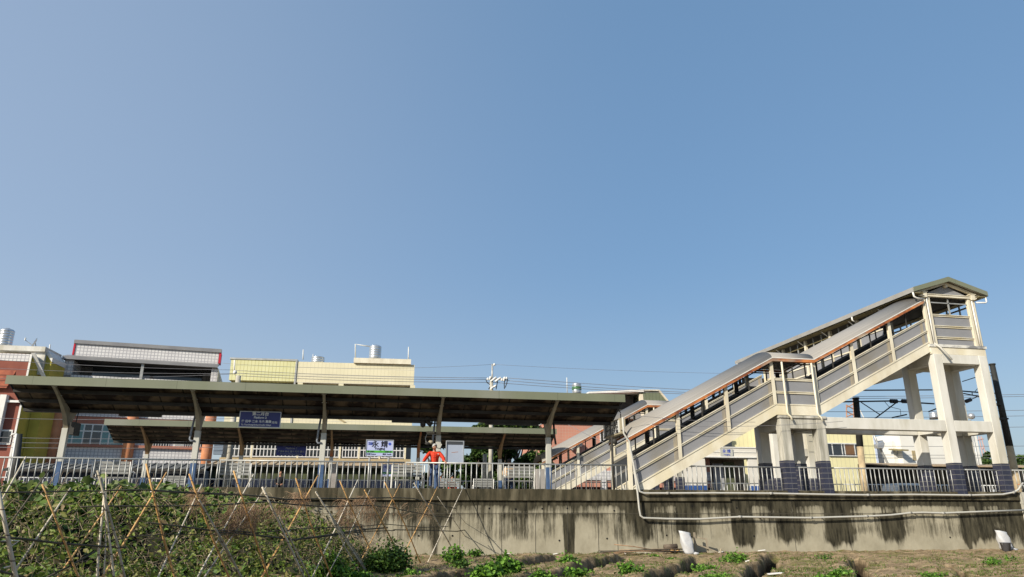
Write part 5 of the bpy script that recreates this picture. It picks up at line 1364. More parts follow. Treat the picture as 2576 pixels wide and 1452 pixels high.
for a in ((430, 850), (510, 850), (540, 790), (1030, 885), (1115, 895), (1150, 810), (1235, 815), (710, 230)):
    p_ = Q(*a, 46.9); b = MB(); b.lathe((p_.x, p_.y, p_.z - 0.09), [(0.03, 0), (0.085, 0.04), (0.06, 0.09), (0.085, 0.13), (0.02, 0.18)], 10); b.build('insulator', M_white, t, True)
for pts in (((350, 890), (400, 1010), (510, 1080)), ((1170, 920), (1135, 1050), (1145, 1280)), ((1290, 850), (1240, 1050), (1180, 1220)), ((860, 900), (820, 1100), (785, 1300)), ((610, 1010), (560, 1150), (460, 1290))):
    b = MB(); b.tube([Q(*q, 46.95) for q in pts], 0.03, 6); b.build('jumper_cable', M_dark, t)
rod([(1219, 1232), (1220, 1143)], 45.5, 0.13, 'short concrete post left of the middle utility pole', 'concrete utility poles', M_cpole, 'utility_pole', 'utility pole')
b = MB(); b.tube([at(1218, 1225, 45.3), at(1219, 1165, 45.3), at(1221, 1161, 45.3), at(1225, 1162, 45.3)], 0.04, 6); tag(b.build('cable_conduit', M_pvc, None, True), 'thin pale conduit bent over beside the middle utility pole', 'pipe')
# pole by the yellow building
t = thing('utility_pole', at(578, 1200, 46.5), 'pale concrete utility pole before the left end of the yellow building', 'utility pole', 'concrete utility poles')
pb = at(575, 1160, 46.5); pt = at(590, 945, 46.5)
b = MB(); b.tube([(pb.x, 46.5, GZ), (pb.x, 46.5, pt.z)], [0.20, 0.15], 12); b.build('pole', M_cpole, t, True)
b = MB(); p_ = at(591, 938, 46.4); b.lathe((p_.x, p_.y, p_.z - 0.1), [(0.05, 0), (0.13, 0.08), (0.1, 0.2), (0.03, 0.25)], 10); b.tube([at(590, 906, 46.5), at(589, 940, 46.5)], 0.05, 6); b.build('insulator', M_white, t, True)
b = MB(); p_ = at(555, 1118, 46.3); b.box(p_.x - 0.35, p_.x + 0.18, 46.2, 46.5, p_.z - 0.6, p_.z + 0.75); b.build('meter_box', mat('blue_grey_box', (0.20, 0.25, 0.32), (0.17, 0.21, 0.27), 1, 0.5), t)
# dark leaning signal mast on the left
t = thing('signal_mast', at(35, 1225, 44), 'dark leaning mast with a white edge in front of the yellow wall, left', 'mast')
b = MB(); a = at(36, 1222, 44); c2 = at(50, 1092, 44); b.tube([(a.x, 44, 2.4), c2], [0.26, 0.14], 8); b.build('mast_body', M_blk, t, True)
b = MB(); b.tube([(a.x - 0.22, 43.9, 2.4), (c2.x - 0.12, 43.9, c2.z)], [0.08, 0.05], 6); b.tube([(c2.x - 0.12, 43.9, c2.z), (c2.x - 0.3, 43.9, c2.z - 0.02), (c2.x - 0.4, 43.9, c2.z - 0.15)], 0.04, 6); b.build('conduit', M_white, t, True)
# catenary poles
def cat_pole(px, pyt, pyb, Y, r0, r1, pysplit, label):
    pb = at(px[1], pyb, Y); pt = at(px[0], pyt, Y)
    t = thing('catenary_pole', (pb.x, Y, 1.4), label, 'catenary pole', 'dark railway catenary poles')
    zs = at((px[0] + px[1]) / 2, pysplit, Y).z; zz = pt.z; tl = pt.x - pb.x; f_ = (zs - pb.z) / (zz - pb.z)
    b = MB(); b.tube([(pb.x, Y, 1.4), (pb.x + tl * f_, Y, zs)], [r0, r0 + (r1 - r0) * f_], 14); b.build('lower_pole', M_tpole, t, True)
    b = MB(); b.tube([(pb.x + tl * f_, Y, zs + 0.001), (pt.x, Y, zz)], [r0 + (r1 - r0) * f_ + 0.004, r1], 14); b.tube([(pt.x, Y, zz - 0.02), (pt.x, Y, zz + 0.06)], r1 + 0.03, 14); b.build('upper_pole', M_blk, t, True)
    return t
t1 = cat_pole((2496, 2561), 918, 1225, 33.0, 0.20, 0.14, 1122, 'black topped catenary pole at the right edge beside the footbridge tower')
b = MB(); p_ = at(2508, 1018, 33); b.tube([(p_.x, 33, p_.z - 0.05), (p_.x, 33, p_.z + 0.05)], 0.2, 12); b.beam((p_.x - 0.3, 32.9, p_.z), (p_.x + 0.3, 32.9, p_.z), 0.06, 0.06); b.build('clamp', M_blk, t1)
b = MB(); p_ = at(2517, 1054, 33); b.beam((p_.x - 0.33, 32.85, p_.z), (p_.x + 0.33, 32.85, p_.z), 0.08, 0.08); b.tube([(p_.x, 33, p_.z - 0.06), (p_.x, 33, p_.z + 0.06)], 0.21, 12); b.build('clamp', M_blk, t1)
t2 = cat_pole((2153, 2172), 1003, 1222, 38.5, 0.20, 0.17, 1124, 'black topped catenary pole seen under the staircase')
M_ins = mat('brown_insulator', (0.05, 0.05, 0.055), (0.03, 0.03, 0.035), 3, 0.4)
def bar(parent, pts, Y, r_, name='cantilever', m_=M_blk):
    b = MB(); b.tube([at(x, y, Y) for x, y in pts], r_, 6); return b.build(name, m_, parent)
CY2 = 38.3
bar(t2, [(2118, 1011), (2238, 1009), (2350, 1016)], CY2, 0.045)
bar(t2, [(2165, 982), (2345, 981)], CY2, 0.04)
bar(t2, [(2166, 1012), (2213, 1043)], CY2, 0.03, 'strut'); bar(t2, [(2200, 1054), (2256, 1012)], CY2, 0.04, 'strut')
bar(t2, [(2244, 1051), (2281, 1043)], CY2, 0.04, 'steady_arm'); bar(t2, [(2225, 1010), (2236, 1023), (2265, 1030), (2266, 1044)], CY2, 0.016, 'dropper')
for px in (2248, 2277):
    p_ = at(px, 1009.5, CY2); b = MB()
    for k in range(4): b.tube([(p_.x - 0.20 + k * 0.12, CY2, p_.z), (p_.x - 0.14 + k * 0.12, CY2, p_.z)], 0.13, 12)
    b.build('insulator', M_ins, t2)
bar(t2, [(2336, 1036), (2356, 1028)], CY2, 0.04, 'steady_arm')
BY = 33.4
bar(t1, [(2420, 984), (2470, 988), (2510, 990)], BY, 0.036); bar(t1, [(2424, 990), (2470, 999), (2512, 1008)], BY, 0.032); bar(t1, [(2445, 985), (2446, 993)], BY, 0.024, 'strut')
bar(t1, [(2432, 1009), (2455, 1000), (2458, 995)], BY, 0.024, 'strut'); bar(t1, [(2421, 960), (2468, 945), (2500, 935)], BY, 0.024, 'stay'); bar(t1, [(2453, 985), (2473, 961), (2500, 940)], BY, 0.016, 'stay')
p_ = at(2436, 1008, 33.3); b = MB(); b.tube([(p_.x - 0.16, 33.3, p_.z - 0.05), (p_.x + 0.16, 33.3, p_.z + 0.06)], 0.10, 10); b.build('insulator', M_ins, t1, True)
# rusty lattice mast and white stay behind the second pole
t = thing('lattice_mast', at(2138, 1200, 75), 'thin rusty lattice mast left of the catenary pole under the staircase', 'mast')
b = MB(); Yq = 75
for a, c2 in (((2131, 1100), (2129, 1018)), ((2150, 1100), (2146, 1000)), ((2131, 1048), (2150, 1040)), ((2130, 1035), (2150, 1046)), ((2130, 1020), (2149, 1030)), ((2131, 1062), (2150, 1052)), ((2130, 1025), (2149, 1015)), ((2131, 1075), (2150, 1066)), ((2131, 1088), (2150, 1080))):
    b.tube([at(*a, Yq), at(*c2, Yq)], 0.07, 6)
a = at(2131, 1100, Yq); b.tube([(a.x, Yq, GZ), a], 0.07, 6); a = at(2150, 1100, Yq); b.tube([(a.x, Yq, GZ), a], 0.07, 6)
b.build('lattice', mat('pale_rust', (0.42, 0.24, 0.16), (0.34, 0.18, 0.12), 2, 0.8), t)
b = MB(); b.tube([at(2163, 1031, Yq), at(2185, 1075, Yq)], 0.06, 6); b.build('stay', M_white, t)
# leaning street lamp
t = thing('street_lamp', at(2238, 1180, 52), 'grey street lamp with its arm leaning, before the cream house', 'street lamp')
b = MB(); a = at(2238, 1176, 52); b.tube([(a.x + 0.2, 52, GZ), a, at(2215, 1130, 52), at(2207, 1115, 52), at(2197, 1092, 52)], 0.09, 8); b.build('pole', M_rail, t, True)
b = MB(); a = at(2203, 1121, 51.8); c2 = at(2223, 1122, 51.8); b.prism([(a.x, 51.6, a.z - 0.2), (c2.x - 0.2, 51.6, a.z - 0.25), (c2.x, 51.6, a.z + 0.15), (a.x + 0.6, 51.6, a.z + 0.35), (a.x, 51.6, a.z + 0.1)], (0, 0.45, 0)); b.build('lamp_head', M_alu, t, bevel=0.03)
# far horizon antenna
t = thing('antenna_mast', at(2478, 1170, 260), 'faint red and white antenna mast on the horizon, right', 'mast')
b = MB(); Yq = 260
for a, c2 in (((2478, 1175), (2462, 1098)), ((2487, 1175), (2468, 1098)), ((2479, 1160), (2484, 1150)), ((2476, 1145), (2480, 1135)), ((2472, 1130), (2475, 1120)), ((2456, 1108), (2474, 1104))):
    b.tube([at(*a, Yq), at(*c2, Yq)], 0.25, 6)
b.build('lattice', mat('pink_lattice', (0.45, 0.30, 0.28), (0.40, 0.28, 0.26), 2, 0.8), t)
p_ = at(2443, 1047, 50); t = thing('street_lamp', p_, 'round grey lamp head between the tower columns', 'street lamp')
b = MB(); b.lathe((p_.x, 50, p_.z - 0.45), [(0.08, 0.2), (0.24, 0.28), (0.28, 0.45), (0.22, 0.62), (0.06, 0.7)], 14); b.build('lamp_head', M_alu, t, True)
b = MB(); b.tube([(p_.x, 50.2, GZ), (p_.x, 50.2, p_.z - 0.3)], 0.08, 8); b.build('pole', M_rail, t, True)
p_ = at(2360, 1050, 60); tank(2351, 1037, 1052, 60, 20, 'small steel water tank seen between the tower columns above the beam', 3)

# wires
def wire(a, c2, Y, Y2=None, sag=0.0, r_=0.018, label='', ext=0.0):
    A = at(a[0], a[1], Y); B_ = at(c2[0], c2[1], Y2 or Y)
    d = B_ - A; A = A - d * ext; B_ = B_ + d * ext
    pts = []
    for k in range(13):
        u = k / 12; p = A.lerp(B_, u); p.z -= sag * 4 * u * (1 - u); pts.append(p)
    b = MB(); b.tube(pts, r_, 5)
    return tag(b.build('overhead_wire', M_wire, None, True), label, 'wire', 'overhead wires')
M_wire = mat('grey_wire', (0.20, 0.195, 0.21), (0.15, 0.15, 0.16), 2, 0.6)
for a, c2, sg, lb in (((591, 932), (1228, 951), 0.1, 'upper wire from the left concrete pole to the middle pole'), ((591, 939), (1226, 955), 0.12, 'second wire from the left concrete pole to the middle pole'),
                  ((591, 945), (1240, 962), 0.12, 'lowest wire from the left concrete pole to the middle pole'), ((1276, 951), (1800, 984), 0.05, 'upper wire running right from the middle pole above the stairs'),
                  ((1269, 957), (1800, 990), 0.1, 'second wire running right from the middle pole'), ((1240, 962), (1800, 994), 0.1, 'lowest wire running right from the middle pole'),
                  ((1241, 917), (1900, 941), 0.1, 'thin top wire running right from the mast tip'), ((560, 914), (1239, 917), 0.3, 'thin top wire running left from the mast tip')):
    wire(a, c2, 47, sag=sg, label=lb, r_=0.017 if 'thin' not in lb else 0.009)
for y0, y1, lb in ((901, 931, 'first wire crossing the top floor balcony of the tiled house'), (923, 940, 'second wire crossing the top floor balcony'), (950, 962, 'lowest wire crossing the top floor balcony')):
    wire((-60, y0 + 1), (590, y1 if y1 < 945 else 941), 47, sag=0.12, label=lb, r_=0.012)
for y0, y1, lb in ((991, 991, 'first wire right of the black pole'), (996, 996, 'second wire right of the black pole'), (1029, 1031, 'third wire right of the black pole'), (1044, 1045, 'fourth wire right of the black pole'), (1071, 1073, 'fifth wire right of the black pole')):
    wire((2100, y0 + 6), (2600, y1), 41, sag=0.05, label=lb, r_=0.016, ext=0.2)
for y0, y1, lb in ((1143, 1144, 'wire crossing the white houses, upper'), (1151, 1151, 'wire crossing the white houses, lower'), (1121, 1122, 'thin wire across the front of the yellow shed')):
    wire((2090, y0), (2600, y1), 46.5, sag=0.05, label=lb, r_=0.016)
for y0, y1, lb in ((1113, 1110, 'upper wire before the teal windows'), (1125, 1124, 'lower wire before the teal windows'), (1100, 1102, 'wire above the mast at the left'), (1052, 1053, 'wire across the brick band of the tiled house')):
    wire((-20, y0), (590, y1), 46, sag=0.08, label=lb, r_=0.013)
wire((1385, 1044), (1620, 1158), 40, 34, 0.1, 0.012, 'thin cable sloping down across the salmon house')
wire((1165, 1056), (1205, 1042), 47, 47, 0, 0.015, 'short cable between the two canopies')
wire((1560, 1040), (1900, 1062), 27.6, 27.6, 0.1, 0.008, 'thin cable crossing the lower staircase')
wire((1640, 1070), (2120, 1060), 27.7, 27.7, 0.12, 0.008, 'thin sagging cable across the staircase stringers')
# ---------------------------------------------------------------- trees
M_leafd = leafmat('tree_leaf', [(0.012, 0.028, 0.008), (0.030, 0.062, 0.014), (0.060, 0.11, 0.022), (0.12, 0.17, 0.035)], 0.2)
M_leafo = leafmat('olive_leaf', [(0.02, 0.03, 0.01), (0.05, 0.065, 0.02), (0.10, 0.11, 0.04)], 0.2)
M_bark = mat('bark', (0.14, 0.11, 0.08), (0.08, 0.06, 0.045), 5, 0.95, bump=0.5)
def tree(x, Y, zt, wdt, label, m_=None, n=9000, size=0.28, z0=GZ, crown0=None, name='broadleaf_tree', cat='tree', group=None):
    t = thing(name, (x, Y, z0), label, cat, group)
    H_ = zt - z0; b = MB()
    tr = [Vector((x, Y, z0 - 0.05)), Vector((x + 0.1, Y, z0 + H_ * 0.25)), Vector((x - 0.08, Y + 0.1, z0 + H_ * 0.5)), Vector((x, Y, z0 + H_ * 0.8))]
    b.tube(tr, [0.04 * H_, 0.03 * H_, 0.02 * H_, 0.006 * H_], 10)
    crown0 = crown0 if crown0 is not None else 0.25
    cl = []
    for k in range(26):
        a = rnd.uniform(0, 2 * math.pi); u = rnd.uniform(crown0, 0.97); wr = wdt * math.sin(math.pi * min(1, (u - crown0) / (1.02 - crown0) * 0.75 + 0.22)) ** 0.7
        rr = wr * math.sqrt(rnd.uniform(0.15, 1)) * 0.85
        c_ = Vector((x + rr * math.cos(a), Y + rr * math.sin(a) * 0.9, z0 + H_ * u)); cl.append((c_, rnd.uniform(0.14, 0.26) * wdt + 0.1))
        s_ = tr[1].lerp(tr[3], min(1, max(0, (u - 0.35) * 1.2))); mid = s_.lerp(c_, 0.5) + Vector((0, 0, -0.05 * H_)); b.tube([s_, mid, c_], [0.012 * H_, 0.008 * H_, 0.003 * H_], 5, False)
    b.build('trunk', M_bark, t, True)
    P = []
    for c_, r_ in cl:
        m = int(n / len(cl)); q = rng.normal(size=(m, 3)); q /= np.linalg.norm(q, axis=1)[:, None]
        q *= (rng.uniform(0.25, 1, m) ** 0.5)[:, None] * r_ * np.array([1.15, 1.1, 0.8]); P.append(q + np.array(c_))
    P = np.concatenate(P)
    P = P[P[:, 2] > z0 + 0.2]
    leaves('crown', P, size, m_ or M_leafd, t)
    return t
for px, py, Y, wd, lb, n, c0 in ((1300, 1050, 51, 3.1, 'dense green tree between the utility pole and the salmon house', 16000, 0.05),
                                 (1222, 1062, 50.5, 1.7, 'thin crowned tree just left of the middle utility pole', 4500, 0.1),
                                 (1196, 1112, 49.5, 1.8, 'dark bushy tree behind the blank notice board', 8000, 0.0),
                                 (1088, 1096, 52, 2.0, 'sparse tree with sky showing through, behind the man in red', 3400, 0.05),
                                 (1350, 1095, 49, 1.7, 'dark low tree at the right end of the far canopy', 7000, 0.0),
                                 (1265, 1120, 48.6, 1.7, 'dark bushy tree behind the bench with the seated person', 8000, 0.0)):
    p_ = at(px, py, Y); tree(p_.x, Y, p_.z, wd, lb, None, n, 0.30, crown0=c0, group='trees behind the far platform')
for px, py, Y, wd, lb in ((2488, 1132, 120, 3.2, 'distant tree seen through the rightmost column gap'), (2476, 1148, 110, 2.5, 'lower distant tree left of it in the same gap'), (2560, 1143, 130, 5.0, 'distant tree at the right edge beyond the catenary pole'),
                          (2592, 1141, 125, 5.0, 'distant tree just past the right edge'), (2520, 1147, 140, 4.5, 'distant tree hidden partly by the last column'), (1850, 1117, 90, 2, 'distant tree behind the station')):
    p_ = at(px, py, Y); tree(p_.x, Y, p_.z, wd, lb, M_leafd, 3500, 0.55, crown0=0.05, group='distant trees on the right')

# ---------------------------------------------------------------- people
M_skin = mat('skin', (0.42, 0.22, 0.14), (0.36, 0.18, 0.11), 8, 0.6)
M_hair = mat('white_hair', (0.46, 0.44, 0.41), (0.26, 0.25, 0.23), 18, 0.8)
M_hairb = mat('dark_hair', (0.035, 0.025, 0.02), (0.02, 0.015, 0.012), 18, 0.7)
M_redj = mat('red_jacket', (0.60, 0.045, 0.012), (0.45, 0.025, 0.008), 4, 0.7, bump=0.6)
M_jean = mat('blue_jeans', (0.055, 0.085, 0.17), (0.035, 0.055, 0.11), 6, 0.85)
M_tanc = mat('tan_shirt', (0.55, 0.36, 0.20), (0.46, 0.30, 0.16), 5, 0.85)
M_blkc = mat('black_clothes', (0.018, 0.018, 0.02), (0.01, 0.01, 0.012), 5, 0.85)
M_gryc = mat('grey_clothes', (0.28, 0.28, 0.29), (0.22, 0.22, 0.23), 5, 0.85)
def skinmesh(name, chains, m_, parent, sub=1):
    """chains: list of lists of (Vector, radius); chains whose first point equals an earlier point are joined to it"""
    vs = []; rs = []; es = []; key = {}
    for ch in chains:
        last = None
        for p, r_ in ch:
            k = (round(p[0], 4), round(p[1], 4), round(p[2], 4))
            if k not in key: key[k] = len(vs); vs.append(tuple(p)); rs.append(r_)
            i = key[k]
            if last is not None and last != i: es.append((last, i))
            last = i
    me = bpy.data.meshes.new(name); me.from_pydata(vs, es, [])
    o = bpy.data.objects.new('tmp_skin', me); C.objects.link(o)
    md = o.modifiers.new('s', 'SKIN')
    for i, v in enumerate(me.skin_vertices[0].data):
        r_ = rs[i]; v.radius = (r_, r_) if not isinstance(r_, tuple) else r_
        v.use_root = (i == 0)
    md.branch_smoothing = 0.4
    sd = o.modifiers.new('d', 'SUBSURF'); sd.levels = sub; sd.render_levels = sub
    bpy.context.view_layer.update()
    m2 = bpy.data.meshes.new_from_object(o.evaluated_get(bpy.context.evaluated_depsgraph_get()))
    bpy.data.objects.remove(o); m2.name = name
    return link(name, m2, m_, parent, True)
def hand_chain(wr, d, side, up, gr):
    """five fingers leaving a palm; d forward, side towards thumb, gr curl direction"""
    ch = []; palm = wr + d * 0.085
    ch.append([(wr, 0.026), (wr + d * 0.045, 0.034), (palm, 0.032)])
    for k, ln in enumerate((0.062, 0.075, 0.082, 0.074)):
        r0 = palm + side * (-0.033 + 0.022 * k)
        a = r0 + d * ln * 0.4; b_ = a + (d * 0.4 + gr * 0.8).normalized() * ln * 0.38; c_ = b_ + (gr).normalized() * ln * 0.3
        ch.append([(palm, 0.032), (r0 + d * 0.008, 0.011), (a, 0.010), (b_, 0.009), (c_, 0.0075)])
    t0 = wr + d * 0.03 + side * 0.035
    ch.append([(wr + d * 0.045, 0.034), (t0 + side * 0.012, 0.013), (t0 + side * 0.025 + d * 0.035, 0.011), (t0 + side * 0.02 + d * 0.055 + gr * 0.02, 0.009)])
    return ch
def head_parts(t, hc, fd, hair, hair_m, r_=0.095):
    """face features on a head centred at hc looking along fd"""
    fd = fd.normalized(); sd = fd.cross(Vector((0, 0, 1))).normalized(); up = sd.cross(fd)
    b = MB()
    for s_ in (-1, 1):
        c_ = hc + fd * r_ * 0.86 + sd * s_ * 0.033 + up * 0.005; b.lathe((c_.x, c_.y, c_.z - 0.008), [(0.002, 0), (0.011, 0.004), (0.012, 0.009), (0.002, 0.015)], 8)
    b.build('eyes', M_dark, t)
    # hair cap with an uneven edge
    b = MB(); vs = []; fs = []; n = 18; m = 8
    for i in range(m + 1):
        th = math.pi * 0.62 * i / m
        for k in range(n):
            a = 2 * math.pi * k / n
            dirv = up * math.cos(th) + (fd * math.cos(a) + sd * math.sin(a)) * math.sin(th)
            front = max(0, math.cos(a)); lim = 1 - 0.66 * front ** 1.2
            th2 = th * lim; dirv = up * math.cos(th2) + (fd * math.cos(a) + sd * math.sin(a)) * math.sin(th2)
            rr = r_ * (1.02 + 0.04 * math.sin(a * 5 + i)); dv = dirv * rr; dv = dv + up * (dv.dot(up) * 0.18)
            vs.append(hc + dv - fd * 0.006)
    for i in range(m):
        for k in range(n): fs.append((i * n + k, i * n + (k + 1) % n, (i + 1) * n + (k + 1) % n, (i + 1) * n + k))
    b.add(vs, fs); b.build('hair', hair_m, t, True)

def person(label, J, top_m, leg_m, hair_m, fd, group=None, jacket='jacket', fingers=True, grip=Vector((0, 0.5, -0.8))):
    """J: joints: head, neck, chest, pelvis, sh_l, el_l, wr_l, sh_r.., hip_l, kn_l, an_l ..."""
    t = thing('person', (J['pelvis'].x, J['pelvis'].y, 2.5), label, 'person', group)
    hd = J['head']; nk = J['neck']; chst = J['chest']; pv = J['pelvis']; fd = fd.normalized()
    up = (hd - nk).normalized(); sdv = fd.cross(up).normalized()
    head = [(nk, 0.055), (nk + (hd - nk) * 0.45, 0.052), (hd - up * 0.06 + fd * 0.012, (0.068, 0.072)), (hd + up * 0.0, (0.080, 0.090)), (hd + up * 0.06, (0.072, 0.082)), (hd + up * 0.098, (0.035, 0.04))]
    nose = [(hd + up * 0.0, (0.080, 0.090)), (hd - up * 0.012 + fd * 0.105, 0.014)]
    ears = [[(hd + up * 0.0, (0.080, 0.090)), (hd + sdv * s_ * 0.086 - up * 0.006, 0.02)] for s_ in (-1, 1)]
    ch = [[(pv, 0.12), (pv.lerp(chst, 0.5), 0.125), (chst, 0.13), (nk, 0.055)], head, nose] + ears
    for s_ in ('l', 'r'):
        ch.append([(chst, 0.13), (J['sh_' + s_], 0.058), (J['sh_' + s_].lerp(J['el_' + s_], 0.5), 0.047), (J['el_' + s_], 0.04), (J['el_' + s_].lerp(J['wr_' + s_], 0.5), 0.037), (J['wr_' + s_], 0.026)])
        d = (J['wr_' + s_] - J['el_' + s_]).normalized()
        if 'hd_' + s_ in J: d = J['hd_' + s_].normalized()
        sv = d.cross(Vector((0, 0, 1))).normalized() * (-1 if s_ == 'l' else 1)
        if fingers: ch += hand_chain(J['wr_' + s_], d, sv, up, grip)
        ch.append([(pv, 0.12), (J['hip_' + s_], 0.085), (J['kn_' + s_], 0.055), (J['kn_' + s_].lerp(J['an_' + s_], 0.4), 0.052), (J['an_' + s_], 0.038), (J['an_' + s_] + fd.cross(Vector((0, 0, 1))).cross(Vector((0, 0, 1))) * -0.14 + Vector((0, 0, -0.04)), 0.035)])
    skinmesh('body', ch, M_skin, t)
    # clothing follows the body a little outside it
    cl = [[(pv - Vector((0, 0, 0.06)), (0.175, 0.20)), (pv.lerp(chst, 0.4), (0.18, 0.21)), (chst, (0.175, 0.21)), (chst.lerp(nk, 0.75), 0.09)]]
    for s_ in ('l', 'r'):
        e_ = J['el_' + s_].lerp(J['wr_' + s_], 0.5)
        cl.append([(chst, (0.175, 0.21)), (J['sh_' + s_], 0.092), (J['sh_' + s_].lerp(J['el_' + s_], 0.5) + Vector((0, 0, -0.015)), 0.088), (J['el_' + s_], 0.078), (e_ + Vector((0, 0, -0.018)), 0.074), (J['el_' + s_].lerp(J['wr_' + s_], 0.9), 0.045)])
    skinmesh(jacket, cl, top_m, t)
    tr = []
    for s_ in ('l', 'r'):
        tr.append([(pv, (0.135, 0.15)), (J['hip_' + s_], 0.105), (J['hip_' + s_].lerp(J['kn_' + s_], 0.55), 0.088), (J['kn_' + s_], 0.072), (J['kn_' + s_].lerp(J['an_' + s_], 0.5), 0.068), (J['an_' + s_], 0.06)])
    skinmesh('trousers', tr, leg_m, t)
    for s_ in ('l', 'r'):
        a = J['an_' + s_]; f2 = Vector((fd.x, fd.y, 0)).normalized()
        skinmesh('shoe', [[(a - f2 * 0.05 + Vector((0, 0, -0.02)), 0.060), (a + f2 * 0.08 + Vector((0, 0, -0.03)), 0.056), (a + f2 * 0.17 + Vector((0, 0, -0.045)), 0.045)]], M_dark, t)
    head_parts(t, hd + up * 0.02, fd, True, hair_m)
    return t
Yp = 28.50
def A(x, y, Y=Yp): return at(x, y, Y)
J = dict(head=A(1093.5, 1124.5, 28.40), neck=A(1093.2, 1134.5, 28.52), chest=A(1093, 1144, 28.56), pelvis=A(1093.5, 1169, 28.62),
         sh_r=A(1081.5, 1138.5, 28.55), el_r=A(1071.5, 1151.5, 28.42), wr_r=A(1063.5, 1162.5, 28.20), sh_l=A(1105.5, 1139, 28.55), el_l=A(1114.5, 1151, 28.42), wr_l=A(1119.0, 1161.5, 28.20))
J['hd_r'] = Vector((-0.6, -0.5, -0.25)); J['hd_l'] = Vector((0.35, -0.8, -0.35))
px_ = J['pelvis']
for s_, dx in (('r', -0.095), ('l', 0.095)):
    J['hip_' + s_] = px_ + Vector((dx, 0, -0.05)); J['kn_' + s_] = px_ + Vector((dx * 1.3, -0.02, -0.45)); J['an_' + s_] = Vector((px_.x + dx * 1.4, px_.y + 0.02, 2.58))
man = person('white haired man in a red jacket and jeans leaning on the railing with both hands', J, M_redj, M_jean, M_hair, Vector((0.35, -0.85, -0.42)), fingers=True, grip=Vector((0.0, -0.35, -0.9)))
b = MB(); c_ = J['chest']; b.box(c_.x - 0.012, c_.x + 0.012, c_.y - 0.20, c_.y - 0.17, px_.z + 0.02, c_.z + 0.07); b.build('jacket_zip', mat('dark_red_seam', (0.30, 0.02, 0.008), (0.25, 0.015, 0.006), 3, 0.6), man)
b = MB(); b.box(c_.x + 0.11, c_.x + 0.145, c_.y - 0.185, c_.y - 0.155, c_.z + 0.0, c_.z + 0.03); b.build('chest_badge', M_white, man)
b = MB(); b.box(c_.x - 0.16, c_.x - 0.02, c_.y - 0.19, c_.y - 0.178, c_.z - 0.07, c_.z - 0.055); b.box(c_.x + 0.02, c_.x + 0.16, c_.y - 0.19, c_.y - 0.178, c_.z - 0.06, c_.z - 0.045); b.build('pocket_flap', mat('jacket_fold', (0.42, 0.03, 0.01), (0.36, 0.025, 0.008), 3, 0.7), man)

def seated(x, Y, label, top_m, leg_m, hair_m, s=1.0, back=True, zs=2.93):
    f_ = Vector((0.15, 1, 0)).normalized() if back else Vector((0.1, -1, 0)).normalized(); r_ = Vector((f_.y, -f_.x, 0))
    pv = Vector((x, Y, zs + 0.12)); z = Vector((0, 0, 1))
    J = dict(pelvis=pv, chest=pv + z * 0.36 - f_ * 0.02, neck=pv + z * 0.52, head=pv + z * 0.68 + f_ * 0.03)
    for q, s_ in (('l', -1), ('r', 1)):
        J['sh_' + q] = J['chest'] + r_ * s_ * 0.19 + z * 0.06; J['el_' + q] = J['chest'] + r_ * s_ * 0.24 - z * 0.2 + f_ * 0.08; J['wr_' + q] = J['pelvis'] + r_ * s_ * 0.12 + f_ * 0.32 + z * 0.08
        J['hip_' + q] = pv + r_ * s_ * 0.10 + f_ * 0.05; J['kn_' + q] = pv + r_ * s_ * 0.13 + f_ * 0.45 + z * 0.0; J['an_' + q] = Vector((pv.x, pv.y, 2.58)) + r_ * s_ * 0.13 + f_ * 0.42
    return person(label, J, top_m, leg_m, hair_m, f_, 'people waiting on the platforms', 'shirt', True, Vector((0, 0, -1)) + f_ * 0.3)
xq = at(1281, 1165, 31.05).x
seated(xq, 31.05, 'person in a tan shirt seen from behind on the right-hand bench', M_tanc, M_jean, M_hairb, zs=2.93)
def standing(x, Y, label, top_m, leg_m, hair_m, fd=Vector((0, 1, 0)), h=1.0):
    z = Vector((0, 0, 1)); r_ = Vector((fd.y, -fd.x, 0)); pv = Vector((x, Y, 2.5 + 0.9 * h))
    J = dict(pelvis=pv, chest=pv + z * 0.38 * h + fd * 0.03, neck=pv + z * 0.54 * h + fd * 0.05, head=pv + z * 0.70 * h + fd * 0.09)
    for q, s_ in (('l', -1), ('r', 1)):
        J['sh_' + q] = J['chest'] + r_ * s_ * 0.19 + z * 0.06; J['el_' + q] = J['chest'] + r_ * s_ * 0.25 - z * 0.22; J['wr_' + q] = J['chest'] + r_ * s_ * 0.22 - z * 0.44 + fd * 0.1
        J['hip_' + q] = pv + r_ * s_ * 0.10; J['kn_' + q] = pv + r_ * s_ * 0.10 - z * 0.42 + fd * 0.03; J['an_' + q] = Vector((pv.x, pv.y, 2.58)) + r_ * s_ * 0.11 + fd * 0.08 * s_
    return person(label, J, top_m, leg_m, hair_m, fd, 'people waiting on the platforms', 'coat', True, Vector((0, 0, -1)))
xq = at(703, 1200, 42.2).x
seated(xq, 42.6, 'person in black bending forward on the far platform, left of centre', M_blkc, M_blkc, M_hairb, back=False, zs=2.95)
xq = at(1123 - 4, 1200, 42.6).x
seated(xq - 0.25, 42.6, 'person in grey seated on the far platform behind the notice board', M_gryc, M_blkc, M_hairb, back=False, zs=2.75)
seated(xq + 0.42, 42.6, 'person in red seated on the far platform behind the notice board', M_redj, M_blkc, M_hairb, back=False, zs=2.75)
bench(xq + 0.05, 42.62, 'small distant bench with two seated people behind the notice board', GB, 1.7)

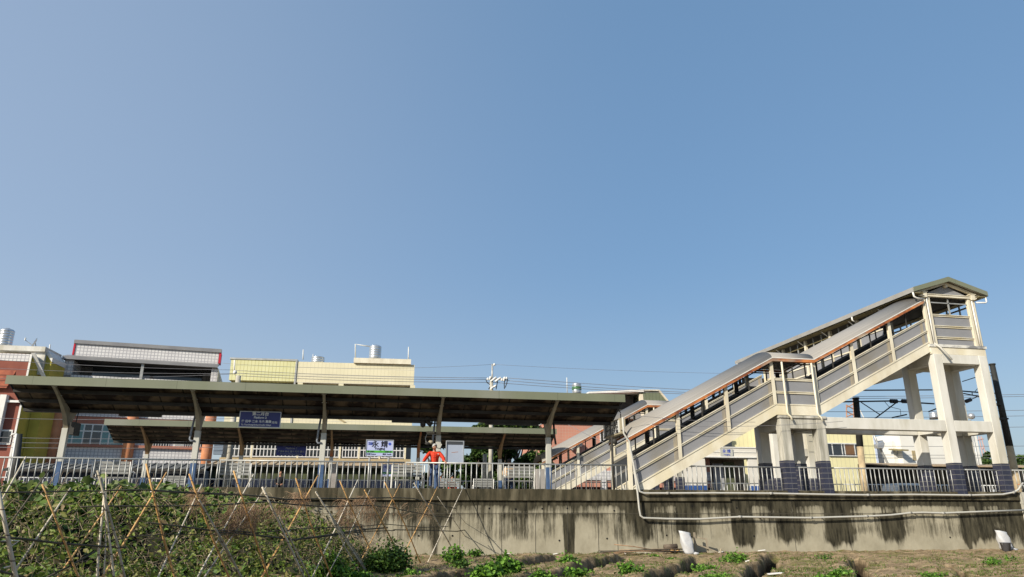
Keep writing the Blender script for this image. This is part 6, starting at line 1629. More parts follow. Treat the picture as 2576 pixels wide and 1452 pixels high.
# ---------------------------------------------------------------- bamboo trellis
PA = Vector((-4.88, 11.19, 0)); PB = Vector((2.52, 26.15, 0)); RD = (PB - PA).normalized(); RN = Vector((-RD.y, RD.x, 0))   # RN points away from the camera side
def on_plane(px, py, p0, n):
    d = Vector(ray(px, py)); o = Vector((0, 0, H0)); t = (p0 - o).dot(n) / d.dot(n); return o + d * t
def rp(px, py, off=0.0): return on_plane(px, py, PA + RN * off, RN)
M_bam = mat('orange_bamboo', (0.66, 0.40, 0.16), (0.46, 0.25, 0.09), 5, 0.6, stretch=(1, 1, 0.3), lines=[(2, 0.31, 0.018, (0.16, 0.10, 0.05))])
M_bamg = mat('weathered_bamboo', (0.50, 0.44, 0.34), (0.30, 0.26, 0.19), 5, 0.7, stretch=(1, 1, 0.3), lines=[(2, 0.27, 0.018, (0.10, 0.08, 0.06))])
M_bamw = mat('bleached_bamboo', (0.64, 0.57, 0.45), (0.45, 0.39, 0.30), 5, 0.7, stretch=(1, 1, 0.3), lines=[(2, 0.33, 0.018, (0.12, 0.09, 0.07))])
M_bamd = mat('dark_bamboo', (0.11, 0.095, 0.068), (0.04, 0.036, 0.026), 4, 0.8, stretch=(1, 1, 1))
tr = thing('bamboo_trellis', (PA.x, PA.y, 0), 'long crossed bamboo pole trellis leading from the near left to the foot of the wall', 'trellis')
K1 = lambda x, y: (x * 0.25, 1101.6 + y * 0.25)
K2 = lambda x, y: (564.9 + x * 0.25, 1101.6 + y * 0.25)
def pole(cross, top, bot, m_, r_=0.016, ext=True, name='bamboo_pole'):
    """a leg of the A-frame: lies in the upright plane square to the ridge through its crossing"""
    of = -0.06 - 0.05 * (bot[0] > top[0])
    a = rp(*top, of); b_ = rp(*bot, of)
    # keep the splay within reason (oblique rays exaggerate it)
    if ext and b_.z > 0.06:
        d = (b_ - a); 
        if d.z < -0.05: b_ = a + d * ((a.z + 0.02) / -d.z)
    mid = a.lerp(b_, 0.5) + Vector((rnd.gauss(0, 0.02), 0, rnd.gauss(0, 0.01)))
    b = MB(); b.tube([a, a.lerp(mid, 0.5), mid, mid.lerp(b_, 0.5), b_], [r_ * 0.8, r_ * 0.9, r_ * 1.0, r_ * 1.02, r_ * 1.05], 7)
    return b.build(name, m_, tr, True)
for c_, tp, bt, m_, r_ in (
    (K1(55, 555), K1(262, 190), K1(-60, 760), M_bamw, 0.014), (K1(400, 440), K1(525, 280), K1(330, 540), M_bamd, 0.012), (K1(20, 640), K1(-20, 520), K1(170, 1401), M_bamw, 0.030),
    (K1(1048, 600), K1(1020, 395), K1(1050, 640), M_bamw, 0.018), (K1(1045, 640), K1(1052, 540), K1(985, 1401), M_bamw, 0.020), (K1(1055, 600), K1(980, 330), K1(1240, 1401), M_bamg, 0.021),
    (K1(1062, 540), K1(1067, 345), K1(1058, 620), M_bamw, 0.011), (K1(1545, 550), K1(1470, 262), K1(1765, 1401), M_bam, 0.020), (K1(1545, 550), K1(1676, 348), K1(1020, 1401), M_bam, 0.017),
    (K1(1975, 560), K1(1905, 365), K1(2310, 1401), M_bam, 0.022), (K1(2020, 660), K1(2000, 620), K1(2420, 1401), M_bamg, 0.022), (K1(1990, 540), K1(2032, 465), K1(1940, 660), M_bamw, 0.015),
    (K1(650, 590), K1(710, 505), K1(600, 670), M_bamg, 0.016), (K1(1140, 600), K1(1222, 488), K1(1060, 720), M_bam, 0.014), (K1(460, 550), K1(425, 470), K1(500, 660), M_bam, 0.016),
    (K2(170, 570), K2(92, 333), K2(440, 1401), M_bam, 0.021), (K2(185, 570), K2(292, 368), K2(40, 830), M_bamw, 0.016), (K2(420, 1300), K2(580, 1020), K2(415, 1330), M_bam, 0.018),
    (K2(440, 610), K2(380, 498), K2(795, 1401), M_bamw, 0.026), (K2(560, 810), K2(545, 780), K2(855, 1401), M_bamg, 0.020), (K2(375, 565), K2(422, 490), K2(340, 610), M_bamw, 0.014),
    (K2(790, 640), K2(717, 408), K2(1080, 1401), M_bam, 0.020), (K2(800, 650), K2(942, 376), K2(415, 1325), M_bam, 0.021), (K2(1000, 680), K2(918, 545), K2(1060, 770), M_bamw, 0.024),
    (K2(1020, 700), K2(1050, 760), K2(1355, 1345), M_bamw, 0.018), (K2(1020, 700), K2(1060, 765), K2(1430, 1340), M_bamg, 0.019), (K2(1245, 600), K2(1160, 433), K2(1577, 1365), M_bam, 0.019),
    (K2(1245, 610), K2(1342, 422), K2(965, 1225), M_bamw, 0.017), (K2(1495, 685), K2(1408, 525), K2(1832, 1330), M_bam, 0.021), (K2(1495, 685), K2(1500, 690), K2(1832, 1295), M_bamg, 0.015),
    (K2(1440, 570), K2(1464, 522), K2(1425, 600), M_bamg, 0.014), (K2(1690, 615), K2(1610, 442), K2(1992, 1308), M_bam, 0.019), (K2(1690, 615), K2(1767, 465), K2(1385, 1210), M_bam, 0.015),
    (K2(2040, 650), K2(1908, 455), K2(2352, 1218), M_bamw, 0.024), (K2(2050, 655), K2(2142, 498), K2(1835, 1110), M_bam, 0.016), (K2(2300, 705), K2(2143, 592), K2(2560, 1190), M_bamw, 0.014),
    (K2(2300, 705), K2(2400, 500), K2(2062, 1218), M_bamw, 0.017), (K2(2310, 710), K2(2290, 690), K2(2680, 1180), M_bamg, 0.010), (K2(0, 1200), K2(-60, 1020), K2(165, 1401), M_bamg, 0.018), (K2(0, 1300), K2(-10, 1270), K2(50, 1401), M_bam, 0.018)):
    pole(c_, tp, bt, m_, r_)
for pts, r_ in (([K1(-40, 560), K1(0, 553), K1(300, 550), K1(700, 545), K1(1045, 540)], 0.013), ([K1(1040, 535), K1(1300, 530), K1(1545, 532), K1(1800, 545), K1(2100, 560), K1(2420, 572)], 0.016),
                ([K1(1545, 545), K1(1900, 555), K1(2200, 572), K2(200, 580)], 0.012), ([K2(160, 572), K2(440, 598), K2(620, 622), K2(800, 615), K2(1000, 608), K2(1240, 606), K2(1700, 600)], 0.022),
                ([K2(1690, 600), K2(1900, 612), K2(2040, 650), K2(2180, 680), K2(2325, 712)], 0.020), ([K1(820, 690), K1(1100, 692), K1(1600, 690), K1(2000, 684), K1(2300, 668), K1(2576, 650)], 0.015),
                ([K2(0, 668), K2(200, 655), K2(440, 650), K2(700, 672), K2(1000, 692), K2(1300, 680), K2(1500, 682)], 0.020), ([K2(1480, 680), K2(1650, 695), K2(1850, 738), K2(2100, 782), K2(2310, 806)], 0.017),
                ([K1(0, 1005), K1(200, 1025), K1(600, 1062), K1(1010, 1092), K1(1260, 1106)], 0.020), ([K1(1480, 850), K1(1800, 888), K1(2130, 930), K1(2400, 945), K1(2600, 965)], 0.018),
                ([K1(470, 1395), K1(700, 1290), K1(960, 1152)], 0.018), ([K1(1050, 1052), K1(1300, 1000), K1(1640, 972), K1(2000, 968), K1(2300, 978), K1(2420, 988)], 0.010),
                ([K2(-80, 950), K2(120, 960), K2(290, 978), K2(640, 1015), K2(680, 1028), K2(900, 1002), K2(1160, 960), K2(1400, 925), K2(1640, 905)], 0.024), ([K2(660, 1030), K2(1000, 998), K2(1400, 940), K2(1710, 930), K2(1720, 925)], 0.016),
                ([K2(1700, 922), K2(2000, 930), K2(2340, 942), K2(2440, 922), K2(2530, 940)], 0.020), ([K2(280, 965), K2(560, 935), K2(900, 905), K2(1300, 898), K2(1620, 870), K2(1800, 885), K2(2000, 900), K2(2250, 892)], 0.014),
                ([K1(-10, 1040), K1(40, 1052), K1(110, 1040)], 0.014), ([K1(0, 1340), K1(200, 1390), K1(300, 1420)], 0.02)):
    b = MB(); P = [rp(x, y, -0.085) for x, y in pts]
    P = [p + Vector((rnd.gauss(0, .006), 0, rnd.gauss(0, .006))) for p in P]
    b.tube(P, r_ * 0.8, 7); b.build('crossbar', M_bamd, tr, True)
for q, s_ in ((K1(85, 1040), 0.12), (K1(1040, 545), 0.04), (K1(1545, 540), 0.05), (K1(100, 1300), 0.07), (K2(640, 935), 0.05), (K2(1690, 605), 0.06)):
    p_ = rp(*q, -0.05); b = MB(); b.tube([p_ + Vector((-s_, 0, -0.01)), p_ + Vector((0, 0, 0.012)), p_ + Vector((s_, 0.02, 0.0)), p_ + Vector((s_ * 0.3, 0, -s_ * 0.6))], 0.010, 5); b.build('lashing', M_white, tr)

# ---------------------------------------------------------------- vines on and behind the trellis
M_vine = leafmat('vine_leaf', [(0.025, 0.050, 0.012), (0.06, 0.11, 0.018), (0.12, 0.18, 0.028), (0.20, 0.26, 0.05), (0.27, 0.26, 0.09), (0.27, 0.20, 0.11)], 0.4)
M_vined = leafmat('shaded_vine_leaf', [(0.025, 0.038, 0.013), (0.055, 0.075, 0.02), (0.10, 0.115, 0.035), (0.19, 0.155, 0.075)], 0.3)
M_big = leafmat('gourd_leaf', [(0.06, 0.09, 0.025), (0.13, 0.17, 0.045), (0.22, 0.27, 0.08)], 0.35)
M_twig = mat('dry_twig', (0.38, 0.30, 0.20), (0.20, 0.155, 0.10), 9, 0.9)
M_twigb = mat('brown_dry_stems', (0.34, 0.22, 0.135), (0.19, 0.12, 0.07), 9, 0.9)
Lr = (PB - PA).length
def vine_top(s):
    """height of the green mass at distance s along the ridge from PA"""
    return np.interp(s, VS, VZ)
_q = [rp(x, y, 0.3) for x, y in ((-150, 1224), (0, 1228), (200, 1234), (400, 1242), (550, 1256), (700, 1274), (800, 1304), (870, 1345), (920, 1400))]
VS = [(q - PA).dot(RD) for q in _q]; VZ = [q.z for q in _q]
def vine_pts(n, s0, s1, wid, off0=0.0, lump=True, pw=1.0):
    s = rng.uniform(0, 1, n) ** pw * (s1 - s0) + s0
    h = vine_top(s); z = rng.uniform(0.0, 1, n) ** 0.85 * h
    o = off0 + (rng.uniform(-1, 1, n)) * wid * (1.15 - 0.75 * z / 1.9)
    k = 0.5 + 0.5 * np.sin(s * 2.3 + 1.7 * np.sin(z * 3.1)) * np.cos(z * 4.1 + s * 1.1)
    keep = rng.uniform(0, 1, n) < (0.35 + 0.65 * k if lump else 1)
    s, z, o, k = s[keep], z[keep], o[keep], k[keep]
    P = np.array(PA)[None, :] + np.array(RD)[None, :] * s[:, None] + np.array(RN)[None, :] * o[:, None]
    P[:, 2] = z + 0.03
    return P, k, s
P, k, s_ = vine_pts(8000, -2.5, 12.0, 0.30, 0.50)
vv = leaves('vine_foliage', P, 0.10, M_vine, None, val=0.25 + 0.62 * rng.uniform(0, 1, len(P)) ** 1.2)
tag(vv, 'tangled green vines climbing the bamboo trellis at the left', None, None, 'stuff')
# overgrown bank between the trellis and the wall
_bx = [at(px, 1300, 26).x for px in (-200, 0, 400, 560, 650, 720, 800, 870, 930, 990)]
_bh = [at(600, y, 26.5).z for y in (1226, 1230, 1238, 1250, 1264, 1276, 1300, 1345, 1385, 1400)]
def bank_z(x, y):
    h = np.interp(x, _bx, _bh)
    u = np.clip((y - 19.6 - 0.5 * np.sin(x * 0.9)) / 6.2, 0, 1)
    lump = 0.34 * np.sin(x * 1.9 + 1.3 * np.sin(y * 1.4)) * np.cos(y * 2.1 + x) + 0.16 * np.sin(x * 4.3 + y * 3.1) + 0.16 * np.sin(x * 3.1 - y * 5.7) - 0.12
    return h * (3 * u ** 2 - 2 * u ** 3) ** 0.75 + lump * np.clip(u * 4, 0, 1) * np.clip(h, 0, 1) * (1 - 0.6 * np.clip((u - 0.8) / 0.2, 0, 1)) - 0.30
bk = grid_mesh('bank', np.arange(-18, 1.6, 0.12), np.arange(19, 27.95, 0.12), bank_z, mat('leaf_litter_earth', (0.020, 0.020, 0.009), (0.009, 0.010, 0.005), 2, 0.95))
tag(bk, 'dark earth bank under the creepers', None, None, 'structure')
M_bigl = leafmat('broad_leaf', [(0.04, 0.08, 0.015), (0.09, 0.15, 0.03), (0.17, 0.25, 0.05)], 0.3)
M_bank = leafmat('bank_leaf', [(0.010, 0.022, 0.006), (0.026, 0.050, 0.010), (0.055, 0.105, 0.014), (0.105, 0.175, 0.024), (0.17, 0.20, 0.045), (0.22, 0.16, 0.08)], 0.18)
n = 66000
xx_ = -16.5 + rng.uniform(0, 1, n) * 17.6; yy_ = 19.6 + rng.uniform(0, 1, n) ** 0.8 * 8.2
den = 0.5 + 0.5 * np.sin(xx_ * 1.7 + 2 * np.sin(yy_ * 1.1)) * np.cos(yy_ * 2.3 + xx_ * 0.8)
keep = (rng.uniform(0, 1, n) < 0.06 + 0.94 * den ** 1.2) & (np.interp(xx_, _bx, _bh) > 0.35)
xx_, yy_, den = xx_[keep], yy_[keep], den[keep]
zz_ = bank_z(xx_, yy_) + rng.uniform(0.02, 0.30, len(xx_))
tag(leaves('bank_creepers', np.stack([xx_, yy_, zz_], -1), 0.15, M_bank, None, jit=0.65, up=0.9, val=0.12 + 0.50 * den + 0.32 * rng.uniform(-0.6, 1, len(xx_))), 'creepers and weeds covering the bank behind the trellis', None, None, 'stuff')
n = 3600
xx_ = -16.5 + rng.uniform(0, 1, n) ** 1.3 * 13; yy_ = 19.8 + rng.uniform(0, 1, n) ** 0.7 * 7.4
den = 0.5 + 0.5 * np.sin(xx_ * 1.1 + 1.5 * np.sin(yy_ * 0.9)) * np.cos(yy_ * 1.7 + xx_ * 0.6)
keep = rng.uniform(0, 1, n) < den ** 1.5; xx_, yy_ = xx_[keep], yy_[keep]
tag(leaves('gourd_leaves', np.stack([xx_, yy_, bank_z(xx_, yy_) + rng.uniform(0.2, 0.42, len(xx_))], -1), 0.24, M_bigl, None, up=1.2, aspect=0.95), 'broad gourd leaves scattered over the left of the bank', None, None, 'stuff')
St, Di, Ln = [], [], []
for _ in range(1900):
    x = rnd.uniform(-16, 0.4); y = rnd.uniform(20, 27.7); z = float(bank_z(np.array(x), np.array(y)))
    if z < 0: continue
    St.append((x, y, z + rnd.uniform(0.15, 0.4))); Di.append((rnd.gauss(0.2, 0.7), rnd.gauss(-0.3, 0.5), rnd.gauss(0.1, 0.7))); Ln.append(rnd.uniform(0.2, 0.7))
tag(twigs('bank_dry_stems', St, Di, Ln, 0.0085, M_twig, None, 4, 0.3, 0.35), 'pale dry stems lying over the bank', None, None, 'stuff')
# creeper on the wall face
n = 9000
xx_ = -16 + rng.uniform(0, 1, n) ** 1.1 * 15.6; zz_ = rng.uniform(0, 1, n) * np.interp(xx_, [-16, -9, -5, -2, -0.3], [2.2, 2.15, 2.05, 1.9, 1.3])
kk = np.sin(xx_ * 1.7) * np.cos(zz_ * 3 + xx_) * 0.5 + 0.5
m = rng.uniform(0, 1, n) < (kk * 0.7 + np.clip((-4 - xx_) / 6, 0, 1))
tag(leaves('wall_creeper', np.stack([xx_, np.full(n, 27.93) - rng.uniform(0, 0.12, n), zz_], -1)[m], 0.13, M_vined, None), 'creeper spreading over the left part of the retaining wall', None, None, 'stuff')
# large gourd leaves near the top left
P = []
for px, py, k in ((70, 1228, 20), (40, 1236, 14), (115, 1224, 10), (150, 1262, 34), (175, 1252, 18), (275, 1222, 12), (300, 1228, 8), (345, 1250, 14), (405, 1255, 12), (228, 1252, 10), (100, 1280, 12), (105, 1320, 12), (120, 1330, 10), (395, 1246, 10), (50, 1262, 14), (20, 1250, 10)):
    p_ = at(px, py, 24.0)
    for _ in range(k):
        P.append([p_.x + rnd.gauss(0, 0.22), p_.y + rnd.gauss(0, 0.25), p_.z + rnd.gauss(0, 0.12)])
gl = leaves('gourd_leaves', np.array(P), 0.27, M_big, None, aspect=1.0)
tag(gl, 'large pale gourd leaves at the top left behind the trellis', None, None, 'stuff')
# dry stems
St, Di, Ln = [], [], []
for _ in range(1300):
    s = rnd.uniform(-2.5, 13); h = float(vine_top(s)) + 0.05; z = rnd.uniform(0.2, 1) ** 0.7 * max(h, 1.0)
    p_ = PA + RD * s + RN * (0.42 + rnd.uniform(-0.55, 0.1) * (1.15 - 0.7 * z / 1.9)); St.append((p_.x, p_.y, z))
    Di.append((rnd.gauss(0.35, 0.5), rnd.gauss(0, 0.5), rnd.gauss(-0.5, 0.7))); Ln.append(rnd.uniform(0.15, 0.55))
tag(twigs('dry_vine_stems', St, Di, Ln, 0.0055, M_twig, None, 4, 0.25, 0.3), 'pale dry stems tangled through the vines', None, None, 'stuff')
St, Di, Ln = [], [], []
for (x0, x1, y0, y1, n) in ((575, 650, 1262, 1330, 500), (545, 600, 1290, 1340, 140), (740, 780, 1238, 1262, 160), (850, 945, 1252, 1320, 420), (1050, 1090, 1260, 1300, 60), (900, 945, 1246, 1258, 90), (480, 520, 1225, 1262, 110), (640, 730, 1262, 1300, 130), (960, 1040, 1262, 1300, 60)):
    for _ in range(n):
        x = rnd.uniform(x0, x1); y = rnd.uniform(y0, y1); p_ = rp(x, y, rnd.uniform(-0.15, 0.2)); St.append(tuple(p_)); Di.append((rnd.gauss(-0.35, 0.35), rnd.gauss(0, 0.4), rnd.gauss(-0.8, 0.45))); Ln.append(rnd.uniform(0.12, 0.4))
tag(twigs('withered_vine_clumps', St, Di, Ln, 0.0045, M_twigb, None, 4, 0.35, 0.3), 'brown withered vine clumps hanging on the trellis poles', None, None, 'stuff')
# fine runners reaching up and down the right part
St, Di, Ln = [], [], []
for _ in range(150):
    x = rnd.uniform(860, 1100); y = rnd.uniform(1262, 1400); p_ = rp(x, y, rnd.uniform(-0.2, 0.3)); St.append(tuple(p_)); Di.append((rnd.gauss(0, 0.2), 0, -1)); Ln.append(rnd.uniform(0.2, 0.6))
tag(twigs('thin_runners', St, Di, Ln, 0.003, M_twig, None, 4, 0.3, 0.35), 'thin dry runners hanging at the right end of the trellis', None, None, 'stuff')

# ---------------------------------------------------------------- garden plants
M_bean = leafmat('bright_bean_leaf', [(0.030, 0.075, 0.010), (0.065, 0.15, 0.016), (0.12, 0.25, 0.025), (0.20, 0.36, 0.05)], 0.3)
M_tom = leafmat('dark_green_leaf', [(0.025, 0.055, 0.012), (0.06, 0.12, 0.02), (0.10, 0.18, 0.028), (0.17, 0.26, 0.05)], 0.25)
M_stem = mat('green_stem', (0.12, 0.16, 0.04), (0.08, 0.11, 0.03), 5, 0.7)
def gz(x, y): return float(ground_z(np.array(x), np.array(y)))
def plant(px, py, wpx, hpx, n, size, m_, label, group='leafy plants in the vegetable field', name='bean_plant', cat='plant', flat=0.9):
    p0 = atz(px, py, 0.06); sc_ = (p0 - Vector((0, 0, H0))).length / 1900.0
    w_ = wpx * sc_ / 2; h = hpx * sc_ * 1.0
    z0 = gz(p0.x, p0.y); t = thing(name, (p0.x, p0.y, z0), label, cat, group)
    b = MB(); P = []
    ns = max(4, int(n / 45))
    for _ in range(ns):
        a = rnd.uniform(0, 6.28); r0 = w_ * math.sqrt(rnd.random()); hh = h * rnd.uniform(0.5, 1.0) * (1 - 0.45 * (r0 / max(w_, .01)) ** 2)
        x = p0.x + r0 * math.cos(a); y = p0.y + r0 * math.sin(a) * 0.8
        zb = gz(x, y); top = Vector((x + rnd.gauss(0, .04), y + rnd.gauss(0, .04), zb + hh)); bs = Vector((p0.x + (x - p0.x) * 0.6, p0.y + (y - p0.y) * 0.6, zb - 0.02))
        b.tube([bs, bs.lerp(top, 0.5), top], [0.006, 0.005, 0.003], 4)
        m = int(n / ns); q = rng.normal(size=(m, 3)) * np.array([0.10, 0.10, hh * 0.28])
        u = rng.uniform(0.15, 1.0, m)[:, None]
        P.append(np.array(bs)[None] * (1 - u) + np.array(top)[None] * u + q)
    b.build('stems', M_stem, t)
    P = np.concatenate(P); P = P[P[:, 2] > z0 + 0.01]
    leaves('foliage', P, size, m_, t, aspect=0.75)
    return t
for a in ((968, 1440, 112, 70, 3400, 0.085, M_tom, 'large dark green bush under the right part of the trellis'), (832, 1452, 92, 48, 1800, 0.10, M_bean, 'bright green bush at the bottom edge under the trellis'),
          (1140, 1418, 44, 40, 420, 0.10, M_bean, 'young plant with a tall shoot beside the last white bamboo pole'), (1190, 1406, 22, 20, 180, 0.09, M_bean, 'small green plant right of the last bamboo poles'),
          (1222, 1455, 60, 42, 950, 0.11, M_bean, 'bright green plant, left one of the twin clumps near the bottom centre'), (1272, 1450, 62, 46, 1100, 0.11, M_bean, 'bright green plant, right one of the twin clumps near the bottom centre'),
          (1432, 1425, 50, 18, 420, 0.085, M_bean, 'upper part of the green clump beside the second ditch'), (1448, 1448, 32, 26, 380, 0.09, M_bean, 'lower part of the green clump beside the second ditch'),
          (1585, 1445, 46, 32, 360, 0.10, M_bean, 'spiky green plant between the second and third ditch'), (1352, 1456, 78, 28, 750, 0.085, M_bean, 'low green plant at the bottom edge right of the twin clumps'),
          (1647, 1404, 16, 8, 100, 0.06, M_bean, 'tiny green plant near the bundle of sticks'), (1690, 1412, 24, 8, 100, 0.06, M_bean, 'tiny low plant left of the white sack'),
          (1770, 1430, 60, 14, 480, 0.07, M_bean, 'grassy green patch to the right of the third ditch'), (1845, 1416, 70, 26, 650, 0.07, M_bean, 'taller grassy green patch near the wall'),
          (1800, 1456, 70, 14, 420, 0.07, M_bean, 'green patch at the bottom edge left of the fourth ditch'), (2100, 1456, 80, 22, 520, 0.07, M_bean, 'green patch at the bottom edge left of the last ditch'),
          (2075, 1408, 36, 12, 200, 0.06, M_tom, 'small green tuft near the wall right of the fourth ditch'), (2510, 1420, 70, 18, 420, 0.06, M_bean, 'green patch near the right edge of the field'),
          (2345, 1453, 60, 14, 300, 0.06, M_bean, 'green patch at the bottom right of the field'), (1160, 1438, 50, 24, 380, 0.08, M_tom, 'grey green plant in front of the last bamboo poles'), (1030, 1452, 60, 16, 300, 0.07, M_bean, 'low green plant at the bottom edge beside the large bush'),
          (905, 1455, 60, 20, 500, 0.09, M_bean, 'low green plant between the two bushes at the bottom')):
    plant(*a)
# tall shoot
# low weeds and dry grass
pts = []
for _ in range(8500):
    px = rnd.uniform(900, 2576); p_ = atz(px, 1393 + 80 * rnd.random() ** 0.8, 0.05)
    g = math.sin(p_.x * 1.3 + 2 * math.sin(p_.y * 0.7)) * math.cos(p_.y * 1.1 + p_.x * 0.5)
    if g > rnd.uniform(-0.7, 0.9):
        for _k in range(4): 
            x = p_.x + rnd.gauss(0, .07); y = min(27.9, p_.y + rnd.gauss(0, .07)); pts.append((x, y, gz(x, y) + 0.025))
n = len(pts); dr = np.zeros((n, 3)); dr[:, 2] = 1.2
M_grass = leafmat('low_weed', [(0.16, 0.12, 0.05), (0.10, 0.11, 0.03), (0.09, 0.15, 0.025), (0.13, 0.21, 0.04)], 0.2)
tag(leaves('low_weeds', np.array(pts), 0.07, M_grass, None, aspect=0.22, dirs=dr), 'low weeds and dry grass over the vegetable beds', None, None, 'stuff')
# clods and litter
b = MB()
for _ in range(900):
    p_ = atz(rnd.uniform(930, 2576), rnd.uniform(1396, 1465), 0.05); y = min(p_.y, 27.9); z = gz(p_.x, y); r_ = rnd.uniform(0.012, 0.04)
    b.lathe((p_.x, y, z - r_ * 0.3), [(r_ * 0.5, 0), (r_, r_ * 0.5), (r_ * 0.6, r_ * 1.1), (0.002, r_ * 1.2)], 6)
tag(b.build('soil_clods', M_soil), 'loose clods of earth on the beds', None, None, 'stuff')

# ---------------------------------------------------------------- things by the wall
M_sack = mat('white_woven_sack', (0.52, 0.52, 0.52), (0.38, 0.38, 0.39), 3, 0.8, bump=1.0, contrast=0.8)
def sack(px0, px1, pyt, pyb, Y, lean, label, d=0.24):
    a = at(px0, pyb, Y); c_ = at(px1, pyb, Y); tp = at((px0 + px1) / 2, pyt, Y); w_ = (c_ - a).length; h = tp.z - gz(a.x, min(Y, 27.9)); x0 = (a.x + c_.x) / 2; z0 = gz(x0, min(Y, 27.9))
    t = thing('sack', (x0, Y, z0), label, 'sack', 'white woven sacks')
    vs = []; fs = []; n = 24; m = 12
    for i in range(m + 1):
        v = i / m; r_ = 1.0 + 0.12 * v - 0.05 * math.sin(v * 7 + 1) - (0.15 if i == 0 else 0)
        for k in range(n):
            q = 2 * math.pi * k / n; ct, st_ = math.cos(q), math.sin(q)
            ex = abs(ct) ** 0.6 * math.copysign(1, ct); ey = abs(st_) ** 0.8 * math.copysign(1, st_)
            vs.append((x0 - lean * (v) + ex * w_ / 2 * r_ * (1 + 0.03 * math.sin(q * 4 + v * 9)), Y + ey * d * r_ * (1 - 0.55 * v) + 0.02 * math.sin(v * 11 + q * 3), z0 + h * v + 0.05 * (v ** 4) * ct * -1 + 0.01 * math.sin(q * 5)))
    for i in range(m):
        for k in range(n): fs.append((i * n + k, i * n + (k + 1) % n, (i + 1) * n + (k + 1) % n, (i + 1) * n + k))
    fs.append(tuple(range(n))[::-1]); fs.append(tuple(m * n + k for k in range(n)))
    b = MB(); b.add(vs, fs); b.build('sack_body', M_sack, t, True)
    b = MB(); b.tube([(x0 + w_ * 0.3, Y - d * 0.6, z0 + 0.03), (x0 + w_ * 0.75, Y - d * 0.9, z0 + 0.03)], [0.07, 0.03], 8); b.build('sack_corner', M_sack, t, True)
    return t
sack(1721, 1746, 1338, 1391, 27.45, 0.13, 'white woven sack standing against the wall beside the old wooden frame')
sack(2519, 2542, 1336, 1372, 27.6, 0.12, 'white sack standing behind the grey bucket at the right')
p_ = at(2532, 1384, 27.2); z0 = gz(p_.x, 27.2)
t = thing('bucket', (p_.x, 27.2, z0), 'grey bucket in front of the right-hand white sack', 'bucket')
b = MB(); b.lathe((p_.x, 27.2, z0), [(0.15, 0), (0.20, 0.33), (0.215, 0.335), (0.215, 0.35), (0.19, 0.35), (0.145, 0.05), (0.01, 0.05)], 20); b.build('bucket_body', mat('grey_bucket', (0.13, 0.13, 0.14), (0.10, 0.10, 0.11), 3, 0.5), t, True)
b = MB(); b.tube([(p_.x + 0.21 * math.cos(q), 27.2 - 0.05, z0 + 0.34 - 0.16 * math.sin(q)) for q in [k * math.pi / 8 for k in range(9)]], 0.006, 5); b.build('handle', M_rail, t)
# bundle of sticks
t = thing('stick_bundle', at(1645, 1387, 27.4), 'bundle of long dark sticks lying along the foot of the wall', 'sticks')
for k in range(11):
    ya = 27.55 - 0.05 * k; a = atz(1497 + rnd.uniform(0, 40), 1388, 0.1); c_ = atz(1700 + rnd.uniform(-30, 25), 1390, 0.1)
    z1 = gz(a.x, ya) + 0.06 + 0.035 * (k % 4); z2 = gz(c_.x * 0.9, ya) + 0.06 + 0.035 * ((k + 2) % 4)
    x1 = at(1497 + rnd.uniform(0, 60), 1388, ya).x; x2 = at(1700 + rnd.uniform(-40, 20), 1390, ya).x
    b = MB(); b.tube([(x1, ya, z1), ((x1 + x2) / 2, ya + rnd.gauss(0, .03), (z1 + z2) / 2 + 0.03), (x2, ya + rnd.gauss(0, .08), z2)], [0.014, 0.018, 0.02], 6); b.build('stick', M_twigb if k % 3 else M_bamd, t, True)
b = MB(); a = at(1545, 1370, 27.6); c_ = at(1650, 1385, 27.5); b.tube([a, a.lerp(c_, 0.5) + Vector((0, 0, .03)), c_], 0.02, 6); b.build('stick', M_twigb, t, True)
for q in (0.35, 0.6):
    x = at(1497 + 200 * q, 1388, 27.3).x; b = MB(); b.tube([(x, 27.02, gz(x, 27.0) + 0.06), (x + 0.03, 27.3, gz(x, 27.3) + 0.15), (x + 0.02, 27.6, gz(x, 27.6) + 0.05)], 0.01, 5); b.build('tie', M_white, t)
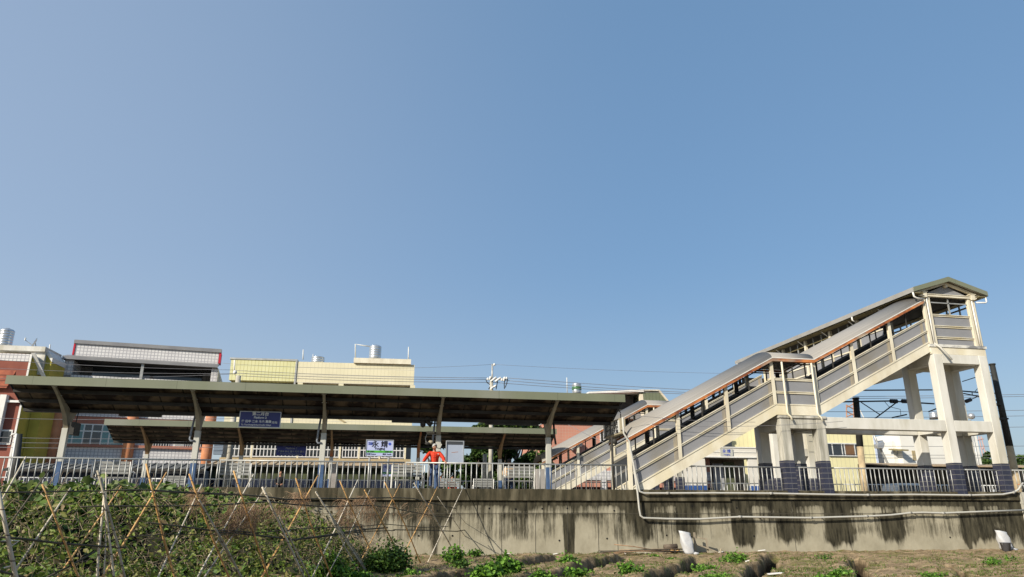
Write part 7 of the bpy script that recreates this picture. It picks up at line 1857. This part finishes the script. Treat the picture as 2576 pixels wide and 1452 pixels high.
# cut logs
t = thing('log_pile', at(1695, 1385, 27.6), 'two short cut logs lying left of the white sack', 'logs')
for (x, y, r_, dz) in ((1688, 1384, 0.09, 0.0), (1702, 1385, 0.07, 0.0), (1692, 1376, 0.10, 0.12)):
    p_ = at(x, y, 27.5); z = gz(p_.x, 27.5) + r_ + dz; b = MB(); b.tube([(p_.x, 27.45, z), (p_.x + 0.22, 27.85, z)] if dz == 0 else [(p_.x - 0.30, 27.6, z), (p_.x + 0.22, 27.6, z + 0.02)], r_, 12); b.build('log', M_bam if dz == 0 else M_bark, t, True)
# old wooden frame leaning by the sack
t = thing('wooden_frame', at(1770, 1385, 27.6), 'broken weathered wooden frame leaning on the wall right of the white sack', 'frame')
D6 = lambda x, y: (1680.6 + x * 0.13424, 1256.9 + y * 0.13424)
M_old = mat('weathered_timber', (0.34, 0.29, 0.21), (0.22, 0.18, 0.13), 5, 0.9, stretch=(1, 1, 0.3))
for a, c_, w_, Y in (((490, 615), (520, 990), 0.07, 27.62), ((520, 700), (730, 745), 0.05, 27.66), ((715, 720), (755, 1000), 0.07, 27.6), ((545, 840), (920, 985), 0.06, 27.5), ((535, 950), (560, 1000), 0.05, 27.62)):
    b = MB(); b.beam(at(*D6(*a), Y), at(*D6(*c_), Y - 0.05), w_, 0.05); b.build('timber', M_old, t)
b = MB(); p_ = at(*D6(990, 970), 27.6); b.beam((p_.x - 0.03, 27.6, p_.z - 0.1), (p_.x + 0.03, 27.62, p_.z + 0.1), 0.05, 0.03); b.build('stub', M_old, t)
# litter scraps
GL = 'white scraps lying on the field'
for px, py, s_, lb in ((830 * .13424 + 1680.6, 1390, 0.10, 'white scrap below the wooden frame'), (1873, 1387, 0.14, 'pale scrap by the wall right of the wooden frame'), (1370, 1391, 0.09, 'small pale stone at the foot of the wall'), (1950, 1434, 0.22, 'white board scrap in the fourth ditch'), (1240, 1387, 0.07, 'tiny white scrap at the foot of the wall'), (1880, 1421, 0.06, 'white scrap between the third and fourth ditch')):
    p_ = atz(px, py, 0.1); y = min(p_.y, 27.8); z = gz(p_.x, y); b = MB(); b.beam((p_.x - s_, y, z + 0.03), (p_.x + s_, y - 0.03, z + 0.06), s_ * 0.7, 0.03); tag(b.build('litter', M_white, None, False, 0.005), lb, 'litter', GL)
